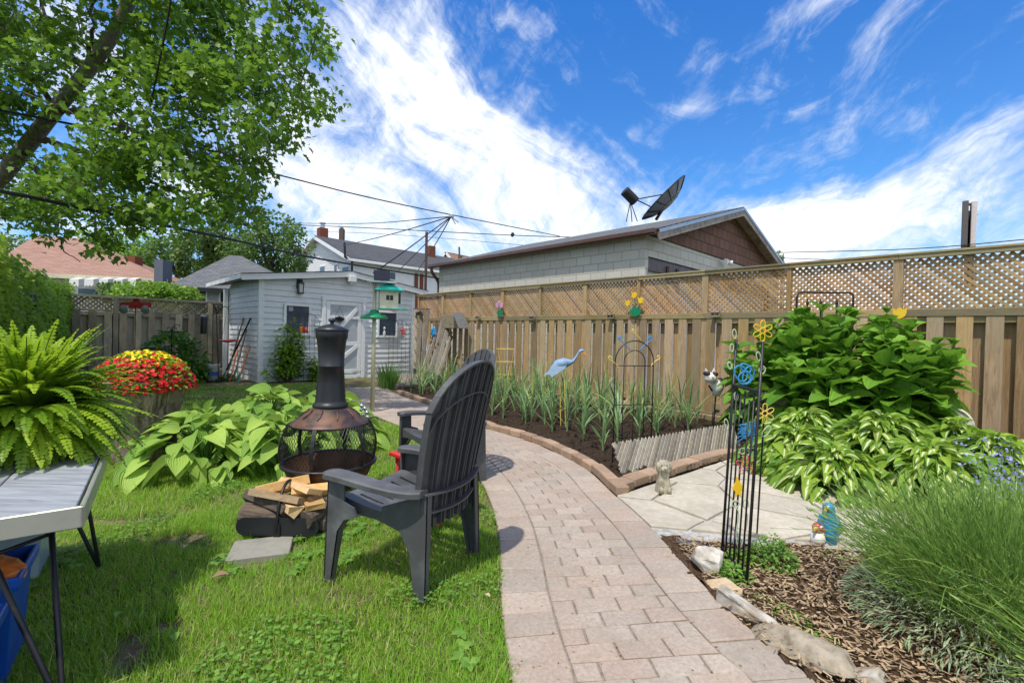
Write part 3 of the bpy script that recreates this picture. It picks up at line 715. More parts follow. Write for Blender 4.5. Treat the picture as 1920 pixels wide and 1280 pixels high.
for k, tt in enumerate(posts):
    m = MB().rn(); w_ = .095 if k % 2 else .05
    m.box(FT(tt, -.005, 1.12), A * w_ / 2, B * .045, UP * 1.12); m.build('post', M['fence'], fr)
for k in range(len(posts) - 1):
    t0, t1 = posts[k], posts[k + 1]; m = MB()
    for (z, hh, th, dn) in ((1.575, .085, .042, .038), (2.225, .05, .05, .03), (1.51, .10, .035, .018), (.21, .10, .038, .0), (.03, .17, .04, .036)):
        m = MB().rn(); m.box(FT((t0 + t1) / 2, dn, z), A * (t1 - t0) / 2 * .999, B * th / 2, UP * hh / 2, .003); m.build('rail', M['fenceh'], fr)
    m = MB(); n = 5; pit = (t1 - t0) / n
    for i in range(n):
        c = t0 + pit * (i + .5); m.rn(); zt = 1.535 + random.uniform(-.006, .004)
        wob = random.uniform(-.006, .006)
        m.box(FT(c + wob, .043, (zt + .11) / 2), A * (.069 + random.uniform(-.003, .003)), B * .009, UP * (zt - .11) / 2, .002)
        m.rn(); m.box(FT(c + pit / 2, -.045, .82), A * .071, B * .009, UP * .70, .002)
    m.build('board_panel', M['fence'], fr)
    m = MB(); lattice(m, FT(t0 + .025, .01), A, 1.60, 2.20, t1 - t0 - .05, GN); m.build('lattice_panel', M['lat'], fr)
m = MB().rn()
for k in range(len(posts) - 1): m = MB().rn(); m.box(FT((posts[k] + posts[k + 1]) / 2, .01, 2.262), A * .5705, B * .055, UP * .012, .002); m.build('cap_rail', M['fenceh'], fr)
# back fence, seen behind the flowers
BF = Vector((-8.9, 12.3, 0)) + A * .5
def FB(u, dn=0., z=0.): return BF + B * u - A * dn + UP * z
bf = thing('back_fence', FB(-.5), 'old grey board fence with short lattice top, behind the flower stump', 'fence')
u0 = -5.3; n = 0
for k in range(4):
    t0 = u0 + k * 2.05; t1 = t0 + 2.05
    m = MB().rn(); m.box(FB(t0, .01, .96), B * .05, A * .05, UP * .96); m.build('post', M['grey'], bf)
    m = MB()
    for (z, hh, th, dn) in ((1.50, .09, .04, .02), (.2, .09, .04, .0), (1.93, .06, .10, .0), (1.575, .03, .05, .02)): m = MB().rn(); m.box(FB((t0 + t1) / 2, dn, z), B * 1.02, A * th / 2, UP * hh / 2, .003); m.build('rail', M['greyh'], bf)
    m = MB(); pit = 2.05 / 7
    for i in range(7):
        c = t0 + pit * (i + .5); m.rn(); m.box(FB(c, .045, .79), B * .074, A * .009, UP * .77, .002)
        m.rn(); m.box(FB(c + pit / 2, -.03, .76), B * .09, A * .009, UP * .72, .002)
    m.build('board_panel', M['grey'], bf)
    m = MB(); lattice(m, FB(t0 + .05, .0), B, 1.57, 1.90, 1.95, -A, gap=.105, sw=.045); m.build('lattice_panel', M['greylat'], bf)

# ------------------------------------------------------------------ shed
S0 = G(484, 715)
def SH(u, t_=0., z=0.): return S0 + B * u + A * t_ + UP * z
SW, SD = 4.10, 2.55
def rz_(u): return 2.70 - .132 * abs(u - 2.12)
sh = thing('garden_shed', SH(2, 1), 'light grey sided shed with white trim and low gable roof at the path end', 'shed')
def siding(m, org, U, N, W, z0, topf, h=.135, lip=.022):
    z = z0
    while True:
        segs = []; zt = z + h
        us = np.linspace(0, W, 42); tops = [topf(u) for u in us]; cur = []
        if z > max(tops): break
        for u, tp in zip(us, tops):
            if tp > z + .004: cur.append((u, min(zt, tp)))
            else:
                if len(cur) > 1: segs.append(cur)
                cur = []
        if len(cur) > 1: segs.append(cur)
        for sg in segs:
            # merge to a polygon: bottom edge stands proud, top tucked in
            lo = [org + U * sg[0][0] + UP * z + N * lip, org + U * sg[-1][0] + UP * z + N * lip]
            tp = [org + U * u + UP * q + N * (lip * (1 - (q - z) / h) + .001) for u, q in (sg if any(abs(q - zt) > 1e-6 for _, q in sg) else [sg[0], sg[-1]])][::-1]
            m.rn(); m.poly(lo + tp); m.quad(lo[0], lo[1], lo[1] - N * lip, lo[0] - N * lip)
        z += h
m = MB(); siding(m, SH(0), B, -A, SW, -.02, lambda u: rz_(u) - .02); siding(m, SH(0), A, -B, SD, -.02, lambda u: 2.40)
m.poly([SH(0, .01, -.1), SH(SW, .01, -.1), SH(SW, .01, rz_(SW)), SH(2.12, .01, rz_(2.12)), SH(0, .01, rz_(0))]); m.quad(SH(SW, 0, -.1), SH(SW, SD, -.1), SH(SW, SD, 2.4), SH(SW, 0, 2.4)); m.quad(SH(0, SD, -.1), SH(SW, SD, -.1), SH(SW, SD, 2.4), SH(0, SD, 2.4)); m.quad(SH(.01, 0, -.1), SH(.01, SD, -.1), SH(.01, SD, 2.4), SH(.01, 0, 2.4))
m.build('wall', M['siding'], sh)
for (u, t_, w1, w2) in ((.035, .03, .055, .05), (SW - .035, .03, .055, .05), (.0, SD, .03, .03)):
    m = MB(); m.box(SH(u, t_, 1.14), B * w1, A * w2, UP * 1.2, .004); m.build('corner_trim', M['whitep'], sh)
m = MB(); m.box(SH(-.33, 1.6, 1.07), B * .045, A * .045, UP * 1.12, .004); m.build('porch_post', M['whitep'], sh)
# roof: shingle skin, soffit, fascias
def UVquad(vs, uv): return vs, uv
def roofplane(name, pts, uvs, mat, parent, th=.03):
    """flat roof polygon with thickness, UV in metres"""
    nrm = (Vector(pts[1]) - Vector(pts[0])).cross(Vector(pts[2]) - Vector(pts[0])).normalized()
    if nrm.z < 0: nrm = -nrm
    n = len(pts); v = [tuple(Vector(p)) for p in pts] + [tuple(Vector(p) - nrm * th) for p in pts]
    f = [tuple(range(n)), tuple(range(2 * n - 1, n - 1, -1))] + [(i, (i + 1) % n, n + (i + 1) % n, n + i) for i in range(n)]
    uv = list(uvs) + list(uvs)[::-1]
    for i in range(n): uv += [uvs[i], uvs[(i + 1) % n], (uvs[(i + 1) % n][0] + .01, uvs[(i + 1) % n][1]), (uvs[i][0] + .01, uvs[i][1])]
    return link_mesh(name, v, f, mat, parent, uvs=uv)
rf = []
eL, eR, tF, tB = -.42, SW + .36, -.16, 3.3
for (ua, ub) in ((eL, 2.12), (eR, 2.12)):
    L_ = abs(ub - ua)
    roofplane('roof', [SH(ua, tF - .03, rz_(ua) + .075), SH(ua, tB, rz_(ua) + .075), SH(ub, tB, rz_(ub) + .075), SH(ub, tF - .03, rz_(ub) + .075)], [(0, 0), (3.4, 0), (3.4, L_), (0, L_)], M['shd'], sh, .022)
    m = MB(); m.quad(SH(ua, tF, rz_(ua) + .0), SH(ua, tB, rz_(ua)), SH(ub, tB, rz_(ub)), SH(ub, tF, rz_(ub))); 
    for k in range(9): # ribbed soffit under the side overhang
        uu = ua + (0 - ua) * k / 9 if ua < 0 else ua - (ua - SW) * k / 9
        m.box(SH(uu, (tF + tB) / 2, rz_(uu) - .004), A * (tB - tF) / 2, B * .004, UP * .004)
    m.build('soffit', M['soffit'], sh)
m = MB()
for (ua, ub) in ((eL, 2.12), (2.12, eR)):
    p, q = SH(ua, tF, rz_(ua) - .0), SH(ub, tF, rz_(ub) - .0)
    m.bar(p - UP * .015, q - UP * .015, .024, .125, up=UP); m.bar(p + UP * .04 - A * .012, q + UP * .04 - A * .012, .02, .035)
m.bar(SH(eL - .012, tF, rz_(eL) + .01), SH(eL - .012, tB, rz_(eL) + .01), .02, .10); m.bar(SH(eR + .012, tF, rz_(eR) + .01), SH(eR + .012, tB, rz_(eR) + .01), .02, .10)
m.build('fascia', M['whitep'], sh)
m = MB(); m.box(SH(2.12, tF - .02, 2.56), B * .085, A * .10, UP * .075, .005); m.box(SH(2.10, tF - .02, 2.475), B * .03, A * .06, UP * .03); m.build('ridge_bracket', M['whitep'], sh)
# windows
for (ua, ub, z0, z1, q) in ((.52, 1.15, 1.08, 1.84, 0), (2.93, 3.56, 1.06, 1.80, 1)):
    fm = MB(); w_ = .055
    for (x0, x1, y0, y1) in ((ua, ub, z1 - w_, z1), (ua, ub, z0, z0 + w_), (ua, ua + w_, z0 + w_, z1 - w_), (ub - w_, ub, z0 + w_, z1 - w_)):
        fm.box(SH((x0 + x1) / 2, -.036, (y0 + y1) / 2), B * (x1 - x0) / 2, A * .028, UP * (y1 - y0) / 2, .003)
    fo = fm.build('window', M['whitep'], sh)
    m = MB(); m.quad(SH(ua + w_, -.028, z0 + w_), SH(ub - w_, -.028, z0 + w_), SH(ub - w_, -.028, z1 - w_), SH(ua + w_, -.028, z1 - w_)); m.build('pane', M['glass'], fo)
    m = MB()
    if q == 0: 
        m.box(SH(ua + .16, -.032, z1 - .13), B * .05, A * .003, UP * .05); m.build('sill_card', M['curtain'], fo)
        m = MB(); m.lathe([(.035, 0), (.045, .14), (.04, .16)], SH(ub - .22, -.04, z0 + .06), 10); m.build('orange_jar', M['orange'], fo)
        m = MB(); m.ball(SH(ub - .12, -.045, z0 + .13), .045, .02, .07, 8, 6, .2); m.build('red_ornament', M['coral'], fo)
    else:
        m.lathe([(.04, 0), (.04, .09), (.02, .11), (.02, .15), (.035, .2), (.01, .24)], SH(ua + .22, -.04, z0 + .06), 10); m.build('glass_jar', M['frost'], fo)
# door
dr = MB()
fa, fb, fz = 1.42, 2.58, 2.08
for (x0, x1, y0, y1) in ((fa, fb, fz - .1, fz), (fa, fa + .1, -.02, fz - .1), (fb - .1, fb, -.02, fz - .1)): dr.box(SH((x0 + x1) / 2, -.03, (y0 + y1) / 2), B * (x1 - x0) / 2, A * .03, UP * (y1 - y0) / 2, .004)
dr.build('door_frame', M['whitep'], sh)
d0, d1, dz0, dz1 = fa + .11, fb - .11, .0, fz - .11
m = MB(); m.box(SH((d0 + d1) / 2, -.018, (dz0 + dz1) / 2), B * (d1 - d0) / 2, A * .014, UP * (dz1 - dz0) / 2); do = m.build('door', M['doorp'], sh)
m = MB(); w_ = .095
def db(u0_, z0_, u1_, z1_, ww=w_, dep=.04): m.bar(SH(u0_, -dep, z0_), SH(u1_, -dep, z1_), .02 if False else ww, .022, up=A, bev=.003)
for uu in (d0 + w_ / 2, d1 - w_ / 2): db(uu, dz0, uu, dz1)
for zz in (dz1 - w_ / 2, 1.56, .88, .16, dz0 + w_ / 2 - .02): m.box(SH((d0 + d1) / 2, -.0405, zz), B * ((d1 - d0) / 2 - w_), A * .010, UP * (w_ / 2 if zz != 1.56 else .035), .003)
db(d0 + w_, .98, d1 - w_, dz1 - .12, w_, .0445); db(d0 + w_, .24, d1 - w_, .84, w_, .0445)
m.build('brace_boards', M['whitep'], do)
for zz in (1.56, .20):
    m = MB(); m.poly([SH(d1 + .06, -.062, zz - .02), SH(d1 + .06, -.062, zz + .02), SH(d1 - .22, -.062, zz + .035), SH(d1 - .26, -.062, zz), SH(d1 - .22, -.062, zz - .035)]); m.build('hinge', M['whitep'], do)
c = SH(d0 + .33, -.07, 1.52)
pl = MB(); pl.prism([c + B * (.13 * math.cos(k * math.pi / 12) * 1.0) + UP * (.055 * math.sin(k * math.pi / 12)) for k in range(24)], A * .01)
for k in range(12):
    an = k * math.pi / 6 + .26; r_ = .115 if k % 3 else .14; d = B * math.cos(an) * 1.0 + UP * math.sin(an); pl.poly([c + d * r_ - A * .004, c + d.cross(A) * .02 - A * .004, c - d.cross(A) * .02 - A * .004])
o = thing('door_plaque', c, 'black oval star plaque hanging from a wire on the shed door', 'plaque'); pl.build('plaque', M['iron'], o)
m = MB(); m.tube([c - B * .12 + UP * .03, c + UP * .33, c + B * .12 + UP * .03], .004, 4); m.build('hanging_wire', M['wire'], o)
# lanterns
for (px, py, lab) in ((561, 540, 'black wall lantern on shed siding above the left window'), (736, 570, 'black wall lantern on shed siding behind the green bird feeder')):
    c = VP(px, py, SH(0), A) - A * .09; o = thing('wall_lantern', c, lab, 'lantern', 'wall lanterns on the shed')
    m = MB(); m.box(c + A * .07 + UP * .1, B * .07, A * .012, UP * .12, .004); m.bar(c + A * .07 + UP * .19, c + UP * .17, .02, .02)
    m.lathe([(.105, .10), (.10, .115), (.03, .165), (.02, .18)], c, 4, cap=True); m.lathe([(.075, -.14), (.09, -.125), (.09, -.115)], c, 4)
    for sx_, sy_ in ((1, 1), (1, -1), (-1, 1), (-1, -1)):
        x, y, _ = frame(UP); m.bar(c + (x * sx_) * .065 * (1 if sy_ > 0 else 0) + (y * sx_) * .065 * (0 if sy_ > 0 else 1) - UP * .12, c + (x * sx_) * .082 * (1 if sy_ > 0 else 0) + (y * sx_) * .082 * (0 if sy_ > 0 else 1) + UP * .11, .014, .014)
    m.build('lantern_frame', M['lamp_black'], o); m = MB(); m.lathe([(.055, -.115), (.07, .10)], c, 4); m.build('lantern_glass', M['frost'], o)

# ------------------------------------------------------------------ block garage beyond the fence
Q0 = Vector((2.68, 9.5, 0))
def GA(u, t_=0., z=0.): return Q0 + B * u + A * t_ + UP * z
GW, GL, gz, gp = 8.5, 7.25, 3.33, 4.62
ga = thing('block_garage', GA(4, 4), 'concrete block garage with brown shingled gable and grey roof behind the fence', 'garage')
def wallq(name, pts, uvs, mat, parent): return link_mesh(name, [tuple(p) for p in pts], [tuple(range(len(pts)))], mat, parent, uvs=uvs)
wallq('wall', [GA(0, GL, 0), GA(0, 0, 0), GA(0, 0, gz + .05), GA(0, GL, gz + .05)], [(0, 0), (GL, 0), (GL, gz + .05), (0, gz + .05)], M['cblock'], ga)
ou0, ou1, oz = .12, 7.6, 2.90
link_mesh('wall', [tuple(GA(*p)) for p in ((0, 0, 0), (ou0, 0, 0), (ou0, 0, oz), (ou1, 0, oz), (ou1, 0, 0), (GW, 0, 0), (GW, 0, gz), (0, 0, gz))], [(0, 1, 2, 7), (2, 3, 6, 7), (4, 5, 6, 3)], M['cblock'], ga,
          uvs=[(p[0] + .1, p[1]) for fc in ((0, 1, 2, 7), (2, 3, 6, 7), (4, 5, 6, 3)) for p in [((0, 0), (ou0, 0), (ou0, oz), (ou1, oz), (ou1, 0), (GW, 0), (GW, gz), (0, gz))[i] for i in fc]])
wallq('wall', [GA(GW, 0, 0), GA(GW, GL, 0), GA(GW, GL, gz), GA(GW, 0, gz)], [(0, 0), (GL, 0), (GL, gz), (0, gz)], M['cblock'], ga)
wallq('wall', [GA(0, GL, 0), GA(GW, GL, 0), GA(GW, GL, gz), GA(GW / 2, GL, gp), GA(0, GL, gz)], [(0, 0), (GW, 0), (GW, gz), (GW / 2, gp), (0, gz)], M['cblock'], ga)
wallq('gable_cladding', [GA(-.03, -.03, gz), GA(GW + .03, -.03, gz), GA(GW / 2, -.03, gp + .02)], [(0, 0), (GW, 0), (GW / 2, gp - gz)], M['gable'], ga)
m = MB(); m.box(GA((ou0 + ou1) / 2, .10, oz - .13), B * (ou1 - ou0) / 2, A * .06, UP * .13); m.build('door_header', M['dkbrown'], ga)
m = MB(); m.quad(GA(ou0, .16, 0), GA(ou1, .16, 0), GA(ou1, .16, oz), GA(ou0, .16, oz)); m.build('garage_door', M['wsiding'], ga)
m = MB()
for uu in (1.0, 1.45): m.bar(GA(uu, .02, 2.2), GA(uu, .02, 2.8), .05, .05)
m.bar(GA(1.0, .02, 2.75), GA(1.4, .02, 2.3), .03, .03); m.build('door_bracing', M['dkbrown'], ga)
ov, fo_ = .14, .35; sl_ = (gp - gz) / (GW / 2)
def gr(u): return gz + .10 + sl_ * (GW / 2 - abs(u - GW / 2)) 
Lr = math.hypot(GW / 2 + ov, (GW / 2 + ov) * sl_)
for ua in (-ov, GW + ov): roofplane('roof', [GA(ua, -fo_, gr(ua)), GA(ua, GL + .3, gr(ua)), GA(GW / 2, GL + .3, gr(GW / 2)), GA(GW / 2, -fo_, gr(GW / 2))], [(0, 0), (GL + .65, 0), (GL + .65, Lr), (0, Lr)], M['shg'], ga, .04)
for ua, ub in ((-ov, GW / 2), (GW / 2, GW + ov)):
    m = MB(); m.bar(GA(ua, -fo_ - .0, gr(ua) - .16), GA(ub, -fo_ - .0, gr(ub) - .16), .03, .15); m.build('rake_board', M['fascia'], ga)
    m = MB(); m.bar(GA(ua, -fo_ - .02, gr(ua) - .06), GA(ub, -fo_ - .02, gr(ub) - .06), .02, .07); m.build('drip_edge', M['steel'], ga)
    m = MB(); m.quad(GA(ua, -fo_, gr(ua) - .09), GA(ub, -fo_, gr(ub) - .09), GA(ub, .0, gr(ub) - .09), GA(ua, .0, gr(ua) - .09)); m.build('soffit', M['fascia'], ga)
m = MB()
for (r0, dz) in ((.065, -.05),):
    pr_ = [(-.055, .045), (-.06, -.03), (-.03, -.06), (.05, -.06), (.055, .045)]
    p0 = GA(-ov - .06, -fo_ + .02, gr(-ov) - .06); m.prism([p0 + B * x + UP * z for x, z in pr_], A * (GL + .6)); 
m.build('gutter', M['dkbrown'], ga)
m = MB(); m.quad(GA(-ov, -fo_, gr(-ov) - .10), GA(-ov, GL + .3, gr(-ov) - .10), GA(0.01, GL + .3, gr(-ov) - .08), GA(.01, -fo_, gr(-ov) - .08)); m.build('eave_soffit', M['dkbrown'], ga)
m = MB(); e = GA(-ov - .06, GL + .15, gr(-ov) - .12); m.tube(bez([e, e - UP * .25, e + B * .30 - UP * .25, e + B * .30 - UP * .55]) + [e + B * .30 - UP * 2.9], .05, 8); m.build('downspout', M['dkbrown'], ga)
c = VP(1352, 492, GA(0), A) - A * .12; o = thing('floodlight', c, 'white twin head floodlight on the garage block wall just above the fence', 'floodlight')
m = MB(); m.lathe([(.05, 0), (.05, .03)], c + A * .12, 10, ax=-A); m.tube([c + A * .1, c + A * .03 + UP * .03], .02, 6); m.build('mount', M['vwhite'], o)
for k in (-1, 1): m = MB(); m.lathe([(.03, 0), (.045, .05), (.075, .15)], c + B * k * .03 + UP * .02, 12, ax=(B * k * .8 - A * .4 - UP * .2).normalized()); m.build('lamp_head', M['vwhite'], o)
# satellite dish on the ridge
dc = P(1251, 379, 14.6); dv = thing('satellite_dish', P(1225, 409, 14.6), 'large black mesh satellite dish with feed drum standing on the garage roof', 'satellite dish')
ax_ = Vector((-.70, .11, .70)).normalized(); x, y, z = frame(ax_); RD = .88; m = MB(); nr, ns_ = 8, 20; k0 = len(m.v)
for i in range(nr + 1):
    r_ = RD * i / nr
    for j in range(ns_): an = 2 * math.pi * j / ns_; m.v.append(tuple(dc + (x * math.cos(an) + y * math.sin(an)) * r_ + z * (.34 * (r_ / RD) ** 2 - .14)))
for i in range(nr):
    for j in range(ns_): a_, b_ = k0 + i * ns_ + j, k0 + i * ns_ + (j + 1) % ns_; m.face((a_, b_, b_ + ns_, a_ + ns_))
m.build('reflector', plain('dish_mesh', (.24, .25, .28), .5, .3), dv, smooth=True)
m = MB()
for j in range(12):
    an = 2 * math.pi * j / 12; d = x * math.cos(an) + y * math.sin(an); m.tube([dc + d * RD * q + z * (.30 * q * q - .13) for q in (.05, .35, .7, 1)], .014, 4)
for q in (.5, 1.): m.tube([dc + (x * math.cos(an) + y * math.sin(an)) * RD * q + z * (.30 * q * q - .12) for an in np.linspace(0, 6.283, 25)], .016, 4)
m.build('ribs', M['iron'], dv)
fc = P(1181, 368, 14.0); fd = (P(1193, 378, 14.05) - P(1172, 357, 13.95)).normalized(); m = MB(); m.lathe([(.14, -.24), (.15, -.22), (.15, .2), (.14, .24)], fc, 18, ax=fd); m.build('feed_drum', M['iron'], dv, smooth=False)
m = MB()
for q in ((1268, 360), (1231, 393)): m.tube([P(1192, 374, 14.0), P(*q, 14.5)], .018, 5)
for q in ((1174, 416), (1195, 415), (1185, 416)): m.tube([P(1182, 378, 14.0), P(*q, 14.2)], .014, 5)
m.tube([dc, P(1230, 412, 14.6)], .05, 6); m.build('support_struts', M['iron'], dv)

# ------------------------------------------------------------------ houses behind
def hbox(name, o, U, Vv, W, D, z0, z1, mat, parent, h=None):
    m = MB()
    if h:
        siding(m, o, U, -Vv, W, z0, lambda u: z1, h, .015); siding(m, o, Vv, -U, D, z0, lambda u: z1, h, .015)
    else: m.quad(o + UP * z0, o + U * W + UP * z0, o + U * W + UP * z1, o + UP * z1); m.quad(o + UP * z0, o + Vv * D + UP * z0, o + Vv * D + UP * z1, o + UP * z1)
    m.quad(o + U * W + UP * z0, o + U * W + Vv * D + UP * z0, o + U * W + Vv * D + UP * z1, o + U * W + UP * z1); m.quad(o + Vv * D + UP * z0, o + U * W + Vv * D + UP * z0, o + U * W + Vv * D + UP * z1, o + Vv * D + UP * z1)
    return m.build(name, mat, parent)
def hip(name, c4, peak1, peak2, mat, parent):
    """hip roof: eave corners c4 (ccw from near-left), ridge ends"""
    a_, b_, c_, d_ = c4
    for q in ([a_, b_, peak2, peak1], [b_, c_, peak2], [c_, d_, peak1, peak2], [d_, a_, peak1]):
        q = [Vector(p) for p in q]; ux = (q[1] - q[0]).normalized(); nn_ = (q[1] - q[0]).cross(q[2] - q[0]).normalized(); uy = nn_.cross(ux)
        roofplane(name, q, [((p - q[0]).dot(ux), (p - q[0]).dot(uy)) for p in q], mat, parent, .12)
# white two-storey house, gable end towards the yard
N0 = Vector((-9.75, 28, 0)); wh = thing('white_house', N0 + A * 4 + B * 5, 'white two storey house with dark gable roof behind the shed', 'house')
def WH(u, t_=0., z=0.): return N0 + B * u + A * t_ + UP * z
WG, WL, wz, wp = 10.2, 10.8, 5.65, 7.55
def wtop(t_): return wp - (wp - wz) * abs(t_ - WG / 2) / (WG / 2)
m = MB(); siding(m, WH(0), A, -B, WG, 2.0, wtop, .15, .015); siding(m, WH(0), B, -A, WL, 2.0, lambda u: wz, .15, .015); m.quad(WH(0, 0, 0), WH(0, WG, 0), WH(0, WG, 2.05), WH(0, 0, 2.05)); m.quad(WH(0, 0, 0), WH(WL, 0, 0), WH(WL, 0, 2.05), WH(0, 0, 2.05)); m.quad(WH(WL, 0, 0), WH(WL, WG, 0), WH(WL, WG, wz), WH(WL, 0, wz)); m.build('wall', M['wsiding'], wh)
sw_ = (wp - wz) / (WG / 2); o1 = .45
for ta in (-o1, WG + o1): roofplane('roof', [WH(-.4, ta, wz + .1 - sw_ * o1), WH(WL + .3, ta, wz + .1 - sw_ * o1), WH(WL + .3, WG / 2, wp + .1), WH(-.4, WG / 2, wp + .1)], [(0, 0), (11.5, 0), (11.5, 5.8), (0, 5.8)], M['shd'], wh, .08)
m = MB()
for ta in (-o1, WG + o1): m.bar(WH(-.42, ta, wz - .02 - sw_ * o1), WH(-.42, WG / 2, wp - .02), .05, .2)
m.bar(WH(-.4, -o1 - .03, wz - .08 - sw_ * o1 + .05), WH(WL + .3, -o1 - .03, wz - .08 - sw_ * o1 + .05), .1, .16); m.build('fascia', M['whitep'], wh)
m = MB(); m.quad(WH(-.4, -o1, wz - .12 - sw_ * o1), WH(WL, -o1, wz - .12 - sw_ * o1), WH(WL, 0, wz - .12), WH(-.4, 0, wz - .12)); m.quad(WH(-.4, WG / 2, wp - .06), WH(0, WG / 2, wp - .06), WH(0, -.4, wz - .2), WH(-.4, -.4, wz - .2)); m.quad(WH(-.4, WG / 2, wp - .06), WH(0, WG / 2, wp - .06), WH(0, WG + .4, wz - .2), WH(-.4, WG + .4, wz - .2)); m.build('soffit', M['soffit'], wh)
for (px0, px1, py0, py1, pl_) in ((601, 611, 499, 530, 0), (628, 634, 495, 530, 0), (643, 656, 500, 530, 0), (709, 723, 501, 527, 1), (724, 742, 507, 527, 1)):
    n_, p_ = (B, WH(0)) if pl_ == 0 else (A, WH(0)); U_ = A if pl_ == 0 else B
    p1, p2 = VP(px0, py0, p_, n_), VP(px1, py1, p_, n_); ua, ub = sorted(((p1 - p_).dot(U_), (p2 - p_).dot(U_))); z1, z0 = p1.z, p2.z; nn_ = -B if pl_ == 0 else -A
    f = MB(); f.box(p_ + U_ * (ua + ub) / 2 + UP * (z0 + z1) / 2 + nn_ * .03, U_ * (ub - ua) / 2, nn_ * .04, UP * (z1 - z0) / 2, .01); fo = f.build('window', M['whitep'], wh)
    g_ = MB(); g_.box(p_ + U_ * (ua + ub) / 2 + UP * (z0 + z1) / 2 + nn_ * .075, U_ * ((ub - ua) / 2 - .08), nn_ * .006, UP * ((z1 - z0) / 2 - .08)); g_.build('pane', M['glass'] if px0 != 709 else M['black'], fo)
c = WH(.3, WG / 2 + .2, 7.3); m = MB(); m.box(c + UP * .45, B * .28, A * .28, UP * .5); ch = m.build('chimney', M['brk'], wh); m = MB(); m.lathe([(.14, .9), (.14, 1.25), (.22, 1.27), (.22, 1.33)], c, 10); m.build('flue_cap', M['steel'], ch)
c = WH(8.4, WG / 2 - .9, 7.0); m = MB(); m.box(c + UP * .5, B * .28, A * .28, UP * .6); m.build('chimney', M['brk'], wh)
for px in (780, 790): p1 = VP(px, 520, WH(0), A); m = MB(); m.box(Vector((p1.x, p1.y, 2.6)) - A * .05, B * .12, A * .04, UP * 2.6); m.build('brick_pier', M['brk'], wh)
m = MB(); q0 = P(646, 455, 27.4); m.tube([q0, P(647, 482, 27.4), P(660, 490, 27.6), P(660, 530, 27.6)], .07, 8); m.build('service_mast', M['iron'], wh)
# small brown roofed house far off
bh = thing('far_house', P(845, 520, 60), 'small distant house with reddish brown roof just left of the garage eave', 'house')
a1, a2, a3 = P(822, 498, 60), P(836, 474, 60), P(852, 498, 60); dd = Vector((7.5, 8, 0))
m = MB(); m.poly([a1, a3, a2]); m.quad(a1 - UP * 6, a3 - UP * 6, a3, a1); m.quad(a3 - UP * 6, a3 - UP * 6 + dd, a3 + dd, a3); m.build('wall', M['wsiding'], bh)
roofplane('roof', [a3 + Vector((.4, -.3, -.3)), a3 + dd, a2 + dd, a2 + Vector((0, -.3, .1))], [(0, 0), (11, 0), (11, 3), (0, 3)], M['shb'], bh, .1); roofplane('roof', [a1 + Vector((-.4, -.3, -.3)), a1 + dd, a2 + dd, a2 + Vector((0, -.3, .1))], [(0, 0), (11, 0), (11, 3), (0, 3)], M['shb'], bh, .1)
m = MB(); m.bar(a1 + Vector((-.4, -.4, -.3)), a2 + Vector((0, -.4, .05)), .1, .3); m.bar(a3 + Vector((.4, -.4, -.3)), a2 + Vector((0, -.4, .05)), .1, .3); m.build('fascia', M['whitep'], bh)
m = MB(); m.tube([P(862, 497, 58), P(861, 463, 58)], .12, 6); m.box(P(863, 484, 58), Vector((.25, 0, 0)), Vector((0, .2, 0)), UP * .35); m.build('antenna_mast', M['twig'], bh)
# pink-roofed bungalow with striped awning
pb = thing('bungalow', P(180, 560, 20), 'bungalow with pinkish brown hip roof and striped awning beyond the back fence', 'house')
Yb = 18.; e1 = P(300, 522, Yb); ez = e1.z
c4 = [Vector((-19.2, Yb - 1.2, ez)), Vector((e1.x, Yb + .4, ez)), Vector((e1.x - 2.8, Yb + 8, ez)), Vector((-22, Yb + 7, ez))]
pk = P(150, 447, Yb + 3.6); hip('roof', c4, pk - Vector((1.6, .4, 0)), pk, M['shp'], pb)
U_ = (c4[1] - c4[0]).normalized(); Vv = Vector((-U_.y, U_.x, 0)); o_ = c4[0] + U_ * .5 + Vv * .5; o_ = Vector((o_.x, o_.y, 0))
hbox('wall', o_, U_, Vv, (c4[1] - c4[0]).length - 1.1, 6.5, 0, ez - .12, M['wsiding'], pb)
m = MB(); m.bar(c4[0] - UP * .06, c4[1] - UP * .06, .05, .16); m.build('fascia', M['cream'], pb)
m = MB(); pw = P(147, 545, Yb - .4); 
for (x0, x1) in ((147, 187), (196, 240)):
    p1, p2 = VP(x0, 541, o_, Vv), VP(x1, 556, o_, Vv); f = MB(); f.box((p1 + p2) / 2 - Vv * .03, U_ * ((p2 - p1).dot(U_) / 2 + .08), Vv * .04, UP * (abs(p1.z - p2.z) / 2 + .1)); fo = f.build('window', M['whitep'], pb)
    g_ = MB(); g_.box((p1 + p2) / 2 - Vv * .08, U_ * ((p2 - p1).dot(U_) / 2 - .04), Vv * .006, UP * (abs(p1.z - p2.z) / 2)); g_.build('pane', M['glass'], fo)
def awn():
    mm, t_ = newmat('striped_awning'); uv = t_.n('ShaderNodeSeparateXYZ', {0: t_.n('ShaderNodeUVMap').outputs[0]}).outputs[0]
    k = t_.math('GREATER_THAN', t_.math('FRACT', t_.math('MULTIPLY', uv, 2.2)), .62); finish(t_, t_.mix(k, (.72, .72, .72), (.22, .23, .26)), .7); return mm
m = MB(); p1 = VP(130, 523, o_ - Vv * .9, Vv); p2 = VP(255, 523, o_ - Vv * .9, Vv); L_ = (p2 - p1).length; n = 20
vs, fs, uv = [], [], []
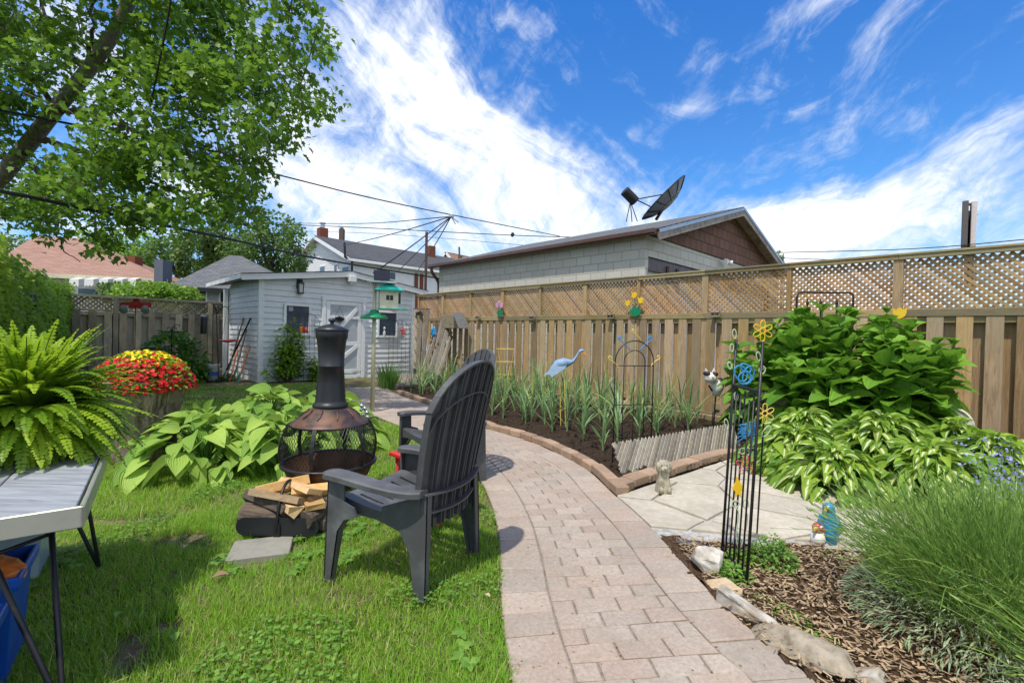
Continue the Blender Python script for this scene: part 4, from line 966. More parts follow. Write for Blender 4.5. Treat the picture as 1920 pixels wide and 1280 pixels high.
for i in range(n):
    q0, q1 = p1.lerp(p2, i / n), p1.lerp(p2, (i + 1) / n); mid_ = (q0 + q1) / 2; kk = len(vs)
    vs += [q0 + Vv * .9 + UP * .18, q1 + Vv * .9 + UP * .18, q1, q0, q1 - UP * .22, mid_ - UP * .29, q0 - UP * .22]; fs += [(kk, kk + 1, kk + 2, kk + 3), (kk + 3, kk + 2, kk + 4, kk + 5, kk + 6)]
    a_, b_ = L_ * i / n, L_ * (i + 1) / n; uv += [(a_, 0), (b_, 0), (b_, 1), (a_, 1), (a_, 0), (b_, 0), (b_, 1), ((a_ + b_) / 2, 1), (a_, 1)]
link_mesh('awning', [tuple(v) for v in vs], fs, awn(), pb, uvs=uv)
p1 = P(251, 505, Yb + 2.5); m = MB(); m.box(p1, Vector((.22, 0, 0)), Vector((0, .22, 0)), UP * .55); m.build('chimney', M['brk'], pb)
# dark blue house with grey hip roof
db_ = thing('dark_house', P(430, 560, 19), 'dark navy house with grey hip roof between the bungalow and the shed', 'house')
M['navy'] = plain('navy_siding', (.018, .026, .045), .6); Yd = 17.5; e1 = P(312, 537, Yd); ez = e1.z; e2 = P(548, 541, Yd + 1.2)
c4 = [Vector((e1.x, Yd, ez)), Vector((e2.x + .6, Yd + 1.2, ez)), Vector((e2.x - .6, Yd + 7, ez)), Vector((e1.x - 1.5, Yd + 6, ez))]; pk = P(440, 479, Yd + 3.2)
hip('roof', c4, pk - Vector((.25, 0, 0)), pk + Vector((.25, .1, 0)), M['shg'], db_)
U_ = (c4[1] - c4[0]).normalized(); Vv = Vector((-U_.y, U_.x, 0)); o_ = c4[0] + U_ * .45 + Vv * .45; o_ = Vector((o_.x, o_.y, 0)); hbox('wall', o_, U_, Vv, (c4[1] - c4[0]).length - .9, 5, 0, ez - .1, M['navy'], db_, .16)
m = MB(); m.bar(c4[0] - UP * .06, c4[1] - UP * .06, .05, .16); m.build('fascia', M['iron'], db_)
p1, p2 = VP(387, 546, o_, Vv), VP(414, 575, o_, Vv); m = MB(); m.box((p1 + p2) / 2 - Vv * .03, U_ * (p2 - p1).dot(U_) / 2, Vv * .04, UP * abs(p1.z - p2.z) / 2); fo = m.build('window', M['whitep'], db_); m = MB(); m.box((p1 + p2) / 2 - Vv * .08, U_ * ((p2 - p1).dot(U_) / 2 - .06), Vv * .006, UP * (abs(p1.z - p2.z) / 2 - .06)); m.build('pane', M['curtain'], fo)
p1 = P(306, 512, Yd + .9); m = MB(); m.box(Vector((p1.x, p1.y, p1.z - .55)), Vector((.17, 0, 0)), Vector((0, .25, 0)), UP * 1.05); m.build('chimney', plain('slate_cladding', (.10, .12, .16), .6), db_)
# ------------------------------------------------------------------ billboard, poles and overhead lines
bb = thing('billboard', P(1817, 560, 45), 'tall billboard seen edge on above the right part of the lattice fence', 'billboard')
m = MB(); vr = ray(1817, 440); vr = Vector((vr.x, vr.y, 0)).normalized(); vx = Vector((vr.y, -vr.x, 0))
for (px, mt) in ((1809, 'dkbrown'), (1825, 'vwhite')):
    q = MB(); c = P(px, 430, 45); q.box(c, vx * (.22 if px == 1809 else .20), vr * 3.0, UP * 2.1, .05); q.build('panel', plain('board_' + mt, (.09, .08, .078) if px == 1809 else (.62, .56, .58), .6), bb)
m.box(P(1817, 434, 45.5), vx * .5, vr * .6, UP * 1.9)
for px in (1810, 1824): m.tube([P(px, 402, 45), P(px - 1, 396, 45), P(px + 3, 393, 45)], .07, 5)
m.tube([P(1821, 405, 45), P(1821, 386, 45)], .09, 6); m.ball(P(1820, 383, 45), .25, .2, .15, 8, 5); m.tube([P(1826, 404, 45), P(1832, 403, 45)], .07, 5); m.tube([P(1817, 470, 45), P(1817, 540, 45)], .35, 8)
m.build('frame', M['twig'], bb)
def wire(pts, r, lab, cat='cable', grp=None, name='overhead_cable', mat='wire'):
    p = [Vector(q) for q in pts]; p = catmull(p, 8) if len(p) > 2 else p
    m = MB(); m.tube(p, r, 5); return tag(m.build(name, M[mat]), lab, cat, grp)
wire([P(-250, 318, 4.2), P(0, 358, 5), P(210, 402, 6.2), P(430, 448, 8), P(610, 487, 10.5), P(830, 523, 14.9)], .022, 'thick black service cable sagging from the tree down to the garage eave', mat='iron')
wire([P(-200, 178, 5), P(0, 207, 6), P(270, 263, 8), P(530, 330, 11), P(760, 385, 14.5), P(1050, 443, 22)], .018, 'thin black cable running from upper left through the maple to behind the garage roof')
wire([P(325, -90, 4.2), P(320, 0, 4.6), P(292, 150, 5.6), P(264, 282, 7)], .011, 'black cord hanging steeply through the maple leaves')
hub = P(846, 406, 16)
wire([P(520, 418, 34), P(680, 419, 26), hub], .02, 'uppermost wire coming to the cable junction from the left, nearly level')
wire([P(640, 461, 27.4), P(730, 440, 20), hub], .02, 'wire from the white house mast up to the cable junction')
wire([P(700, 512, 12.5), P(760, 470, 14), hub], .018, 'wire climbing from the shed roof to the cable junction')
wire([P(745, 510, 24), P(800, 455, 19), hub], .02, 'wire fanning down from the cable junction, left one of the steep pair'); wire([P(783, 508, 24), P(815, 460, 19), hub], .02, 'wire fanning down from the cable junction, right one of the steep pair')
wire([P(380, 416, 40), P(640, 425, 36), P(960, 441, 34), P(1150, 446, 34)], .03, 'long level wire crossing behind the cable junction to the garage roof')
wire([P(520, 432, 50), P(740, 440, 46), P(1100, 470, 40)], .02, 'faint lower wire above the white house roof')
wire([P(1440, 474, 30), P(1700, 467, 26), P(1920, 449, 22), P(2100, 430, 20)], .025, 'wire passing behind the billboard above the fence')
wire([P(1440, 483, 40), P(1560, 487, 40)], .03, 'short low wire beside the small utility pole')
m = MB(); m.ball(hub, .10, .06, .06, 8, 5); m.tube([hub, hub + Vector((.25, 0, -.2))], .02, 5); m.tube([hub, hub + Vector((.15, 0, -.25))], .02, 5); tag(m.build('cable_junction', M['steel']), 'metal clamp where the overhead wires meet above the white house', 'cable clamp')
m = MB(); p1 = P(800, 435, 15.2); m.tube([Vector((p1.x, p1.y, 0)), p1], .045, 8); tag(m.build('metal_pole', M['dkbrown']), 'thin dark metal pole rising beside the garage downspout', 'pole')
m = MB(); p1 = P(641, 427, 34); m.tube([Vector((p1.x, p1.y, 0)), p1], .13, 8); m.box(P(641, 440, 33.8), Vector((.16, 0, 0)), Vector((0, .16, 0)), UP * .4); tag(m.build('utility_pole', M['twig']), 'wooden utility pole standing behind the white house roof', 'utility pole')
m = MB(); p1 = P(1467, 481, 50); m.tube([Vector((p1.x, p1.y, 0)), p1], .16, 8); tag(m.build('utility_pole', M['bark']), 'short stub of a utility pole seen just right of the garage roof', 'utility pole')
m = MB(); p1 = P(961, 440, 33.9); m.ball(p1, .14, .14, .17, 8, 6, .1); tag(m.build('cable_marker', M['iron']), 'small dark blob on the long level wire', 'cable marker')
# two birds? metal bracket seen on the fence cap
m = MB(); c = P(1577, 498, 6.4); 
for k in (-1, 0, 1): m.tube([c + Vector((k * .03, 0, -.05)), c + Vector((k * .035, 0, .0)), c + Vector((k * .07, 0, .012 + .01 * abs(k)))], .005, 5)
m.ball(c + Vector((-.04, 0, .02)), .02, .01, .012, 8, 5); m.ball(c + Vector((.05, 0, .02)), .022, .01, .01, 8, 5); tag(m.build('fence_ornament', M['iron']), 'tiny black ornament perched on the fence cap rail', 'ornament')
# ------------------------------------------------------------------ vegetation
MAPLE = [(0, 0, 0), (.13, .12, .01), (.42, .10, .03), (.30, .30, .01), (.52, .52, .04), (.22, .56, .0), (.17, .72, .01), (0, 1, -.04), (-.17, .72, .01), (-.22, .56, 0), (-.52, .52, .04), (-.30, .30, .01), (-.42, .10, .03), (-.13, .12, .01)]
MAPF = [(0, 1, 13), (1, 2, 3), (13, 11, 12), (1, 3, 11), (1, 11, 13), (3, 4, 5), (11, 9, 10), (3, 5, 9), (3, 9, 11), (5, 6, 8), (5, 8, 9), (6, 7, 8)]
OVAL = [(0, 0, 0), (.30, .25, .03), (.36, .5, .04), (.22, .8, .02), (0, 1, -.03), (-.22, .8, .02), (-.36, .5, .04), (-.30, .25, .03)]
OVF = [(0, 1, 7), (1, 2, 6), (1, 6, 7), (2, 3, 5), (2, 5, 6), (3, 4, 5)]
def leaves(name, pos, dirs, size, mat, parent=None, tpl=(OVAL, OVF), up=None, spread=.6, bend=.15, rnd=None, wr=1.):
    n = len(pos); u = unit(n) * spread + np.array(up if up is not None else (0, 0, 1.)); sz = np.broadcast_to(np.asarray(size, float), (n,))
    return scatter(name, tpl[0], tpl[1], pos, dirs, u, sz, mat, parent, width=sz * wr, bend=bend, rnd=rnd)
# --- big maple
tp = Vector((-10.4, 8.6, 0)); tree = thing('maple_tree', tp, 'large maple leaning in from the upper left with a thick bare trunk through its crown', 'tree')
YT = 7.8
trunk = [Vector((-10.6, 8.8, -.1)), Vector((-10.0, 8.4, 1.6)), P(-130, 410, 8.1), P(-20, 350, 8), P(45, 280, 7.9), P(108, 200, 7.8), P(165, 132, 7.7), P(225, 40, 7.7), P(262, -60, 7.8), P(290, -190, 8)]
m = MB(); tc_ = catmull(trunk, 6); m.tube(tc_, [.15 - .07 * (i / len(tc_)) for i in range(len(tc_))], 10); m.build('trunk', M['bark'], tree, smooth=True)
BR = [([(110, 205), (180, 218), (290, 262), (360, 300), (430, 345)], .05, 7.2), ([(70, 262), (130, 275), (200, 310), (290, 345), (380, 370)], .045, 7.0), ([(185, 122), (240, 112), (330, 125), (420, 140), (490, 132), (560, 100)], .05, 7.4),
      ([(225, 45), (300, 32), (400, 40), (500, 20), (570, 10)], .04, 7.9), ([(108, 200), (60, 150), (20, 80), (-40, -20)], .05, 7.2), ([(165, 135), (170, 60), (178, -40)], .04, 6.8), ([(40, 290), (90, 330), (150, 350), (220, 400), (300, 440)], .04, 7.6),
      ([(490, 132), (540, 170), (600, 190)], .02, 7.3), ([(430, 145), (500, 190), (560, 215)], .02, 7.2), ([(40, 290), (-40, 300), (-160, 340)], .05, 8.6), ([(290, 262), (380, 280), (470, 300)], .025, 6.8),
      ([(262, -60), (380, -90), (520, -60)], .05, 7.8), ([(165, 132), (100, 60), (60, -60)], .05, 9.0), ([(150, 350), (120, 400), (110, 450), (150, 490)], .02, 7.2), ([(300, 345), (400, 400), (480, 430)], .02, 7.3)]
m = MB(); nodes = []
for pts, r0, Yb_ in BR:
    q = [P(pts[0][0], pts[0][1], 7.8)] + [P(x, y, 7.8 + (Yb_ - 7.8) * min(1, (i + 1) / 2)) for i, (x, y) in enumerate(pts[1:])]; c = catmull(q, 6)
    c = [p + Vector((random.gauss(0, .02), random.gauss(0, .02), random.gauss(0, .02))) for p in c]
    m.tube(c, [r0 * (1 - .75 * i / len(c)) for i in range(len(c))], 6, cap=False); nodes += c
nodes += tc_[14:]
POLY = [(-420, -330), (230, -330), (420, -150), (555, -60), (575, -20), (612, 30), (606, 75), (632, 110), (622, 150), (634, 200), (600, 232), (560, 225), (545, 262), (512, 300), (522, 335), (498, 365), (515, 390), (480, 408), (440, 425), (400, 418), (360, 438), (330, 430), (270, 425), (225, 440), (200, 470), (170, 488), (150, 462), (120, 470), (80, 440), (30, 405), (-60, 420), (-420, 430)]
def trunk_px(x, y):
    d = np.full(x.shape, 999.); q = [(-20, 350), (45, 280), (108, 200), (165, 132), (225, 40), (262, -60)]
    for a_, b_ in zip(q, q[1:]):
        v = np.array(b_, float) - a_; u = np.clip(((x - a_[0]) * v[0] + (y - a_[1]) * v[1]) / (v @ v), 0, 1); d = np.minimum(d, np.hypot(x - a_[0] - u * v[0], y - a_[1] - u * v[1]))
    return d
cx = rng.uniform(-600, 640, 9000); cy = rng.uniform(-700, 530, 9000); k = inside(cx, cy, POLY); cx, cy = cx[k], cy[k]
dz_ = rng.uniform(-1, 1, len(cx)); Yc = 6.9 + dz_ * 1.5 + (cx < 60) * rng.uniform(0, 1.4, len(cx))
nz = vnoise(np.stack([cx / 62, cy / 44, Yc * 1.1], 1), 3); edge = np.clip((cx - 330) / 320, 0, 1) * .12
k = (nz > .425 + edge) ; cx, cy, Yc = cx[k], cy[k], Yc[k]; k = (cx > -170) | (cy < 60) & (cx > -260); cx, cy, Yc = cx[k], cy[k], Yc[k]; _d = trunk_px(cx, cy); k = ~((_d < 40) & (Yc < 8.3) & (rng.random(len(cx)) < .93)); k &= cx < 618; cx, cy, Yc = cx[k][:1330], cy[k][:1330], Yc[k][:1330]
CL = np.array([tuple(P(x, y, Y)) for x, y, Y in zip(cx, cy, Yc)])
ND = [np.array(p) for p in nodes]; order = np.argsort([min(np.linalg.norm(c - np.array(n_)) for n_ in ND[::4]) for c in CL]); arr = np.array(ND)
for i in order:
    c = CL[i]; d = np.linalg.norm(arr - c, axis=1); j = int(np.argmin(d)); p = Vector(arr[j]); q = Vector(c); 
    if d[j] < .08: continue
    mid_ = p.lerp(q, .5) + Vector((random.gauss(0, .05), random.gauss(0, .05), .06 + random.gauss(0, .03)))
    r0 = .004 + .007 * min(1, d[j]); m.tube([p, mid_, q], [r0 * 1.4, r0, r0 * .5], 4, cap=False); arr = np.vstack([arr, [tuple(mid_)], [c]])
m.build('branch', M['twig'], tree)
nl = 36; pos = np.repeat(CL, nl, 0) + rng.normal(0, 1, (len(CL) * nl, 3)) * np.array([.125, .125, .105]); n = len(pos)
d = unit(n) + np.array([.25, 0, -.35]); leaves('crown', pos, d, rng.uniform(.06, .115, n), M['maple'], tree, (MAPLE, MAPF), spread=.75, bend=.2)
# --- trees and bushes far off
def puff_tree(name, c, rx, ry, rz__, n, size, mat, label, cat='tree', trunk_h=None, seed=1, grp=None, gap=.36, tpl=(OVAL, OVF)):
    c = Vector(c); o = thing(name, (c.x, c.y, 0), label, cat, grp)
    q = unit(n * 3) * (rng.random(n * 3)[:, None] ** .42); nz = vnoise(q * 3.1 + 50, seed) ; r_ = np.linalg.norm(q, axis=1); k = (nz > gap) & (r_ < .72 + .5 * vnoise(q / (r_[:, None] + .01) * 2.3 + 20, seed + 1)); q = q[k][:n]
    pos = q * np.array([rx, ry, rz__]) + np.array(c); leaves('crown', pos, q + unit(len(q)) * .9, rng.uniform(.7, 1.3, len(q)) * size, mat, o, tpl, spread=.8)
    if trunk_h is not None:
        mm = MB(); mm.tube([Vector((c.x, c.y, 0)), Vector((c.x + .1, c.y, c.z - rz__ * .4)), Vector(c) + UP * rz__ * .3], [.06 * rx + .04, .05 * rx + .03, .02], 7)
        for i in range(7): an = i * 2.4; mm.tube(bez([Vector((c.x, c.y, c.z - rz__ * .5)), c + Vector((math.cos(an) * rx * .3, math.sin(an) * ry * .3, -rz__ * .1)), c + Vector((math.cos(an) * rx * .75, math.sin(an) * ry * .75, rz__ * (.1 + .5 * (i % 3) / 2)))], 5), [.045 * rx, .035 * rx, .03 * rx, .02 * rx, .015 * rx, .008], 5)
        mm.build('trunk', M['twig'], o)
    return o
def at(px, py, Y): return P(px, py, Y)
puff_tree('olive_tree', at(505, 470, 24), 2.3, 2.2, 2.1, 5200, .16, M['far_leaf'], 'loose olive green tree behind the dark house, left of the white house', trunk_h=1, seed=5, gap=.42)
puff_tree('tree', at(400, 455, 27), 2.6, 2.2, 2.1, 3600, .2, M['far_leaf'], 'tree with bare branches showing above the dark hip roof, under the maple', trunk_h=1, seed=6, gap=.5)
puff_tree('tree', at(225, 478, 30), 2.8, 2.2, 1.9, 4200, .2, M['vine'], 'light green tree behind the bungalow chimney', trunk_h=1, seed=7, gap=.45)
puff_tree('tree', at(330, 490, 29), 2.2, 2.2, 1.5, 3000, .2, M['far_leaf'], 'small tree between bungalow chimney and dark house', trunk_h=1, seed=8, gap=.45)
puff_tree('tree', at(60, 500, 32), 3.4, 2.2, 2.4, 3200, .22, M['far_leaf'], 'tree behind the left end of the bungalow roof', trunk_h=1, seed=9)
puff_tree('tree', at(1449, 490, 24), .55, .6, .6, 500, .10, M['far_leaf'], 'bit of green treetop showing right of the garage gable', trunk_h=1, seed=10)
o = puff_tree('bush', at(290, 552, 14.6), 1.5, .5, .42, 2600, .10, M['vine'], 'light green bush rising above the back fence under the bungalow awning', 'bush', seed=11, gap=.3)
o = puff_tree('bush', at(215, 548, 15.2), .6, .4, .35, 700, .10, M['far_leaf'], 'small leafy bush above the back fence left of the toy truck', 'bush', seed=12, gap=.3)
# --- hedge
hA, hB = Vector((-11.9, 12.6, 0)), Vector((-5.3, 4.3, 0)); hd = (hB - hA); hL = hd.length; hu = hd.normalized(); hn = Vector((-hu.y, hu.x, 0)); hn = hn if hn.x > 0 else -hn
he = thing('hedge', hA.lerp(hB, .5), 'tall vine covered hedge along the left edge behind the fern', 'hedge')
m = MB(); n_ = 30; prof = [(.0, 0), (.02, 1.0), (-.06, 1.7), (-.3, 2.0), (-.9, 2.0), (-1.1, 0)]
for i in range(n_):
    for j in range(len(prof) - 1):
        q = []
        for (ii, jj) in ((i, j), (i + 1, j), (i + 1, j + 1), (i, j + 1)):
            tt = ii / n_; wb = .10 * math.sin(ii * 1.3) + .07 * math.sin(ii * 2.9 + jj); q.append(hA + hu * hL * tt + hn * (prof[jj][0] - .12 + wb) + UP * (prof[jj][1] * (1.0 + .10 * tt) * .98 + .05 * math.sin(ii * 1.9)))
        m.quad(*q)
m.build('branches', M['dark_leaf'], he)  # added solid dark core inside the leaves, stops see-through; no separate twigs
n = 42000; tt = rng.random(n) ** .8; hh = rng.random(n) * 2.25; top = hh > 2.0
inn = np.where(top, rng.uniform(0, .9, n), rng.uniform(-.06, .12, n)); zz = np.where(top, 2.0 + rng.normal(.03, .06, n), hh) * (1.0 + .10 * tt)
lump = .16 * (vnoise(np.stack([tt * hL * 1.2, hh * 1.3, tt * 0], 1), 4) - .5) * 2
base = np.array(hA) + np.outer(tt * hL, np.array(hu)) + np.outer(lump - inn - np.clip(hh - 1.6, 0, 1) * .4 * (~top), np.array(hn)); base[:, 2] = zz + (lump * .6) * (hh > 1.5)
d = unit(n) * .7 + np.array([hn.x * .5, hn.y * .5, -.35]); leaves('foliage', base, d, rng.uniform(.045, .085, n), M['hedge'], he, up=(hn.x * .9, hn.y * .9, .5), spread=.7, wr=1.1)
# --- lawn
lawn = [(p.x, p.y) for p in Lc] + [(p.x, p.y) for p in (G(600, 716), G(452, 722), G(250, 724), G(120, 748))] + [(-8.2, 6.8), (-5.6, 4.2), (-3.6, .7)]
def ok_ground(X, Y):
    r = np.ones(X.shape, bool)
    for (px, py, rad) in ((492, 1032, .17), (672, 938, .2), (596, 984, .165), (530, 1000, .12)): c = G(px, py); r &= np.hypot(X - c.x, Y - c.y) > rad
    return r
def blades(name, X, Y, h, wd, mat, lean=.45, z0=-.01):
    n = len(X); an = rng.uniform(0, 6.283, n); ln = rng.uniform(.1, 1, n) * lean * h
    dx, dy = np.cos(an), np.sin(an); b = np.stack([X, Y, np.full(n, z0)], 1); s_ = np.stack([-dy, dx, np.zeros(n)], 1) * (wd / 2)[:, None]
    mid_ = b + np.stack([dx * ln * .35, dy * ln * .35, h * .6], 1); tip = b + np.stack([dx * ln, dy * ln, h], 1)
    V = np.stack([b - s_, b + s_, mid_ + s_ * .75, mid_ - s_ * .75, tip], 1).reshape(-1, 3); i = np.arange(n) * 5
    F_ = np.concatenate([np.stack([i, i + 1, i + 2], 1), np.stack([i, i + 2, i + 3], 1), np.stack([i + 3, i + 2, i + 4], 1)]); r = rng.random(n)
    return link_mesh(name, V, F_, mat, rnd=np.concatenate([r, r, r]))
tr = [G(215, 985), G(330, 1080), G(420, 1235), G(470, 1330)]
def trackd(X, Y):
    d = np.full(X.shape, 9.)
    for a_, b_ in zip(tr, tr[1:]):
        ab = np.array([b_.x - a_.x, b_.y - a_.y]); t_ = np.clip(((X - a_.x) * ab[0] + (Y - a_.y) * ab[1]) / (ab @ ab), 0, 1); d = np.minimum(d, np.hypot(X - a_.x - t_ * ab[0], Y - a_.y - t_ * ab[1]))
    return d
XX, YY = [], []
for (y0, y1, den) in ((.9, 2.0, 26000), (2.0, 3.0, 17000), (3.0, 4.2, 9500), (4.2, 6.2, 4300), (6.2, 11, 1300)):
    x0, x1 = -y1 * 1.2 - .2, .2; n = int(den * (x1 - x0) * (y1 - y0)); X = rng.uniform(x0, x1, n); Y = rng.uniform(y0, y1, n)
    k = inside(X, Y, lawn) & ok_ground(X, Y); X, Y = X[k], Y[k]; nz = vnoise(np.stack([X * 4.2 + 60, Y * 4.2 + 60, X * 0], 1), 8) * .65 + vnoise(np.stack([X * 13 + 60, Y * 13 + 60, X * 0], 1), 9) * .35
    thr = .15 + .20 * np.exp(-(trackd(X, Y) / .34) ** 2); k = (nz + rng.normal(0, .05, len(X))) > thr; XX.append(X[k]); YY.append(Y[k])
X, Y = np.concatenate(XX), np.concatenate(YY); n = len(X); X = X + rng.normal(0, .014, n)
hv = (.018 + .024 * vnoise(np.stack([X * 2.1 + 9, Y * 2.1 + 9, X * 0], 1), 12)) * rng.uniform(.6, 1.35, n) * np.where(Y > 6, .9, 1); hv *= (1 + (rng.random(n) > .985) * 1.0)
tag(blades('grass', X, Y, hv, rng.uniform(.0020, .0040, n) * np.clip(Y / 2.6, 1, 2.4), M['grass'], 1.35), 'short bright green lawn grass around the chairs and fire pit', 'grass', kind='stuff')
# clover and broad weeds in the lawn
n = 26000; X = rng.uniform(-3.0, 0, n); Y = rng.uniform(1.0, 4.2, n); k = inside(X, Y, lawn) & ok_ground(X, Y); X, Y = X[k], Y[k]
nz = vnoise(np.stack([X * 2.3 + 30, Y * 2.3 + 30, X * 0], 1), 15) + .28 * np.exp(-(((X + 1.35) / .5) ** 2 + ((Y - 1.5) / .45) ** 2)); k = nz > .80; X, Y = X[k], Y[k]; n = len(X)
d = unit(n); d[:, 2] = np.abs(d[:, 2]) * .2
tag(leaves('clover', np.stack([X, Y, rng.uniform(.008, .038, n)], 1), d, rng.uniform(.010, .022, n), M['clover'], spread=.35, wr=1.25), 'low clover and broadleaf weeds growing through the lawn', 'clover', kind='stuff')
n = 500; X = rng.uniform(-2.6, -.1, n); Y = rng.uniform(1.1, 4.0, n); k = inside(X, Y, lawn) & ok_ground(X, Y); X, Y = X[k], Y[k]; k = vnoise(np.stack([X * 1.7 + 5, Y * 1.7 + 5, X * 0], 1), 33) > .5; X, Y = X[k], Y[k]
pos, dd = [], []
for x, y in zip(X, Y):
    a0 = random.random() * 6
    for i in range(6): an = a0 + i * 1.05 + random.uniform(-.2, .2); pos.append((x, y, .012)); dd.append((math.cos(an), math.sin(an), .45))
n = len(pos); tag(leaves('plantain_weeds', pos, dd, rng.uniform(.025, .055, n), M['clover'], spread=.3, bend=.35, wr=.75), 'broad plantain rosettes scattered in the grass', 'weeds', kind='stuff')
# --- hostas
def hostas(name, centres, label, mat, nl, size, wr, loc, nx=6, ny=8, wf=None, droop=.5, cat='hosta', cup=.25, rip=.012):
    wf = wf or (lambda t_: .5 * (math.sin(math.pi * min(1, t_ ** .72 * 1.0)) ** .8) * (1 - .12 * t_) if 0 < t_ < 1 else .015)
    v, f = grid_leaf(nx, ny, wf, cup=cup, arch=.10, ripple=rip); o = thing(name, loc, label, cat); pos, dd, up, sz, bd = [], [], [], [], []; st = MB()
    for (c, R_, H_, w_) in centres:
        for i in range(int(nl * w_)):
            an = random.uniform(0, 6.283); r_ = random.random() ** .55; d = Vector((math.cos(an), math.sin(an), 0)); L_ = size * random.uniform(.72, 1.18)
            z = H_ * (1 - r_ ** 2.2 * .82) * random.uniform(.82, 1.06); b = Vector(c) + d * max(.02, (R_ * r_ - L_ * .35)) + UP * z
            el_ = .55 - 1.15 * r_ + random.uniform(-.45, .45); d2 = Vector((d.x + random.uniform(-.75, .75), d.y + random.uniform(-.75, .75), el_)).normalized()
            pos.append(tuple(b)); dd.append(tuple(d2)); up.append((random.gauss(0, .4), random.gauss(0, .4), 1)); sz.append(L_ * random.uniform(.7, 1.15)); bd.append(droop * random.uniform(.5, 1.3))
            if i % 2 == 0: st.tube([Vector(c) + d * .05, Vector(c) + d * R_ * r_ * .4 + UP * z * .75, b], [.006, .005, .004], 4, cap=False)
    scatter('foliage', v, f, pos, dd, up, sz, M[mat], o, width=np.array(sz) * wr, bend=bd, smooth=True, tuv=leaf_uv(nx, ny)); st.build('stems', M['clover'], o); return o
hostas('hosta', [((-2.62, 4.0, 0), .62, .46, 1), ((-2.0, 4.1, 0), .56, .46, .8), ((-2.45, 4.75, 0), .66, .56, 1), ((-1.85, 4.85, 0), .55, .50, .7), ((-2.2, 5.4, 0), .5, .5, .5)], 'big bright green hosta clump with broad ribbed leaves between stump and fire pit', 'hosta', 150, .205, .78, (-2.2, 4.3, 0), droop=.34)
wfv = lambda t_: .5 * math.sin(math.pi * t_ ** .8) ** .9 if 0 < t_ < 1 else .012
hostas('variegated_hosta', [((2.66, 4.3, 0), .52, .40, .9), ((2.62, 3.75, 0), .46, .36, .8), ((3.3, 4.1, 0), .6, .56, 1.25), ((3.2, 3.5, 0), .5, .44, .9), ((3.95, 3.75, 0), .52, .46, 1.0), ((4.0, 4.15, 0), .42, .50, .8), ((4.35, 3.9, 0), .38, .36, .5), ((2.95, 4.6, 0), .5, .52, .9)], 'wide mound of hosta with white centred leaves spilling over the flagstones', 'vhosta', 430, .150, .50, (3.2, 3.95, 0), nx=4, ny=7, wf=wfv, droop=.5, cup=.3)
# --- cup plant
o = thing('cup_plant', (3.66, 5.22, 0), 'big dark green leafy shrub with toothed leaves against the fence behind the striped hosta', 'shrub')
def wser(t_): return (.5 * math.sin(math.pi * min(1, t_ * .93 + .05)) ** .75 * (1 - .25 * t_)) * (1 + .30 * ((t_ * 8.99) % 1.0 - .5)) if 0 < t_ < 1 else .01
v, f = grid_leaf(4, 18, wser, cup=.28, arch=.12, ripple=.03); pos, dd, up, sz, bd = [], [], [], [], []; st = MB()
for i in range(78):
    an = random.uniform(0, 6.283); r_ = random.random() ** .5; b = Vector((3.62, 5.26, 0)) + (A * math.cos(an) * .86 + B * math.sin(an) * .48) * r_; b.z = 0; Ht = (1.56 - .55 * r_ ** 2) * random.uniform(.88, 1.06)
    ld = Vector((random.gauss(0, .1), random.gauss(-.05, .1), 0)) + (b - Vector((3.62, 5.26, 0))) * .22; pts = [b, b + ld * .3 + UP * Ht * .5, b + ld + UP * Ht]; c = bez(pts, 8); st.tube(c, [.013, .012, .012, .011, .010, .009, .008, .006, .005], 5, cap=False)
    a0 = random.uniform(0, 3.14); k = 0; z = .18
    while z < 1.0:
        p = c[0].lerp(c[1], 0) if False else bez(pts, 40)[int(z * 40)]; L_ = (.38 - .18 * z ** 3) * random.uniform(.85, 1.2)
        for sgn in (0, math.pi):
            an2 = a0 + k * 1.571 + sgn + random.uniform(-.15, .15); e_ = .45 + .8 * max(0, z - .5) * 2 + random.uniform(-.35, .45); pos.append(tuple(p)); dd.append((math.cos(an2), math.sin(an2), e_)); up.append((random.gauss(0, .35), random.gauss(0, .35), 1)); sz.append(L_); bd.append(random.uniform(.35, 1.0) * (1.15 - .7 * z))
        z += random.uniform(.075, .11); k += 1
    for j in range(4): an2 = random.uniform(0, 6.28); pos.append(tuple(pts[-1])); dd.append((math.cos(an2), math.sin(an2), 1.6)); up.append((0, 0, 1)); sz.append(random.uniform(.09, .16)); bd.append(.35)
scatter('foliage', v, f, pos, dd, up, sz, M['cup'], o, width=np.array(sz) * .68, bend=bd, smooth=True, tuv=leaf_uv(4, 18)); st.build('stems', M['clover'], o)
# --- strap-leaved plants
def straps(n, L_, wd, base_r, erect, droop, seg=6):
    """ribbon leaves from a point: returns verts, faces, rnd"""
    V, F_, r_ = [], [], []
    for i in range(n):
        an = random.uniform(0, 6.283); d = Vector((math.cos(an), math.sin(an), 0)); l = L_ * random.uniform(.65, 1.2); e_ = erect * random.uniform(.75, 1.15); p = d * random.uniform(0, base_r); dirv = (d * (1 - min(.97, e_)) + UP * e_).normalized(); s_ = Vector((-d.y, d.x, 0)); q = random.random(); k = len(V); tw = random.uniform(-.5, .5)
        for j in range(seg + 1):
            t_ = j / seg; w_ = wd * (1 - t_ ** 2) * .5 * (.5 + min(1, t_ * 4) * .5) + .0006; ss = (s_ + UP * tw * t_).normalized(); V += [tuple(p - ss * w_), tuple(p + ss * w_)]
            p = p + dirv * l / seg; dirv = (dirv + (d * .5 - UP) * droop * (t_ + .15) * random.uniform(.6, 1.4)).normalized()
        for j in range(seg): F_.append((k + 2 * j, k + 2 * j + 1, k + 2 * j + 3, k + 2 * j + 2)); r_.append(q)
    return V, F_, r_
gv = []
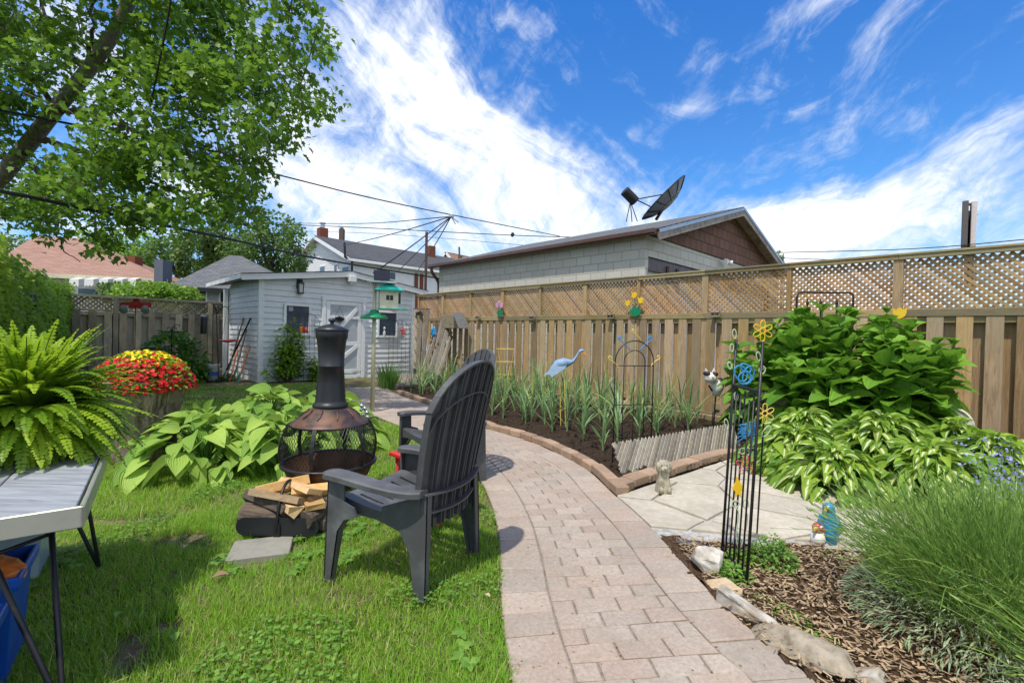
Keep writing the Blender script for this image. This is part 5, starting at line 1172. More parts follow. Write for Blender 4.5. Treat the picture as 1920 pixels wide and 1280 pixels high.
for i in range(7):
    V, F_, r_ = [], [], []
    H_ = random.uniform(.16, .26)
    for k in range(9):
        z = H_ * (.15 + .85 * k / 8); v2, f2, r2 = straps(1, .46 - .1 * abs(k - 5) / 5, .019, .0, .66 if k < 7 else .9, .30 if k < 7 else .16); b = len(V); V += [(x, y, zz + z) for x, y, zz in v2]; F_ += [tuple(q + b for q in ff) for ff in f2]; r_ += r2
        if k == 0 and random.random() < .6: r_[-len(r2):] = [.96] * len(r2)
    mm = MB(); mm.tube([Vector((0, 0, -.02)), Vector((0, 0, H_ * .5)), Vector((0, 0, H_ + .05))], [.011, .010, .008], 6); b = len(V); V += mm.v; F_ += [tuple(q + b for q in ff) for ff in mm.f]; r_ += [.9] * len(mm.f)
    gv.append((V, F_, r_))
gp_ = []
rows_ = [FT(t_, dn) for dn in (.55, .95, 1.35, 1.75, 2.15, 2.55) for t_ in np.arange(3.15, 9.0, .27)]
bedp = [(p.x, p.y) for p in bed]
cands = [p + Vector((random.uniform(-.06, .06), random.uniform(-.06, .06), 0)) for p in rows_]
def in_bed(p, mrg=.18): return all(inside(np.array([p.x + dx]), np.array([p.y + dy]), bedp)[0] for dx, dy in ((mrg, 0), (-mrg, 0), (0, mrg), (0, -mrg)))
cands = [p for p in cands if in_bed(p)] + [G(1130, 851), G(1092, 833), G(1230, 826), G(1290, 812), G(985, 798), G(1035, 815)]
first = {}
def rowof(p): return int(min(6, max(0, round(((p - F0).dot(-B) - .55) / .4))))
cands.sort(key=lambda p: (rowof(p), 960 + FPX * p.x / p.y)); cnt = {}
RN = ['in the row nearest the fence', 'in the second row from the fence', 'in the third row from the fence', 'in the fourth row from the fence', 'in the fifth row from the fence', 'in the sixth row from the fence', 'in the row nearest the path']
for i, p in enumerate(cands):
    k = random.randrange(7); rw = rowof(p); cnt[rw] = cnt.get(rw, 0) + 1; lab = 'arching garlic plant, %s from left %s' % (ordn(cnt[rw] - 1), RN[rw])
    if k not in first: first[k] = link_mesh('garlic_plant', gv[k][0], gv[k][1], M['garlic'], rnd=gv[k][2]); o = first[k]
    else: o = first[k].copy(); COL.objects.link(o)
    o.location = (p.x, p.y, .035); o.rotation_euler = (0, 0, random.uniform(0, 6)); s_ = random.uniform(.85, 1.25) * (1.12 if p.y > 5 else 1); o.scale = (s_, s_, s_ * random.uniform(.8, 1.02)); tag(o, lab, 'garlic plant', 'garlic plants in the soil bed')
def strap_plant(name, p, n, L_, wd, r_, er, dr_, mat, label, cat):
    V, F_, q = straps(n, L_, wd, r_, er, dr_); o = link_mesh(name, V, F_, M[mat], rnd=q); o.location = p; return tag(o, label, cat)
strap_plant('daylily', G(727, 728), 300, .52, .017, .22, .88, .22, 'lily', 'grassy daylily clump at the foot of the shed wall right of the door', 'daylily')
strap_plant('daylily', G(928, 715) + B * .1, 30, .28, .02, .1, .8, .25, 'vine', 'small light green clump at the fence foot behind the far chair back', 'plant')
# --- lavender
lc_ = Vector((2.0, 1.88, 0)); o = thing('lavender_bush', lc_, 'big wispy lavender bush with grey green base filling the lower right corner', 'lavender')
def ribbons(name, base, tip, w0, mat, parent, sag=.0, seg=3):
    base, tip = np.asarray(base), np.asarray(tip); n = len(base); ax = tip - base; s_ = np.cross(ax, unit(n)); s_ /= np.linalg.norm(s_, axis=1)[:, None] + 1e-9; V = []
    for j in range(seg + 1):
        t_ = j / seg; c = base + ax * t_; c[:, 2] += (t_ - t_ * t_) * sag * 4 * np.linalg.norm(ax[:, :2], axis=1); wv = (w0 * (1 - .6 * t_))[:, None] * .5; V += [c - s_ * wv, c + s_ * wv]
    V = np.stack(V, 1).reshape(-1, 3); i = np.arange(n) * 2 * (seg + 1); F_ = np.concatenate([np.stack([i + 2 * j, i + 2 * j + 1, i + 2 * j + 3, i + 2 * j + 2], 1) for j in range(seg)]); r = rng.random(n); return link_mesh(name, V, F_, mat, parent, rnd=np.tile(r, seg))
def lav(c, rx, ry, n, hb, hs, parent):
    an = rng.uniform(0, 6.283, n); r_ = rng.random(n) ** .55; dx, dy = np.cos(an) * r_, np.sin(an) * r_
    b = np.stack([c.x + dx * rx * .70, c.y + dy * ry * .70, rng.uniform(.03, hb, n)], 1); hh = hs * rng.uniform(.75, 1.12, n) * (1 - .38 * r_ ** 2.5)
    t_ = np.stack([c.x + dx * rx * 1.2 + rng.normal(0, .10, n), c.y + dy * ry * 1.2 + rng.normal(0, .10, n), hh], 1); ribbons('flower_stems', b, t_, rng.uniform(.003, .0055, n), M['lav'], parent, .12)
    hd_ = rng.random(n) < .5; tt = t_[hd_]; k = len(tt); ax = (t_ - b)[hd_]; ax /= np.linalg.norm(ax, axis=1)[:, None]; scatter('flower_buds', OVAL, OVF, tt - ax * .02, ax, unit(k), rng.uniform(.025, .045, k), M['lav'], parent, width=rng.uniform(.008, .012, k))
    n2 = int(n * 1.7); an = rng.uniform(0, 6.283, n2); r_ = rng.random(n2) ** .5; z = hb * (.95 - .70 * r_ ** 2) * rng.uniform(.55, 1.05, n2); p = np.stack([c.x + np.cos(an) * r_ * rx, c.y + np.sin(an) * r_ * ry, z], 1); d = np.stack([np.cos(an) * r_, np.sin(an) * r_, .5 + rng.normal(0, .4, n2)], 1) + unit(n2) * .5
    scatter('silver_leaves', OVAL, OVF, p, d, unit(n2) * .5 + np.array([0, 0, 1]), rng.uniform(.03, .062, n2), M['lavs'], parent, width=rng.uniform(.006, .010, n2), bend=.4)
lav(lc_ + Vector((.09, .03, 0)), .57, .50, 3300, .30, .58, o); lav(lc_ + Vector((.02, -.55, 0)), .46, .38, 1300, .22, .46, o); lav(lc_ + Vector((.75, .1, 0)), .45, .5, 1700, .28, .54, o)
o = thing('catmint', (3.0, 2.72, 0), 'blue purple flowering catmint at the right edge behind the lavender', 'flowers'); n = 70; an = rng.uniform(0, 6.28, n); b = np.stack([3.1 + rng.normal(0, .10, n), 2.72 + rng.normal(0, .1, n), np.zeros(n)], 1); t_ = b + np.stack([rng.normal(0, .12, n), rng.normal(0, .1, n), rng.uniform(.35, .68, n)], 1)
ribbons('stems', b, t_, np.full(n, .005), M['lav'], o); q = []
for i in range(n):
    for k in range(11): f_ = 1 - random.random() * .5; q.append(b[i] + (t_[i] - b[i]) * f_ + rng.normal(0, .012, 3))
q = np.array(q); leaves('blossoms', q, unit(len(q)), rng.uniform(.010, .020, len(q)), M['purple'], o, wr=1.2); k = rng.random(len(q)) < .3; qq = q[k].copy(); qq[:, 2] -= .15; leaves('leaves', qq, unit(len(qq)), rng.uniform(.02, .04, len(qq)), M['lav'], o)
# --- smaller leafy things
def bushlet(name, c, r_, h, n, size, mat, label, cat='plant', tpl=(OVAL, OVF), stems=8, pw=.5):
    c = Vector(c); o = thing(name, c, label, cat); an = rng.uniform(0, 6.283, n); rr = rng.random(n) ** .5; z = h * (1 - .8 * rr ** 2) * rng.uniform(.35, 1.05, n); p = np.stack([c.x + np.cos(an) * rr * r_, c.y + np.sin(an) * rr * r_, c.z + z], 1)
    d = np.stack([np.cos(an), np.sin(an), rng.normal(.2, .4, n)], 1) + unit(n) * .6; leaves('foliage', p, d, rng.uniform(.7, 1.3, n) * size, M[mat], o, tpl, spread=.5)
    mm = MB()
    for i in range(stems): a_ = i * 2.4; mm.tube([c, c + Vector((math.cos(a_) * r_ * .5, math.sin(a_) * r_ * .5, h * .8))], [.005, .002], 4)
    mm.build('stems', M['clover'], o); return o
bushlet('herb_bush', G(1445, 1062), .13, .17, 900, .017, 'clover', 'small fine leaved herb bush at the foot of the obelisk trellis')
bushlet('creeping_herb', G(1372, 1085), .10, .07, 420, .026, 'clover', 'low round leaved herb between the white rock and the trellis')
bushlet('creeping_herb', G(1385, 1060), .09, .06, 300, .026, 'vine', 'creeping green herb under the wire trellis rods')
for i, (x, y) in enumerate(((1470, 1150), (1500, 1168), (1540, 1205), (1565, 1235), (1430, 1130))): bushlet('mat_plant', G(x, y), .06, .03, 260, .011, 'vine', ['bright green moss-like mat between grey slab rock and mulch', 'bright green mat at the end of the grey slab rock', 'bright green mat beside the long mossy rock', 'green mat at the lower end of the long mossy rock', 'small green mat above the grey slab rock'][i], stems=2)
for i, (x, y) in enumerate(((1165, 915), (1175, 893))): bushlet('weed_tuft', G(x, y), .07, .06, 200, .02, 'vine', ['small weed tuft at the kerb corner', 'weed tuft beside the end of the slatted edging'][i], stems=3)
bushlet('ground_ivy', G(1900, 905), .45, .10, 2200, .03, 'vine', 'light green low plants at the fence foot right of the striped hosta')
o = bushlet('dark_shrub', VP(322, 700, FB(0, .5), A) * 1.0, .0001, .001, 3, .01, 'dark_leaf', 'tmp'); [bpy.data.objects.remove(c) for c in list(o.children)]; bpy.data.objects.remove(o)
c0 = G(325, 712); o = thing('peony_shrub', c0, 'dark green leafy shrub before the back fence, just behind the flower stump', 'shrub'); n = 3600; q = unit(n) * (rng.random(n)[:, None] ** .4); q[:, 2] = np.abs(q[:, 2]); k = vnoise(q * 3 + 9, 41) > .35; q = q[k]; pos = q * np.array([.85, .55, 1.08]) + np.array(c0); leaves('foliage', pos, q + unit(len(q)) * .6, rng.uniform(.09, .2, len(q)), M['shrub'], o, spread=.5, bend=.4, wr=.6)
bushlet('pansies', G(205, 722), .35, .22, 500, .05, 'dark_leaf', 'dark leafed plant with a few purple blooms left of the stump')
# climbing shrub on grid trellis by the shed
def vine_on(c, w_, h, n, size, label, seed):
    o = thing('climbing_shrub', c, label, 'climbing plant'); mm = MB(); pos, dd = [], []
    for i in range(int(n / 45)):
        x = random.gauss(0, w_ * .35); hh = h * random.uniform(.45, 1.0) * (1 - min(.6, abs(x) / w_ * .55)); p = [Vector(c) + B * x * .3, Vector(c) + B * x - A * random.uniform(0, .15) + UP * hh * .5, Vector(c) + B * (x * 1.1 + random.gauss(0, .06)) - A * random.uniform(0, .25) + UP * hh]; cc_ = bez(p, 12); mm.tube(cc_, [.008] * 7 + [.004] * 6, 4, cap=False)
        for k in range(45): q = cc_[random.randrange(2, 13)]; a_ = random.uniform(0, 6.28); d = Vector((math.cos(a_), math.sin(a_), random.uniform(-.3, .5))); q2 = q + d * random.uniform(.03, .17); pos.append(tuple(q2)); dd.append(tuple(d + Vector((0, 0, -.2))))
    leaves('foliage', pos, dd, rng.uniform(.8, 1.3, len(pos)) * size, M['vine'], o, spread=.45, bend=.3, wr=.8); mm.build('stems', M['twig'], o); return o
vine_on(SH(.55, -.22), .40, 1.62, 1500, .095, 'tall light green climbing shrub on the wire trellis left of the shed door', 1)
vine_on(SH(1.18, -.35), .26, .62, 520, .10, 'low light green shrub at the wire trellis beside the chiminea pipe', 2)

# --- litter on the path, clods in the bed
n = 1500; s1 = rng.uniform(0, Smax, n); f1 = rng.random(n); f1 = np.where(rng.random(n) < .5, f1, np.where(rng.random(n) < .5, rng.random(n) ** 3, 1 - rng.random(n) ** 3)); LX, LY = np.interp(s1, Sm, LA[:, 0]), np.interp(s1, Sm, LA[:, 1]); QX, QY = np.interp(s1, Sm, RA[:, 0]), np.interp(s1, Sm, RA[:, 1])
tag(leaves('path_litter', np.stack([LX + (QX - LX) * f1, LY + (QY - LY) * f1, np.full(n, .014)], 1), unit(n) * np.array([1, 1, .1]), rng.uniform(.004, .014, n), M['chip'], spread=.2), 'tiny bits of dry litter strewn on the paver path', 'litter', kind='stuff')
CLOD = [(-.5, 0, 0), (.5, 0, 0), (.3, .8, 0), (-.4, .7, 0), (0, .4, .5)]; CLF = [(0, 1, 4), (1, 2, 4), (2, 3, 4), (3, 0, 4)]
n = 9000; X = rng.uniform(-4, 3.4, n); Y = rng.uniform(3.5, 12, n); k = inside(X, Y, bedp); X, Y = X[k], Y[k]; n = len(X)
tag(scatter('soil_clods', CLOD, CLF, np.stack([X, Y, rng.uniform(.035, .055, n)], 1), unit(n) * np.array([1, 1, .15]), unit(n) * .2 + np.array([0, 0, 1]), rng.uniform(.012, .05, n), M['soil']), 'crumbly dark clods covering the garlic bed', 'soil clods', kind='stuff')
n = 7000; X = rng.uniform(-3.2, .1, n); Y = rng.uniform(.9, 4, n); k = inside(X, Y, lawn) & ok_ground(X, Y); X, Y = X[k], Y[k]; n = len(X); an = rng.uniform(0, 6.283, n)
tag(scatter('dry_thatch', [(-.5, 0, 0), (.5, 0, 0), (.4, 1, .02), (-.4, 1, .02)], [(0, 1, 2, 3)], np.stack([X, Y, rng.uniform(-.008, .012, n)], 1), np.stack([np.cos(an), np.sin(an), rng.normal(.1, .2, n)], 1), unit(n) * .3 + np.array([0, 0, 1]), rng.uniform(.015, .05, n), M['chip'], width=rng.uniform(.0012, .0025, n)), 'dry straw coloured thatch lying in the lawn', 'thatch', kind='stuff')
# ------------------------------------------------------------------ adirondack chairs (x forward, y left, z up)
def make_chair(label):
    o = thing('adirondack_chair', (0, 0, 0), label, 'chair', 'grey plastic adirondack chairs at the fire pit')
    def hw(z): return .235 + .045 * math.sin(min(1, max(0, (z - .3) / .62)) * 1.6)
    def ztop(v): return .80 + .275 * math.sqrt(max(0, 1 - v * v * .96))
    def S(v, z, d=0.):
        x = -.225 - .03 * (z - .3) - .17 * (z - .3) ** 1.5 + .055 * v * v
        return Vector((x - d, v * hw(z), z))
    m = MB(); th = .007; nb = 7; ed = [-1 + 2 * i / nb for i in range(nb + 1)]
    for i in range(nb):
        va, vb = ed[i] + (.030 if i else 0), ed[i + 1] - (.030 if i < nb - 1 else 0); k = len(m.v); nz_ = 16; vs_ = [va, (va + vb) / 2, vb]
        for j in range(nz_ + 1):
            for s_ in (0, 1):
                for v in vs_: z = .30 + (ztop(v) - .30) * j / nz_; m.v.append(tuple(S(v, z, s_ * th - (.004 if v == vs_[1] else 0))))
        for j in range(nz_):
            for q in range(2):
                a_ = k + j * 6 + q; m.face((a_, a_ + 6, a_ + 7, a_ + 1)); a_ += 3; m.face((a_, a_ + 1, a_ + 7, a_ + 6))
            a_ = k + j * 6; m.face((a_, a_ + 3, a_ + 9, a_ + 6)); m.face((a_ + 2, a_ + 8, a_ + 11, a_ + 5))
        a_ = k + nz_ * 6; m.face((a_, a_ + 3, a_ + 4, a_ + 1)); m.face((a_ + 1, a_ + 4, a_ + 5, a_ + 2))
        m.face((k, k + 1, k + 4, k + 3)); m.face((k + 1, k + 2, k + 5, k + 4))
    m.build('backrest', M['plastic'], o, smooth=False)
    m = MB()
    def fin(path, depth, w_=.006):
        for a_, b_ in zip(path, path[1:]):
            d = (b_ - a_).normalized(); n_ = Vector((1, 0, 0)).cross(d).normalized(); D = Vector((-depth, 0, 0))
            q = [a_ - n_ * w_ / 2, a_ + n_ * w_ / 2, b_ + n_ * w_ / 2, b_ - n_ * w_ / 2]; m.quad(q[0], q[0] + D, q[3] + D, q[3]); m.quad(q[1], q[2], q[2] + D, q[1] + D); m.quad(q[0] + D, q[1] + D, q[2] + D, q[3] + D); m.quad(q[0], q[3], q[2], q[1])
    for i, v in enumerate(ed):
        dpt = .026 if i in (0, nb) else .020
        for dv in ((-.045, .045) if 0 < i < nb else (0,)): vv = max(-1, min(1, v + dv)); fin([S(vv, .30 + (ztop(vv) - .31) * j / 14, th) for j in range(15)], dpt, .005)
    for z, dp in ((.305, .035), (.385, .040), (.475, .048)): fin([S(v, z - .012 * (1 - v * v), th) for v in np.linspace(-1, 1, 15)], dp, .008)
    fin([S(v, .72 + .20 * math.sqrt(max(0, 1 - v * v)), th) for v in np.linspace(-.99, .99, 21)], .024, .007)
    fin([S(v, ztop(v) - .004, th - .008) for v in np.linspace(-1, 1, 23)], .034, .010)
    fin([S(v, .565 + .03 * v * v, th) for v in (-1, -.99)], .02)
    m.build('back_ribs', M['plastic'], o)
    # seat with slots
    m = MB(); nx_, ny_ = 22, 31
    def Z(x, y): return .375 - .13 * (x - .27) * (x - .27 < 0) * -1 * .0 + .395 - .375 + (-.055 * math.sin(min(1, max(0, (.27 - x) / .5)) * 2.3)) - .05 * max(0, (.0 - x)) - (.30 * max(0, x - .235) ** 1.2) * 2 + .010 * (y / .24) ** 2
    def pt(i, j, dz=0): x = .275 - .50 * i / nx_; w_ = .25 - .03 * i / nx_; y = -w_ + 2 * w_ * j / ny_; return Vector((x, y, Z(x, y) + dz))
    for i in range(nx_):
        for j in range(ny_):
            if j % 5 == 0 and 0 < j < ny_ - 1 and ((3 <= i <= 8) or (11 <= i <= 18)): continue
            m.quad(pt(i, j), pt(i, j + 1), pt(i + 1, j + 1), pt(i + 1, j))
            m.quad(pt(i, j, -.006), pt(i + 1, j, -.006), pt(i + 1, j + 1, -.006), pt(i, j + 1, -.006))
    for j in range(ny_): m.quad(pt(0, j), pt(0, j, -.075 + .035 * math.sin(j / ny_ * 3.14)), pt(0, j + 1, -.075 + .035 * math.sin((j + 1) / ny_ * 3.14)), pt(0, j + 1))
    for jj in (0, ny_):
        for i in range(nx_):
            f_ = lambda q: -.045 - .05 * abs(q / nx_ - .45) ** 1.3 * 2.2; m.quad(pt(i, jj), pt(i + 1, jj), pt(i + 1, jj, f_(i + 1)), pt(i, jj, f_(i)))
    m.build('seat', M['plastic'], o)
    for sd in (-1, 1):
        m = MB(); prof = bez([(.30, .0, .52), (.18, .0, .535), (.0, .0, .51), (-.15, .0, .485), (-.235, .0, .495)], 16); k = len(m.v); sec = []
        for i, p in enumerate(prof):
            t_ = i / 16; yc = .285 + .02 * math.sin(t_ * 3.1) - .035 * t_ ** 3; w_ = (.05 - .018 * t_ ** 2) * (.72 if i == 0 else 1)
            for (dy, dz) in ((-1, -.026), (-1, -.004), (-.86, .004), (0, .007), (.86, .004), (1, -.004), (1, -.026)): m.v.append((p.x, sd * (yc + dy * w_), p.z + dz))
        for i in range(16):
            for q in range(6): a_ = k + i * 7 + q; m.face((a_, a_ + 1, a_ + 8, a_ + 7) if sd > 0 else (a_, a_ + 7, a_ + 8, a_ + 1))
        m.face([k + q for q in range(7)]); m.face([k + 16 * 7 + q for q in range(7)][::-1])
        for i in range(16): a_ = k + i * 7; m.face((a_, a_ + 7, a_ + 13, a_ + 6))
        m.build('armrest', M['plastic'], o)
        # legs: flanged plates that lean outward toward the feet
        def leg(poly, yb, yt, fl):
            mm = MB(); zt_ = max(z for _, z in poly)
            def Y(z): return sd * (yb + (yt - yb) * z / zt_)
            t2 = .010
            A0 = [Vector((x, Y(z), z)) for x, z in poly]; mm.prism([p if True else p for p in A0], Vector((0, -sd * t2, 0)))
            for (i, j) in fl:   # flange turned inwards along an edge
                p, q = A0[i], A0[j]; mm.prism([p, q, q + Vector((0, -sd * (.045 if q.z > .1 else .035), 0)), p + Vector((0, -sd * (.045 if p.z > .1 else .035), 0))], (Vector((q.z - p.z, 0, -(q.x - p.x))).normalized() * (-.008)))
            mm.build('leg', M['plastic'], o)
        leg([(.285, .0), (.285, .51), (.185, .515), (.18, .395), (.12, .375), (.10, .335), (.175, .31), (.215, .25), (.245, .0)], .318, .300, [(0, 1), (7, 8), (5, 6), (6, 7)])
        leg([(-.255, .0), (-.20, .0), (-.165, .20), (-.11, .285), (.0, .325), (.0, .385), (-.22, .47), (-.245, .47)], .262, .245, [(7, 0), (1, 2), (2, 3), (3, 4)])
        m = MB(); m.box((.264, sd * .300, .006), (.030, 0, 0), (0, .020, 0), (0, 0, .006), .003); m.box((-.228, sd * .248, .006), (.030, 0, 0), (0, .020, 0), (0, 0, .006), .003); m.build('foot_pads', M['steel'] if False else M['plastic'], o)
    return o
ch = make_chair('near grey plastic adirondack chair seen from behind, standing on the lawn by the path'); yw = R(156); ch.location = Vector((-.385, 2.065, 0)) - Matrix.Rotation(yw, 3, 'Z') @ Vector((-.228, .255, 0)); ch.rotation_euler = (0, 0, yw)
ch2 = dup(ch, (-.54, 3.86, 0), R(213.5), 'far grey plastic adirondack chair, mostly hidden behind the nearer one, facing the fire pit')
# red bench between them
bc = Vector((-.53, 3.20, 0)); bu = Vector((-.72, .69, 0)).normalized(); bv = Vector((bu.y, -bu.x, 0)); o = thing('red_bench', bc, 'small red wooden bench tucked between the two grey chairs', 'bench')
m = MB(); m.box(bc + UP * .335, bu * .32, bv * .15, UP * .012, .004); m.build('seat', M['redp'], o)
for q in (-1, 1):
    for r_ in (-1, 1): m = MB(); m.bar(bc + bu * .25 * q + bv * .10 * r_ + UP * .32, bc + bu * .28 * q + bv * .15 * r_, .035, .022); m.build('leg', M['coral'], o)
    m = MB(); m.box(bc + bu * .25 * q + UP * .30, bu * .01, bv * .13, UP * .025); m.build('stretcher', M['redp'], o)
# ------------------------------------------------------------------ chiminea
cc = Vector((-1.243, 3.2, 0)); o = thing('chiminea', cc, 'tall black steel chiminea with rusty hood and mesh fire bowl on the lawn', 'chiminea')
m = MB(); m.lathe([(.112, .675), (.118, .69), (.112, .705), (.101, .715), (.099, .725), (.091, .84), (.0835, .955), (.0865, .958), (.0865, .966), (.083, .969), (.087, 1.06), (.097, 1.145), (.104, 1.155), (.106, 1.20), (.103, 1.205)], cc, 40); m.build('flue', M['chimpipe'], o, smooth=True)
m = MB(); m.lathe([(.112, 1.203), (.114, 1.209), (.085, 1.228), (.05, 1.243), (.015, 1.249), (.010, 1.255), (.012, 1.262), (.024, 1.270), (.025, 1.279), (.014, 1.288), (.003, 1.291)], cc, 36); m.build('cap', M['chimpipe'], o, smooth=True)
m = MB(); m.lathe([(.108, .682), (.125, .668), (.160, .646), (.200, .612), (.228, .588), (.252, .576), (.256, .568), (.250, .562), (.22, .575), (.15, .62), (.10, .66)], cc, 48); ho = m.build('hood', M['rustiron'], o, smooth=True)
m = MB()
for k in range(10):
    an = k * .628 + .3; q = [cc + Vector((math.cos(an + .04 * math.sin(j * 1.2)) * r_, math.sin(an + .10 * math.sin(j * 1.2)) * r_, z + .004)) for j, (r_, z) in enumerate(((.13, .668), (.150, .652), (.175, .633), (.200, .612)))]; m.tube(q, [.004, .006, .006, .003], 5)
m.build('hood_relief', M['rustiron'], ho, smooth=True)
def barrel(z): u = (z - .30) / .27; return .293 + .040 * math.sin(u * 3.0) - .045 * u
m = MB(); NW = 84
for s_ in (-1, 1):
    for k in range(NW):
        a0 = 2 * math.pi * k / NW; m.tube([cc + Vector((math.cos(a0 + s_ * .46 * u) * barrel(.30 + .24 * u), math.sin(a0 + s_ * .46 * u) * barrel(.30 + .27 * u), .30 + .27 * u)) for u in np.linspace(0, 1, 9)], .0014, 3, cap=False)
m.build('wire_mesh', M['wire'], o)
m = MB()
for k in range(6):
    a0 = 2 * math.pi * k / 6 + .55; pts = [cc + Vector((math.cos(a0) * (barrel(.30 + .27 * u) + .006), math.sin(a0) * (barrel(.30 + .27 * u) + .006), .295 + .28 * u)) for u in np.linspace(0, 1, 9)]
    t_ = Vector((-math.sin(a0), math.cos(a0), 0)); rdl = Vector((math.cos(a0), math.sin(a0), 0))
    m = MB(); [m.bar(p, q, .026, .007, up=rdl) for p, q in zip(pts, pts[1:])]; m.build('cage_bar', M['iron'], o)
m = MB(); m.lathe([(.242, .568), (.254, .569), (.254, .560), (.242, .558)], cc, 40, cap=False)
m.lathe([(.290, .312), (.310, .315), (.316, .306), (.310, .292), (.290, .290)], cc, 48, cap=False); m.build('rings', M['iron'], o, smooth=True)
m = MB(); m.lathe([(.292, .302), (.285, .270), (.262, .215), (.215, .155), (.15, .118), (.07, .108), (0.001, .106)], cc, 40, cap=False); m.lathe([(.286, .302), (.279, .272), (.255, .22), (.21, .162), (.15, .126), (.07, .115), (.001, .113)], cc, 40, cap=False); m.build('bowl', M['bowl'], o, smooth=True)
m = MB(); m.ball(cc + UP * .15, .13, .12, .035, 14, 6, .15); m.build('ash', plain('grey_ash', (.22, .21, .20), .95), o)
for k in range(4):
    an = k * math.pi / 2 + .45; d = Vector((math.cos(an), math.sin(an), 0)); m = MB()
    m.tube(bez([cc + d * .235 + UP * .19, cc + d * .27 + UP * .10, cc + d * .10 + UP * .08, cc + d * .20 + UP * .0], 10) + bez([cc + d * .205 + UP * .006, cc + d * .27 + UP * .00, cc + d * .29 + UP * .03, cc + d * .26 + UP * .035], 6), .0085, 6); m.build('leg', M['iron'], o)
m = MB(); m.tube(arc(cc + UP * .075, (1, 0, 0), (0, 1, 0), .155, 0, 6.283, 28), .005, 5); m.build('leg_ring', M['iron'], o)
m = MB(); hp = cc + Vector((.235, .09, .58)); m.tube(bez([hp, hp + Vector((.04, .01, .03)), hp + Vector((.07, .02, .0))]), .004, 5); m.build('handle', M['iron'], o)
# jingle balls on a stake behind it
jc = P(684, 800, 3.65); o = thing('ball_ornament', Vector((jc.x, jc.y, 0)), 'cluster of shiny metal balls on a stake just behind the chiminea hood', 'garden ornament'); m = MB()
for (dx, dz) in ((-.02, .0), (.012, .012), (-.008, .035), (.028, -.02), (.0, -.04), (.034, -.055), (.012, -.085), (-.018, -.065), (.045, -.09)): m.ball(P(681, 768, 3.65) + Vector((dx, random.uniform(-.02, .02), dz)), .0165, n=14, m=10)
m.build('balls', M['shiny'], o, smooth=True); m = MB(); m.tube([P(682, 795, 3.65), Vector((jc.x, jc.y, 0))], .005, 5); m.build('stake', M['iron'], o)
# ------------------------------------------------------------------ firewood carrier
wc = G(524, 1006) + Vector((0, .10, 0)); wu = Vector((1, .03, 0)).normalized(); wv_ = Vector((-wu.y, wu.x, 0)); o = thing('firewood_carrier', wc, 'dark steel firewood carrier with hoop handle, heaped with split logs', 'log carrier'); HL, HD = .235, .13
for s_ in (-1, 1):
    m = MB(); pts = []
    for k in range(9): an = -math.pi / 2 + math.pi * k / 8; pts.append(wc + wu * (HL - .05 + .05 * math.cos(an)) + UP * (.072 + .052 * math.sin(an)) + wv_ * HD * s_)
    for k in range(9): an = math.pi / 2 + math.pi * k / 8; pts.append(wc + wu * (-HL + .05 + .05 * math.cos(an)) + UP * (.072 + .052 * math.sin(an)) + wv_ * HD * s_)
    m.prism(pts, wv_ * .006 * s_); m.build('side_panel', M['chimpipe'], o)
m = MB(); m.box(wc + UP * .026, wu * (HL - .04), wv_ * HD, UP * .003); m.build('tray', M['rustiron'], o)
m = MB(); m.tube(bez([wc - wv_ * (HD + .012) + UP * .05, wc - wv_ * (HD + .012) + UP * .30, wc + UP * .37, wc + wv_ * (HD + .012) + UP * .30, wc + wv_ * (HD + .012) + UP * .05], 22), .009, 8); m.build('handle', M['iron'], o, smooth=True)
m = MB(); p = wc - wv_ * (HD + .012); m.box(p + UP * .045, wu * .018, wv_ * .003, UP * .045); m.build('handle_plate', M['iron'], o)
logs = [(-.05, -.05, .085, 5, .38, .055, 'logbark', 'round'), (.13, .0, .07, -12, .26, .05, 'logbark', 'round'), (-.10, -.03, .165, -24, .33, .05, 'logbark', 'wedge'), (-.03, -.05, .20, -10, .32, .045, 'split2', 'plank'), (-.05, .04, .235, 22, .30, .05, 'split', 'wedge'), (.06, .03, .235, -35, .30, .04, 'split', 'plank'),
        (.03, -.06, .155, -48, .22, .045, 'split', 'wedge'), (.13, .05, .215, 18, .24, .045, 'split', 'wedge'), (.16, -.03, .165, -60, .20, .04, 'split', 'plank'), (.15, .06, .17, 75, .20, .045, 'split2', 'wedge'), (.05, .07, .13, 8, .36, .05, 'logbark', 'round'), (.19, -.06, .11, 62, .16, .045, 'logbark', 'round'), (-.14, .05, .13, -8, .26, .05, 'split2', 'wedge')]
labs = ['long dark bark log lying in the front of the carrier', 'short charred log low at the right of the carrier', 'rough barked split log at the left of the wood heap', 'grey brown split plank on top crossing the handle', 'pale yellow wedge at the top left of the heap', 'pale plank sloping down on top of the heap', 'orange wedge poking out low in front of the handle', 'pale yellow wedge at the top right of the heap', 'yellow plank stub at the right side', 'brown wedge sticking out at the far right end', 'dark log at the back under the pale pieces', 'charred round stub at the front right corner', 'brown wedge at the back left']
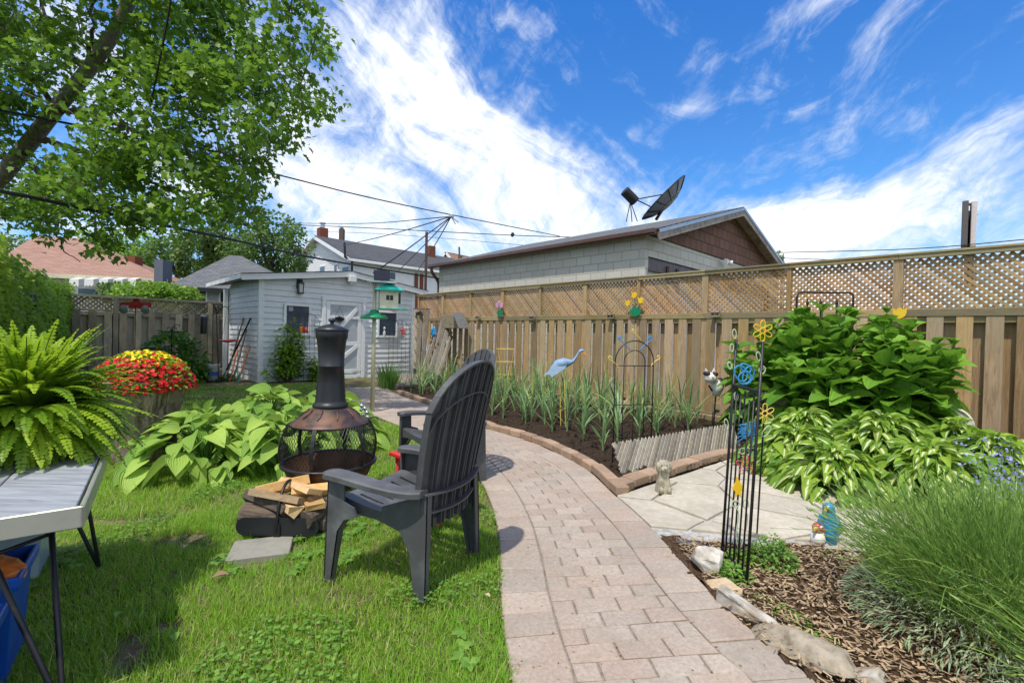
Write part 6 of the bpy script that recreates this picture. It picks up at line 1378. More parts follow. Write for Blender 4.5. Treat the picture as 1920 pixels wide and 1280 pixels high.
for (a_, b_, z, ang, L_, r_, mt, sh_), lb in zip(logs, labs):
    z = .06 + (z - .06) * 1.12; r_ *= 1.22; c = wc + wu * a_ + wv_ * b_ + UP * z; an = R(ang); d = (wu * math.cos(an) + wv_ * math.sin(an) + UP * random.uniform(-.18, .18)).normalized(); x, y, _ = frame(d); m = MB().rn()
    if sh_ == 'round': m.lathe([(r_ * .96, -L_ / 2), (r_, -L_ / 2 + .01), (r_ * .94, 0), (r_ * 1.02, L_ / 2 - .01), (r_ * .95, L_ / 2)], c, 14, ax=d, wob=lambda an_, h: 1 + .07 * math.sin(an_ * 3 + h * 9) + .05 * math.sin(an_ * 7))
    else:
        ro = random.uniform(-.5, .5); cs = [(math.cos(ro + k) * r_ * s2, math.sin(ro + k) * r_ * .8 * s2) for k, s2 in (((0, 1.1), (2.0, 1.), (3.2, .8), (4.3, 1.05)) if sh_ == 'wedge' else ((.35, 1.2), (2.79, 1.2), (3.49, 1.2), (5.93, 1.2)))]
        q1 = [c - d * L_ / 2 * random.uniform(.93, 1.03) + x * p[0] + y * p[1] for p in cs]; q2 = [c + d * L_ / 2 * random.uniform(.93, 1.03) + x * p[0] * .95 + y * p[1] * .95 for p in cs]; k = len(m.v); m.v += [tuple(p) for p in q1 + q2]; m.face((3, 2, 1, 0)); m.face((4, 5, 6, 7)); [m.face((i, (i + 1) % 4, 4 + (i + 1) % 4, 4 + i)) for i in range(4)]
    tag(m.build('firewood_log', M[mt]), lb, 'firewood', 'firewood in the carrier')
c = G(596, 984); m = MB(); m.lathe([(.17, .012), (.172, .024), (.16, .026), (.15, .018), (.0005, .02)], c, 36); tag(m.build('ash_pan', M['chimpipe'], smooth=False), 'flat round dark metal pan on the ground behind the log carrier', 'pan')
# ------------------------------------------------------------------ stump planter
sc_ = Vector((-3.31, 4.18, 0)); o = thing('tree_stump', sc_, 'flared weathered tree stump used as a stand for the red and yellow flowers', 'stump')
m = MB(); m.lathe([(.25, -.03), (.235, .08), (.23, .25), (.26, .45), (.30, .60), (.33, .70), (.338, .73), (.30, .735), (.28, .70), (.01, .69)], sc_, 72, wob=lambda an, h: 1 + .08 * math.sin(an * 3 + 1) + .05 * math.sin(an * 7 + h * 3) + .03 * math.sin(an * 13 + 2 + h * 2)); m.build('trunk', M['stump'], o, smooth=True)
o = thing('petunias', sc_ + UP * .74, 'dome of bright red and yellow petunias overflowing the top of the stump', 'flowers')
n = 2200; q = unit(n); q[:, 2] = np.abs(q[:, 2]); pos = q * np.array([.355, .355, .235]) * rng.uniform(.75, 1.04, n)[:, None] + np.array(sc_ + UP * .72) - np.array([0, 0, .06]) * (1 - q[:, 2:3]); leaves('foliage', pos, q + unit(n) * .6, rng.uniform(.03, .055, n), M['vine'], o, wr=.9)
FLO = [(0, 0, 0)] + [(math.sin(k * math.pi / 5) * (.5 if k % 2 == 0 else .40), math.cos(k * math.pi / 5) * (.5 if k % 2 == 0 else .40), .12) for k in range(10)]; FLF = [(0, k + 1, (k + 1) % 10 + 1) for k in range(10)]
n = 1250; q = unit(n); q[:, 2] = np.abs(q[:, 2]); vv = q[:, 2] * 1.05 + q[:, 1] * .35 + rng.normal(0, .10, n)
for nm, kk, mt in (('yellow_blooms', vv > .70, 'yellow'), ('red_blooms', vv <= .70, 'red'), ('red_blooms', (rng.random(n) < .14), 'red')):
    s_ = q[kk]; lo = (1 - s_[:, 2:3]); pos = s_ * np.array([.355, .355, .235]) * rng.uniform(.90, 1.10, len(s_))[:, None] + np.array(sc_ + UP * .73) - np.array([0, 0, .09]) * lo
    nn_ = s_ + unit(len(s_)) * .35 + np.array([0, -.25, .15]); tdir = np.cross(nn_, unit(len(s_))); scatter(nm, FLO, FLF, pos, tdir, nn_, rng.uniform(.030, .046, len(s_)), M[mt], o)
# ------------------------------------------------------------------ fern, table, bins
TA = Vector((-1.30, 1.41, 0)); tu = Vector((-.605, .796, 0)).normalized(); tv_ = Vector((-.796, -.605, 0)).normalized(); TL, TW, TZ = 1.20, .95, .65
o = thing('garden_table', TA + tu * .5 + tv_ * .4, 'grey weathered board table with metal edge and black hairpin legs holding the fern', 'table')
for k in range(4):
    m = MB().rn(); a_ = .012 + (TW - .024) * k / 4; m.box(TA + tu * TL / 2 + tv_ * (a_ + (TW - .024) / 8) + UP * (TZ - .013), tu * (TL / 2 - .012), tv_ * ((TW - .024) / 8 - .002), UP * .012, .0025); m.build('board', M['table'], o)
M['trim'] = plain('brushed_trim', (.50, .50, .45), .38, .55, scale=7, var=.2)
m = MB(); hh = .033
for (c, ux, L_) in ((TA + tu * TL / 2 - tv_ * .0, tu, TL), (TA + tu * TL / 2 + tv_ * TW, tu, TL), (TA + tv_ * TW / 2, tv_, TW), (TA + tv_ * TW / 2 + tu * TL, tv_, TW)):
    m.box(c + UP * (TZ - hh), ux * (L_ / 2 + .006), ux.cross(UP) * .006, UP * hh, .003)
m.build('metal_edge', M['trim'], o)
for (a_, b_) in ((.10, .10), (TL - .12, .10), (.10, TW - .1), (TL - .12, TW - .1)):
    foot = TA + tu * (a_ - .06 if a_ < .5 else a_ + .04) + tv_ * (b_ - .06 if b_ < .5 else b_ + .04); tz = TZ - .067; p1 = TA + tu * a_ + tv_ * (b_ + .13) + UP * tz; p2 = TA + tu * (a_ + (.13 if a_ < .5 else -.13)) + tv_ * b_ + UP * tz
    m = MB(); m.tube([p1] + bez([foot + (p1 - foot) * .04, foot, foot + (p2 - foot) * .04], 6) + [p2], .0085, 8); m.tube([p1.lerp(foot, .12), p2.lerp(foot, .12)], .006, 6); m.build('hairpin_leg', M['iron'], o, smooth=True)
fc_ = TA + tu * .86 + tv_ * .26 + UP * TZ; o = thing('potted_fern', fc_, 'bushy yellow green fern arching over the table on the left edge', 'fern')
m = MB(); m.lathe([(.10, 0), (.14, .16), (.15, .17), (.145, .18), (.12, .165), (.01, .16)], fc_, 24); m.build('pot', M['dkbrown'], o)
pv, pf = [(0, 0, 0), (.5, .18, .0), (.42, .6, .02), (0, 1, -.04), (-.42, .6, .02), (-.5, .18, 0)], [(0, 1, 2, 5), (5, 2, 3, 4)]
pos, dd, up, sz, rr = [], [], [], [], []; st = MB()
for i in range(620):
    an = random.uniform(0, 6.283); L_ = random.uniform(.24, .46); e0 = random.uniform(-.1, 1.42); d = Vector((math.cos(an), math.sin(an), 0)); p = fc_ + UP * .15 + d * .03; dirv = (d * math.cos(e0) + UP * math.sin(e0)); drp = random.uniform(.035, .085); q = random.random(); pts = [p]; N_ = 27
    for j in range(N_): p = p + dirv * L_ / N_; dirv = (dirv - UP * drp * (.4 + j / N_)).normalized(); pts.append(p)
    st.tube(pts[::5], .0022, 3, cap=False); sd_ = Vector((-d.y, d.x, 0))
    for j in range(3, N_ + 1):
        t_ = j / N_; tg = (pts[j] - pts[j - 1]).normalized(); ll = .043 * (math.sin(math.pi * min(1, (t_ * .9 + .08))) ** .6) * (1 - .35 * t_); nrm = sd_.cross(tg).normalized(); nrm = nrm if nrm.z > 0 else -nrm
        for s_ in (-1, 1): pos.append(tuple(pts[j] + tg * random.uniform(-.003, .003))); dd.append(tuple(sd_ * s_ + tg * .32 - UP * .15)); up.append(tuple(nrm)); sz.append(ll * random.uniform(.85, 1.1)); rr.append(min(1, max(0, q * .7 + t_ * .3 + random.uniform(-.08, .08))))
scatter('fronds', pv, pf, pos, dd, up, sz, M['fern'], o, width=np.full(len(sz), .0155), rnd=np.array(rr)); st.build('frond_stems', M['vine'], o)
def bin_(name, corner, lu, lv, h, mat, label, cat='bin', taper=.03, lip=True):
    """open box: corner = far right top corner, lu along -tu, lv along tv_"""
    c = corner - tu * lu / 2 + tv_ * lv / 2; c.z = 0; o = thing(name, c, label, cat); m = MB(); X, Y = tu * lu / 2, tv_ * lv / 2; k = len(m.v)
    def ring(s_, z): return [tuple(c + X * sx_ * (1 - s_) + Y * sy_ * (1 - s_) + UP * z) for sx_, sy_ in ((-1, -1), (1, -1), (1, 1), (-1, 1))]
    rs = [ring(.14, .0), ring(.06, h - .05), ring(-.0, h - .045), ring(-.02, h - .03), ring(-.02, h - .005), ring(.0, h), ring(.035, h), ring(.05, h - .03), ring(.17, .02)]
    for r_ in rs: m.v += r_
    for i in range(len(rs) - 1):
        for j in range(4): a_, b_ = i * 4 + j, i * 4 + (j + 1) % 4; m.face((a_, b_, b_ + 4, a_ + 4))
    m.face((3, 2, 1, 0)); k = (len(rs) - 1) * 4; m.face((k, k + 1, k + 2, k + 3)); bo = m.build('body', mat, o); md = bo.modifiers.new('round', 'BEVEL'); md.width = .012; md.segments = 2; md.limit_method = 'ANGLE'; md.angle_limit = R(50); return o, c
b1, c1 = bin_('recycling_bin', Vector((-1.80, 1.77, 0)), .30, .46, .36, M['bluebin'], 'blue recycling bin holding orange bags, under the table at the left edge')
b2, c2 = bin_('recycling_bin', Vector((-1.56, 1.44, 0)), .36, .46, .33, M['bluebin'], 'blue recycling bin with a grey wood block, lowest left corner of the photo'); b1['group'] = b2['group'] = 'blue bins under the table'
bin_('storage_tub', Vector((-2.36, 2.42, 0)), .30, .40, .44, M['greybin'], 'pale blue grey tub standing on the grass behind the blue bins', 'tub')
for k, (dx, dy, lb) in enumerate(((-.10, -.10, 'crumpled orange plastic bag, right one in the rear blue bin'), (.02, .08, 'crumpled orange plastic bag, left one in the rear blue bin'))):
    m = MB(); m.ball(c1 + tu * dx * .5 + tv_ * dy + UP * .34, .11, .10, .085, 22, 14, .22); tag(m.build('plastic_bag', M['orange']), lb, 'plastic bag', 'orange bags in the blue bin')
m = MB(); p = c2 - tv_ * .10 - tu * .02 + UP * .27; m.box(p, (tu * .9 + tv_ * .3).normalized() * .13, (tv_ * .9 - tu * .3).normalized() * .09, UP * .05, .005); tag(m.build('wood_block', M['lumber']), 'weathered grey wood block lying in the front blue bin', 'wood block')
m = MB(); m.bar(c2 - tv_ * .12 + UP * .25, c2 - tv_ * .2 + tu * .12 + UP * .42, .012, .004); tag(m.build('paint_stick', M['split']), 'thin pale wooden stick poking up from the front blue bin', 'stick')
# ------------------------------------------------------------------ bird feeder pole
pb_ = G(698, 773); pb_.z = 0; o = thing('bird_feeder', pb_, 'green roofed bird feeder with squirrel baffle on a pale pole before the shed', 'bird feeder')
m = MB(); m.tube([pb_, pb_ + UP * 1.92], [.034, .026], 12); m.build('pole', M['polep'], o, smooth=True)
m = MB(); m.lathe([(.195, -.08), (.20, -.07), (.19, -.045), (.14, -.015), (.07, .01), (.06, .05), (.03, .06)], pb_ + UP * 1.48, 28); m.build('baffle', M['green'], o, smooth=True)
fx = Vector((.93, .36, 0)).normalized(); fy = Vector((-fx.y, fx.x, 0)); fcn = pb_ + fx * .20 + UP * 1.72
m = MB(); m.box(fcn - UP * .02, fx * .135, fy * .10, UP * .135, .004); m.box(fcn - UP * .165 + fx * .02, fx * .16, fy * .13, UP * .012, .004); hb = m.build('seed_box', M['cream'], o)
m = MB(); 
for dx in (-.02, .035): m.box(fcn + fx * dx - fy * .103 - UP * .0, fx * .022, fy * .003, UP * .035)
m.box(fcn + fx * .16 - fy * .02 + UP * .0, fx * .012, fy * .05, UP * .08); m.build('window_slots', M['lamp_black'], o)
m = MB(); m.box(fcn - fy * .13 - UP * .165 + fx * .05, fx * .19, fy * .035, UP * .008); m.box(fcn + fx * .22 - UP * .165, fx * .07, fy * .10, UP * .006); m.build('perch', M['teal'], o)
m = MB(); b_ = [fcn + fx * .21 * sx_ + fy * .17 * sy_ + UP * .115 for sx_, sy_ in ((-1, -1), (1, -1), (1, 1), (-1, 1))]; t_ = [fcn + fx * .03 * sx_ + fy * .02 * sy_ + UP * .215 for sx_, sy_ in ((-1, -1), (1, -1), (1, 1), (-1, 1))]
for i in range(4): m.quad(b_[i], b_[(i + 1) % 4], t_[(i + 1) % 4], t_[i])
m.poly(t_); m.poly([p - UP * .012 for p in b_][::-1]); [m.quad(b_[i] - UP * .012, b_[(i + 1) % 4] - UP * .012, b_[(i + 1) % 4], b_[i]) for i in range(4)]; m.build('roof', M['teal'], o)
s_c = pb_ + fx * .10 + UP * 1.945; m = MB(); m.box(s_c, fx * .20, fy * .14, UP * .010, .003); m.box(s_c - UP * .03 + fx * .02, fx * .17, fy * .004, UP * .02); m.bar(pb_ + UP * 1.68, s_c - fx * .28 + fx * .1, .018, .012); m.build('shelf', M['frost'], o)
m = MB(); pc_ = s_c + UP * .11 + fy * .03; n_ = (Vector((-.1, -.9, .45))).normalized(); x, y, z = frame(n_); m.box(pc_, fx * .115, (UP * .9 + fy * .35).normalized() * .085, n_ * .006, .002); m.bar(pc_ - UP * .07, s_c, .015, .03); m.build('solar_panel', M['solar'], o)
# ------------------------------------------------------------------ by the shed's left side: tools, bucket, feeders
def tool(bx, by, tx, ty, hc, kind, head, label):
    b = VP(bx, by, SH(-.42), B); tp_ = VP(tx, ty, SH(-.03), B); b.z = max(b.z, .0); o = thing('garden_tool', b, label, kind, 'garden tools leaning on the shed side')
    d = (tp_ - b).normalized(); m = MB(); m.tube([b + d * .22, tp_], .019, 7); m.build('handle', M[hc], o); x = A; m = MB()
    if kind == 'rake':
        for k in range(-4, 5): m.tube([b + d * .24, b + d * .06 + x * k * .022, b + x * k * .026 - B * .03], .004, 4)
        m.bar(b + d * .08 - x * .09, b + d * .08 + x * .09, .01, .02)
    elif kind == 'shovel': m.prism([b + d * .30 - x * .04, b + d * .24 - x * .085, b + d * .06 - x * .08, b, b + d * .06 + x * .08, b + d * .24 + x * .085, b + d * .30 + x * .04], -B * .008)
    else: m.prism([b + d * .26 - x * .03, b + d * .22 - x * .07, b + d * .02 - x * .075, b + d * .02 + x * .075, b + d * .22 + x * .07, b + d * .26 + x * .03], -B * .02)
    m.build('head', M[head], o); return o, b, d, tp_
tool(418, 712, 470, 596, 'iron', 'rake', 'green', 'black handled green rake leaning furthest back on the shed side')
tool(424, 716, 457, 596, 'lumber', 'rake', 'green', 'grey handled green leaf rake, leftmost tool on the shed side')
tool(437, 714, 462, 618, 'split2', 'shovel', 'green', 'wood handled green shovel in the middle of the leaning tools')
o, b, d, tp_ = tool(446, 716, 468, 650, 'orange', 'spade', 'green', 'short spade with teal D-grip and orange sleeve on the shed side')
m = MB(); m.tube([tp_, tp_ + d * .05 + A * .05, tp_ + d * .15 + A * .05, tp_ + d * .15 - A * .05, tp_ + d * .05 - A * .05, tp_], .012, 6); m.build('grip', M['teal'], o)
m = MB(); m.tube([b + d * .25, b + d * .55], .018, 7); m.build('sleeve', M['orange'], o)
tool(432, 718, 448, 640, 'orange', 'rake', 'orange', 'orange handled hand cultivator at the front of the leaning tools')
bk = G(398, 712); bk.z = 0; o = thing('bucket', bk, 'white plastic bucket with a blue band beside the shed porch post', 'bucket'); m = MB(); m.lathe([(.12, 0), (.15, .34), (.158, .345), (.158, .37), (.145, .37), (.115, .02), (.01, .015)], bk, 24); m.build('body', M['vwhite'], o, smooth=True)
m = MB(); m.lathe([(.1345, .10), (.1425, .20)], bk, 24, cap=False); m.build('label_band', plain('blue_print', (.05, .12, .45), .4), o); m = MB(); m.tube(arc(bk + UP * .33, A, (UP * -.5 - A * .0 + Vector((0, -.8, 0))).normalized(), .155, 0, 3.14), .004, 4); m.build('bail_handle', M['steel'], o)
hk = G(410, 716); o = thing('shepherd_hook', Vector((hk.x, hk.y, 0)), 'thin black shepherd hook pole left of the shed porch post', 'garden hook'); tp_ = P(406, 570, hk.y); m = MB(); m.tube([Vector((hk.x, hk.y, 0)), P(406, 590, hk.y)] + bez([P(406, 585, hk.y), P(404, 566, hk.y), P(388, 562, hk.y), P(384, 572, hk.y)]), .010, 6); m.tube(bez([P(407, 588, hk.y), P(414, 574, hk.y), P(424, 572, hk.y), P(427, 578, hk.y)]), .008, 5); m.build('pole', M['iron'], o)
fc2 = P(382, 608, hk.y); o = thing('tube_feeder', fc2, 'black cylindrical tube feeder hanging before the back fence', 'bird feeder'); m = MB(); m.lathe([(.06, -.21), (.062, -.2), (.062, .16), (.055, .19)], fc2, 18); m.build('tube', M['lamp_black'], o, smooth=True); m = MB(); m.lathe([(.066, .16), (.062, .19), (.03, .215), (.005, .22)], fc2, 18); m.build('cap', M['steel'], o, smooth=True); m = MB(); m.tube([fc2 + UP * .22, P(384, 572, hk.y)], .003, 4); m.build('hanger', M['wire'], o)
fd_ = P(428, 638, hk.y); o = thing('dish_feeder', fd_, 'shallow red hummingbird feeder dish hanging by the porch post', 'bird feeder'); m = MB(); m.lathe([(.02, -.05), (.10, -.035), (.19, -.01), (.20, .0), (.19, .008), (.05, .012), (.01, .03)], fd_, 24); m.build('dish', M['coral'], o, smooth=True); m = MB(); [m.tube([fd_ + Vector((dx, 0, 0)), P(427, 578, hk.y)], .003, 4) for dx in (-.15, .15)]; m.build('hanger', M['wire'], o)
# red truck ornament
Yt = 9.2; tc0 = P(254, 573, Yt); tb = Vector((tc0.x, tc0.y, 0)); o = thing('truck_ornament', tb, 'red metal pickup truck cutout on a stake in front of the back fence', 'garden ornament'); k_ = Yt / 870; X = Vector((1, .0, 0))
out = [(-30, 2), (-29, -4), (-22, -6), (-6, -7), (-5, -14), (6, -14), (9, -7), (28, -7), (29, 0), (30, 3), (24, 3), (20, -1), (14, -1), (10, 5), (-10, 5), (-14, -1), (-21, 0), (-26, 2)]
m = MB(); m.prism([tc0 + X * x * k_ - UP * y * k_ for x, y in out], Vector((0, .012, 0))); m.build('body', M['redp'], o)
for wx in (-22, 19): m = MB(); m.lathe([(.02, -.02), (.085, -.015), (.09, .0), (.085, .015), (.02, .02)], tc0 + X * wx * k_ - UP * 7 * k_, 18, ax=Vector((0, 1, 0))); m.build('wheel', M['steel'], o)
m = MB(); m.prism([tc0 + X * x * k_ - UP * y * k_ - Vector((0, .004, 0)) for x, y in ((-3, -12), (4, -12), (6, -8), (-3, -8))], Vector((0, .02, 0))); m.build('window', M['black'], o); m = MB(); m.tube([tc0, tb], .007, 5); m.build('stake', M['iron'], o)
c = P(322, 617, 10.4); m = MB(); [m.tube([c + v for v in spiral((s_ * .08, 0, 0), (s_, 0, 0), (0, 0, 1), .02, .09, 0, 5)], .008, 5) for s_ in (-1, 1)]; m.tube([c + Vector((-.35, 0, -.04)), c + Vector((.35, 0, -.06))], .008, 5); m.tube([c, Vector((c.x, c.y, 0))], .01, 5); m.tube(bez([c + Vector((0, 0, .02)), c + Vector((.1, 0, .15)), c + Vector((.2, 0, .12)), c + Vector((.16, 0, .05))]), .007, 5); tag(m.build('scroll_stake', M['iron']), 'black wire scroll topped stake behind the dark shrub at the back fence', 'garden stake')
# wire grid trellises on the shed front
def grid_trellis(c, w_, h, label, bars=5, rows=9):
    o = thing('wire_trellis', c, label, 'trellis', 'wire trellises on the shed front'); m = MB(); hs = h - w_ / 2
    m.tube([c - B * w_ / 2, c - B * w_ / 2 + UP * hs] + arc(c + UP * hs, B, UP, w_ / 2, math.pi, 0, 16) + [c + B * w_ / 2], .006, 5); m.build('hoop', M['wire'], o); m = MB()
    for i in range(1, bars): x = -w_ / 2 + w_ * i / bars; m.tube([c + B * x, c + B * x + UP * (hs + math.sqrt(max(0, (w_ / 2) ** 2 - x * x)))], .004, 4)
    for j in range(rows): z = .12 + (hs - .1) * j / (rows - 1); m.tube([c - B * w_ / 2 + UP * z, c + B * w_ / 2 + UP * z], .004, 4)
    m.build('grid', M['wire'], o)
grid_trellis(SH(1.02, -.16), .62, 1.62, 'black wire grid trellis behind the climbing shrub, left of the shed door'); grid_trellis(SH(3.55, -.18), .66, 1.55, 'black wire grid trellis with round top at the right end of the shed front')
m = MB(); c = VP(748, 621, SH(0), A) - A * .2; [m.ball(c + B * x + UP * z, .035, .02, .03, 8, 5) for x, z in ((0, 0), (.06, .02), (.02, -.06), (-.05, .04), (.0, .06), (.07, -.05))]; m.tube([c - UP * .1, c + UP * .1], .01, 5); tag(m.build('glass_butterfly', M['coral']), 'small red and white ornament by the right shed window', 'garden ornament')
# ------------------------------------------------------------------ ladder, lumber, box by the fence
def FV(px, py, dn=.07): return VP(px, py, FT(0, dn), B)
Yl = 12.; o = thing('wooden_ladder', FT(9.6, .3), 'old grey wooden step ladder leaning between shed and fence', 'ladder')
l0, l1 = P(783, 694, 11.6), P(791, 578, 12.0); r0, r1 = P(792, 690, 11.4), P(803, 580, 11.6)
for p, q in ((P(777, 690, 11.7), P(780, 580, 12.1)), (l0, l1), (r0, r1)): m = MB().rn(); m.bar(p, q, .085, .03, up=Vector((0, 1, 0))); m.build('rail', M['lumber'], o)
for k in range(5): t_ = .08 + k * .21; m = MB().rn(); m.bar(P(776, 690, 11.7).lerp(P(780, 580, 12.1), t_), l0.lerp(l1, t_), .03, .09); m.build('rung', M['lumber'], o)
m = MB(); m.bar(P(778, 579, 12.0), P(803, 579, 11.6), .12, .03); m.build('top_step', M['lumber'], o)
lt = [(792, 694, 812, 628), (797, 697, 818, 622), (803, 700, 822, 640), (806, 702, 829, 600), (810, 700, 834, 592), (813, 704, 838, 596), (816, 702, 842, 605), (820, 704, 847, 622), (824, 705, 848, 630), (800, 700, 826, 660)]
for i, (a_, b_, c_, d_) in enumerate(lt):
    p, q = P(a_, b_, 10.3 - i * .04), VP(c_, d_, FT(0, .12), B); p.z = max(.02, p.z); m = MB().rn(); m.bar(p, q, random.choice([.05, .09, .06]), .022, up=Vector((-.5, .8, 0))); tag(m.build('lumber_board', M['lumber' if i % 3 else 'driftw']), ['leftmost', 'second from left', 'third from left', 'fourth from left', 'fifth from left', 'sixth from left', 'seventh from left', 'second from right', 'rightmost', 'short low front'][i] + ' old board leaning on the fence beside the ladder', 'board', 'old boards leaning on the fence')
c = FV(846, 603, .25); o = thing('tin_box', c, 'dark open box with a sloping sheet metal roof fixed high on the fence', 'box'); m = MB(); m.box(c, A * .26, B * .12, UP * .16, .005); m.build('body', M['greylat'], o); m = MB(); q = c - A * .50 + UP * .02 - B * .08; m.box(q, (A * -.55 - UP * .8).normalized() * .22, B * .16, (A * -.8 + UP * .55).normalized() * .006); m.build('roof', M['steel'], o); m = MB(); m.bar(c - UP * .15 + A * .2, c - UP * .15 - A * .62, .03, .03); m.build('bracket', M['lumber'], o)
m = MB(); c = P(813, 622, 10.8); m.ball(c, .06, .05, .12, 10, 8, .2); tag(m.build('blue_glove', M['bluew']), 'small blue cloth hung on the leaning boards', 'glove')
def cage(c, w_, h, rows, label):
    m = MB(); 
    for k in range(rows): m.tube(arc(c + UP * (h - k * h * .27), (1, 0, 0), (0, 1, 0), w_ / 2 * (1 - .08 * k), 0, 6.283, 20), .004, 4)
    for k in range(3): an = k * 2.1 + .4; m.tube([c + Vector((math.cos(an) * w_ / 2, math.sin(an) * w_ / 2, h)), c + Vector((math.cos(an) * .05, math.sin(an) * .05, 0))], .004, 4)
    tag(m.build('plant_cage', M['yelw']), label, 'plant support', 'yellow wire plant cages')
g0 = G(966, 748); cage(Vector((g0.x, g0.y, .02)) + A * .3, .36, .92, 3, 'yellow wire plant cage in the garlic right of the far chair'); g0 = G(832, 715); cage(Vector((g0.x, g0.y, .02)), .36, .5, 3, 'yellow wire plant cage before the leaning boards')
# lattice panel, logs on the ground by the shed
def slats(name, p0, u, W, nrm, H_, lean, n, ang, mat, label, cat='edging', w_=.032):
    o = thing(name, p0 + u * W / 2, label, cat); upv = (UP + nrm * lean).normalized()
    for lay, sg in ((0, 1), (1, -1)):
        m = MB(); k = -H_
        while k < W + H_:
            a_, b_ = (k, 0), (k + H_ * ang, H_)
            if sg < 0: a_, b_ = (k, H_), (k + H_ * ang, 0)
            (x0, z0), (x1, z1) = a_, b_
            if x1 > .02 and x0 < W - .02:
                if x0 < 0: z0 += (z1 - z0) * (-x0) / (x1 - x0); x0 = 0
                if x1 > W: z1 = z0 + (z1 - z0) * (W - x0) / (x1 - x0); x1 = W
                p = p0 + u * x0 + upv * z0 + nrm * (-.008 * lay); q = p0 + u * x1 + upv * z1 + nrm * (-.008 * lay); m.rn(); m.bar(p, q, .007, .040 if lay == 0 else .024, up=(q - p).normalized().cross(nrm)) if (q - p).length > .03 else None
            k += .052 if lay == 0 else .10
        m.build('slat_layer', M[mat], o)
    return o
e0, e1 = G(1168, 897), G(1392, 845); eu = (e1 - e0).normalized(); en = Vector((eu.y, -eu.x, 0)); slats('slatted_edging', e0, eu, (e1 - e0).length, en, .30, -.45, 0, .95, 'driftw', 'low grey lattice strip leaning along the garlic bed above the flagstones')
e0 = VP(1392, 838, FT(0, 1.1), B); e0.z = .0; slats('lattice_piece', e0, (A * -.3 - B * .4 + Vector((.5, 0, 0))).normalized(), .5, -B, .62, .15, 0, .8, 'driftw', 'upright piece of grey lattice behind the obelisk trellis', 'lattice')
m = MB().rn(); m.box(FT(4.4, .32, .06), A * 1.9, B * .05, UP * .06, .008); tag(m.build('timber_edging', M['fenceh']), 'long timber lying along the fence foot behind the garlic', 'timber')
e0 = G(752, 722); slats('lattice_piece', Vector((e0.x, e0.y, .05)), B, 1.1, -A, .30, -1.6, 0, .7, 'driftw', 'grey lattice strip lying by the daylily near the shed corner', 'lattice')
for i, (x0, y0, x1, y1) in enumerate(((762, 727, 832, 716), (742, 731, 800, 727))):
    p, q = G(x0, y0) + UP * .07, G(x1, y1) + UP * .07; m = MB(); m.tube([p, p.lerp(q, .5) + UP * .015, q], [.055, .06, .045], 9); tag(m.build('log', M['lumber']), ['grey log on the soil below the leaning boards', 'shorter grey log beside the kerb end near the shed'][i], 'log', 'logs at the end of the bed')
c = G(858, 716); c.z = 0; o = thing('dried_plant_stand', c + A * .2, 'dark wire stand with dried brown plant behind the far chair', 'plant stand'); m = MB(); [m.tube([c + Vector((dx, 0, 0)), c + Vector((dx * .8, 0, .45))], .01, 5) for dx in (-.15, .15)]; m.tube([c + Vector((-.14, 0, .45)), c + Vector((.14, 0, .45))], .01, 5); m.build('frame', M['iron'], o); pp = np.array(c) + rng.normal(0, .09, (260, 3)) + np.array([0, 0, .52]); leaves('dried_leaves', pp, unit(260), rng.uniform(.03, .07, 260), M['chip'], o)
# ------------------------------------------------------------------ fence ornaments
def tulip(c, s_, mat, m, U=A):
    pts = [(-.5, .1), (-.5, .55), (-.28, .38), (0, .6), (.28, .38), (.5, .55), (.5, .1), (.38, -.25), (.0, -.5), (-.38, -.25)]; m.prism([c - U * x * s_ + UP * y * s_ for x, y in pts], -B * .015)
def leafcut(c, s_, m): m.prism([c - A * x * s_ + UP * y * s_ for x, y in ((-.6, .15), (-.35, .1), (-.3, .4), (-.1, .2), (0, .45), (.1, .2), (.3, .4), (.35, .1), (.6, .15), (.4, -.3), (.15, -.45), (-.15, -.45), (-.4, -.3))], -B * .012)
o = thing('tulip_ornament', FV(1192, 580), 'three yellow wooden tulips with green leaf base on the fence rail', 'ornament')
for (x, y) in ((1178, 569), (1190, 554), (1202, 564)): m = MB(); tulip(FV(x, y, .09), .10, 'yelp', m); m.build('bloom', M['yelp'], o)
m = MB(); leafcut(FV(1192, 583, .10), .20, m); [m.tube([FV(1192, 582, .085), FV(x, y + 4, .085)], .007, 5) for x, y in ((1178, 569), (1190, 554), (1202, 564))]; m.build('leaves', M['green'], o)
o = thing('tulip_ornament', FV(938, 580), 'pink wooden flower with green leaves on the fence above the heron', 'ornament')
for (x, y) in ((933, 573), (941, 573), (937, 569)): m = MB(); tulip(FV(x, y, .09), .11, 'pinkp', m); m.build('bloom', M['pinkp'], o)
m = MB(); leafcut(FV(938, 586, .10), .19, m); m.build('leaves', M['green'], o)
o = thing('tulip_ornament', FV(1687, 588), 'single big yellow tulip cutout on the fence post behind the leafy shrub', 'ornament'); m = MB(); tulip(FV(1687, 588, .10), .125, 'yelp', m); m.build('bloom', M['yelp'], o)
m = MB(); m.tube([FV(1687, 597, .09), FV(1686, 640, .09)], .006, 5); m.prism([FV(1686, 640, .1), FV(1674, 626, .1), FV(1672, 619, .1), FV(1684, 626, .1), FV(1688, 626, .1), FV(1700, 619, .1), FV(1697, 628, .1)], -B * .01); m.build('leaves', plain('dark_green_paint', (.01, .06, .03), .5), o)
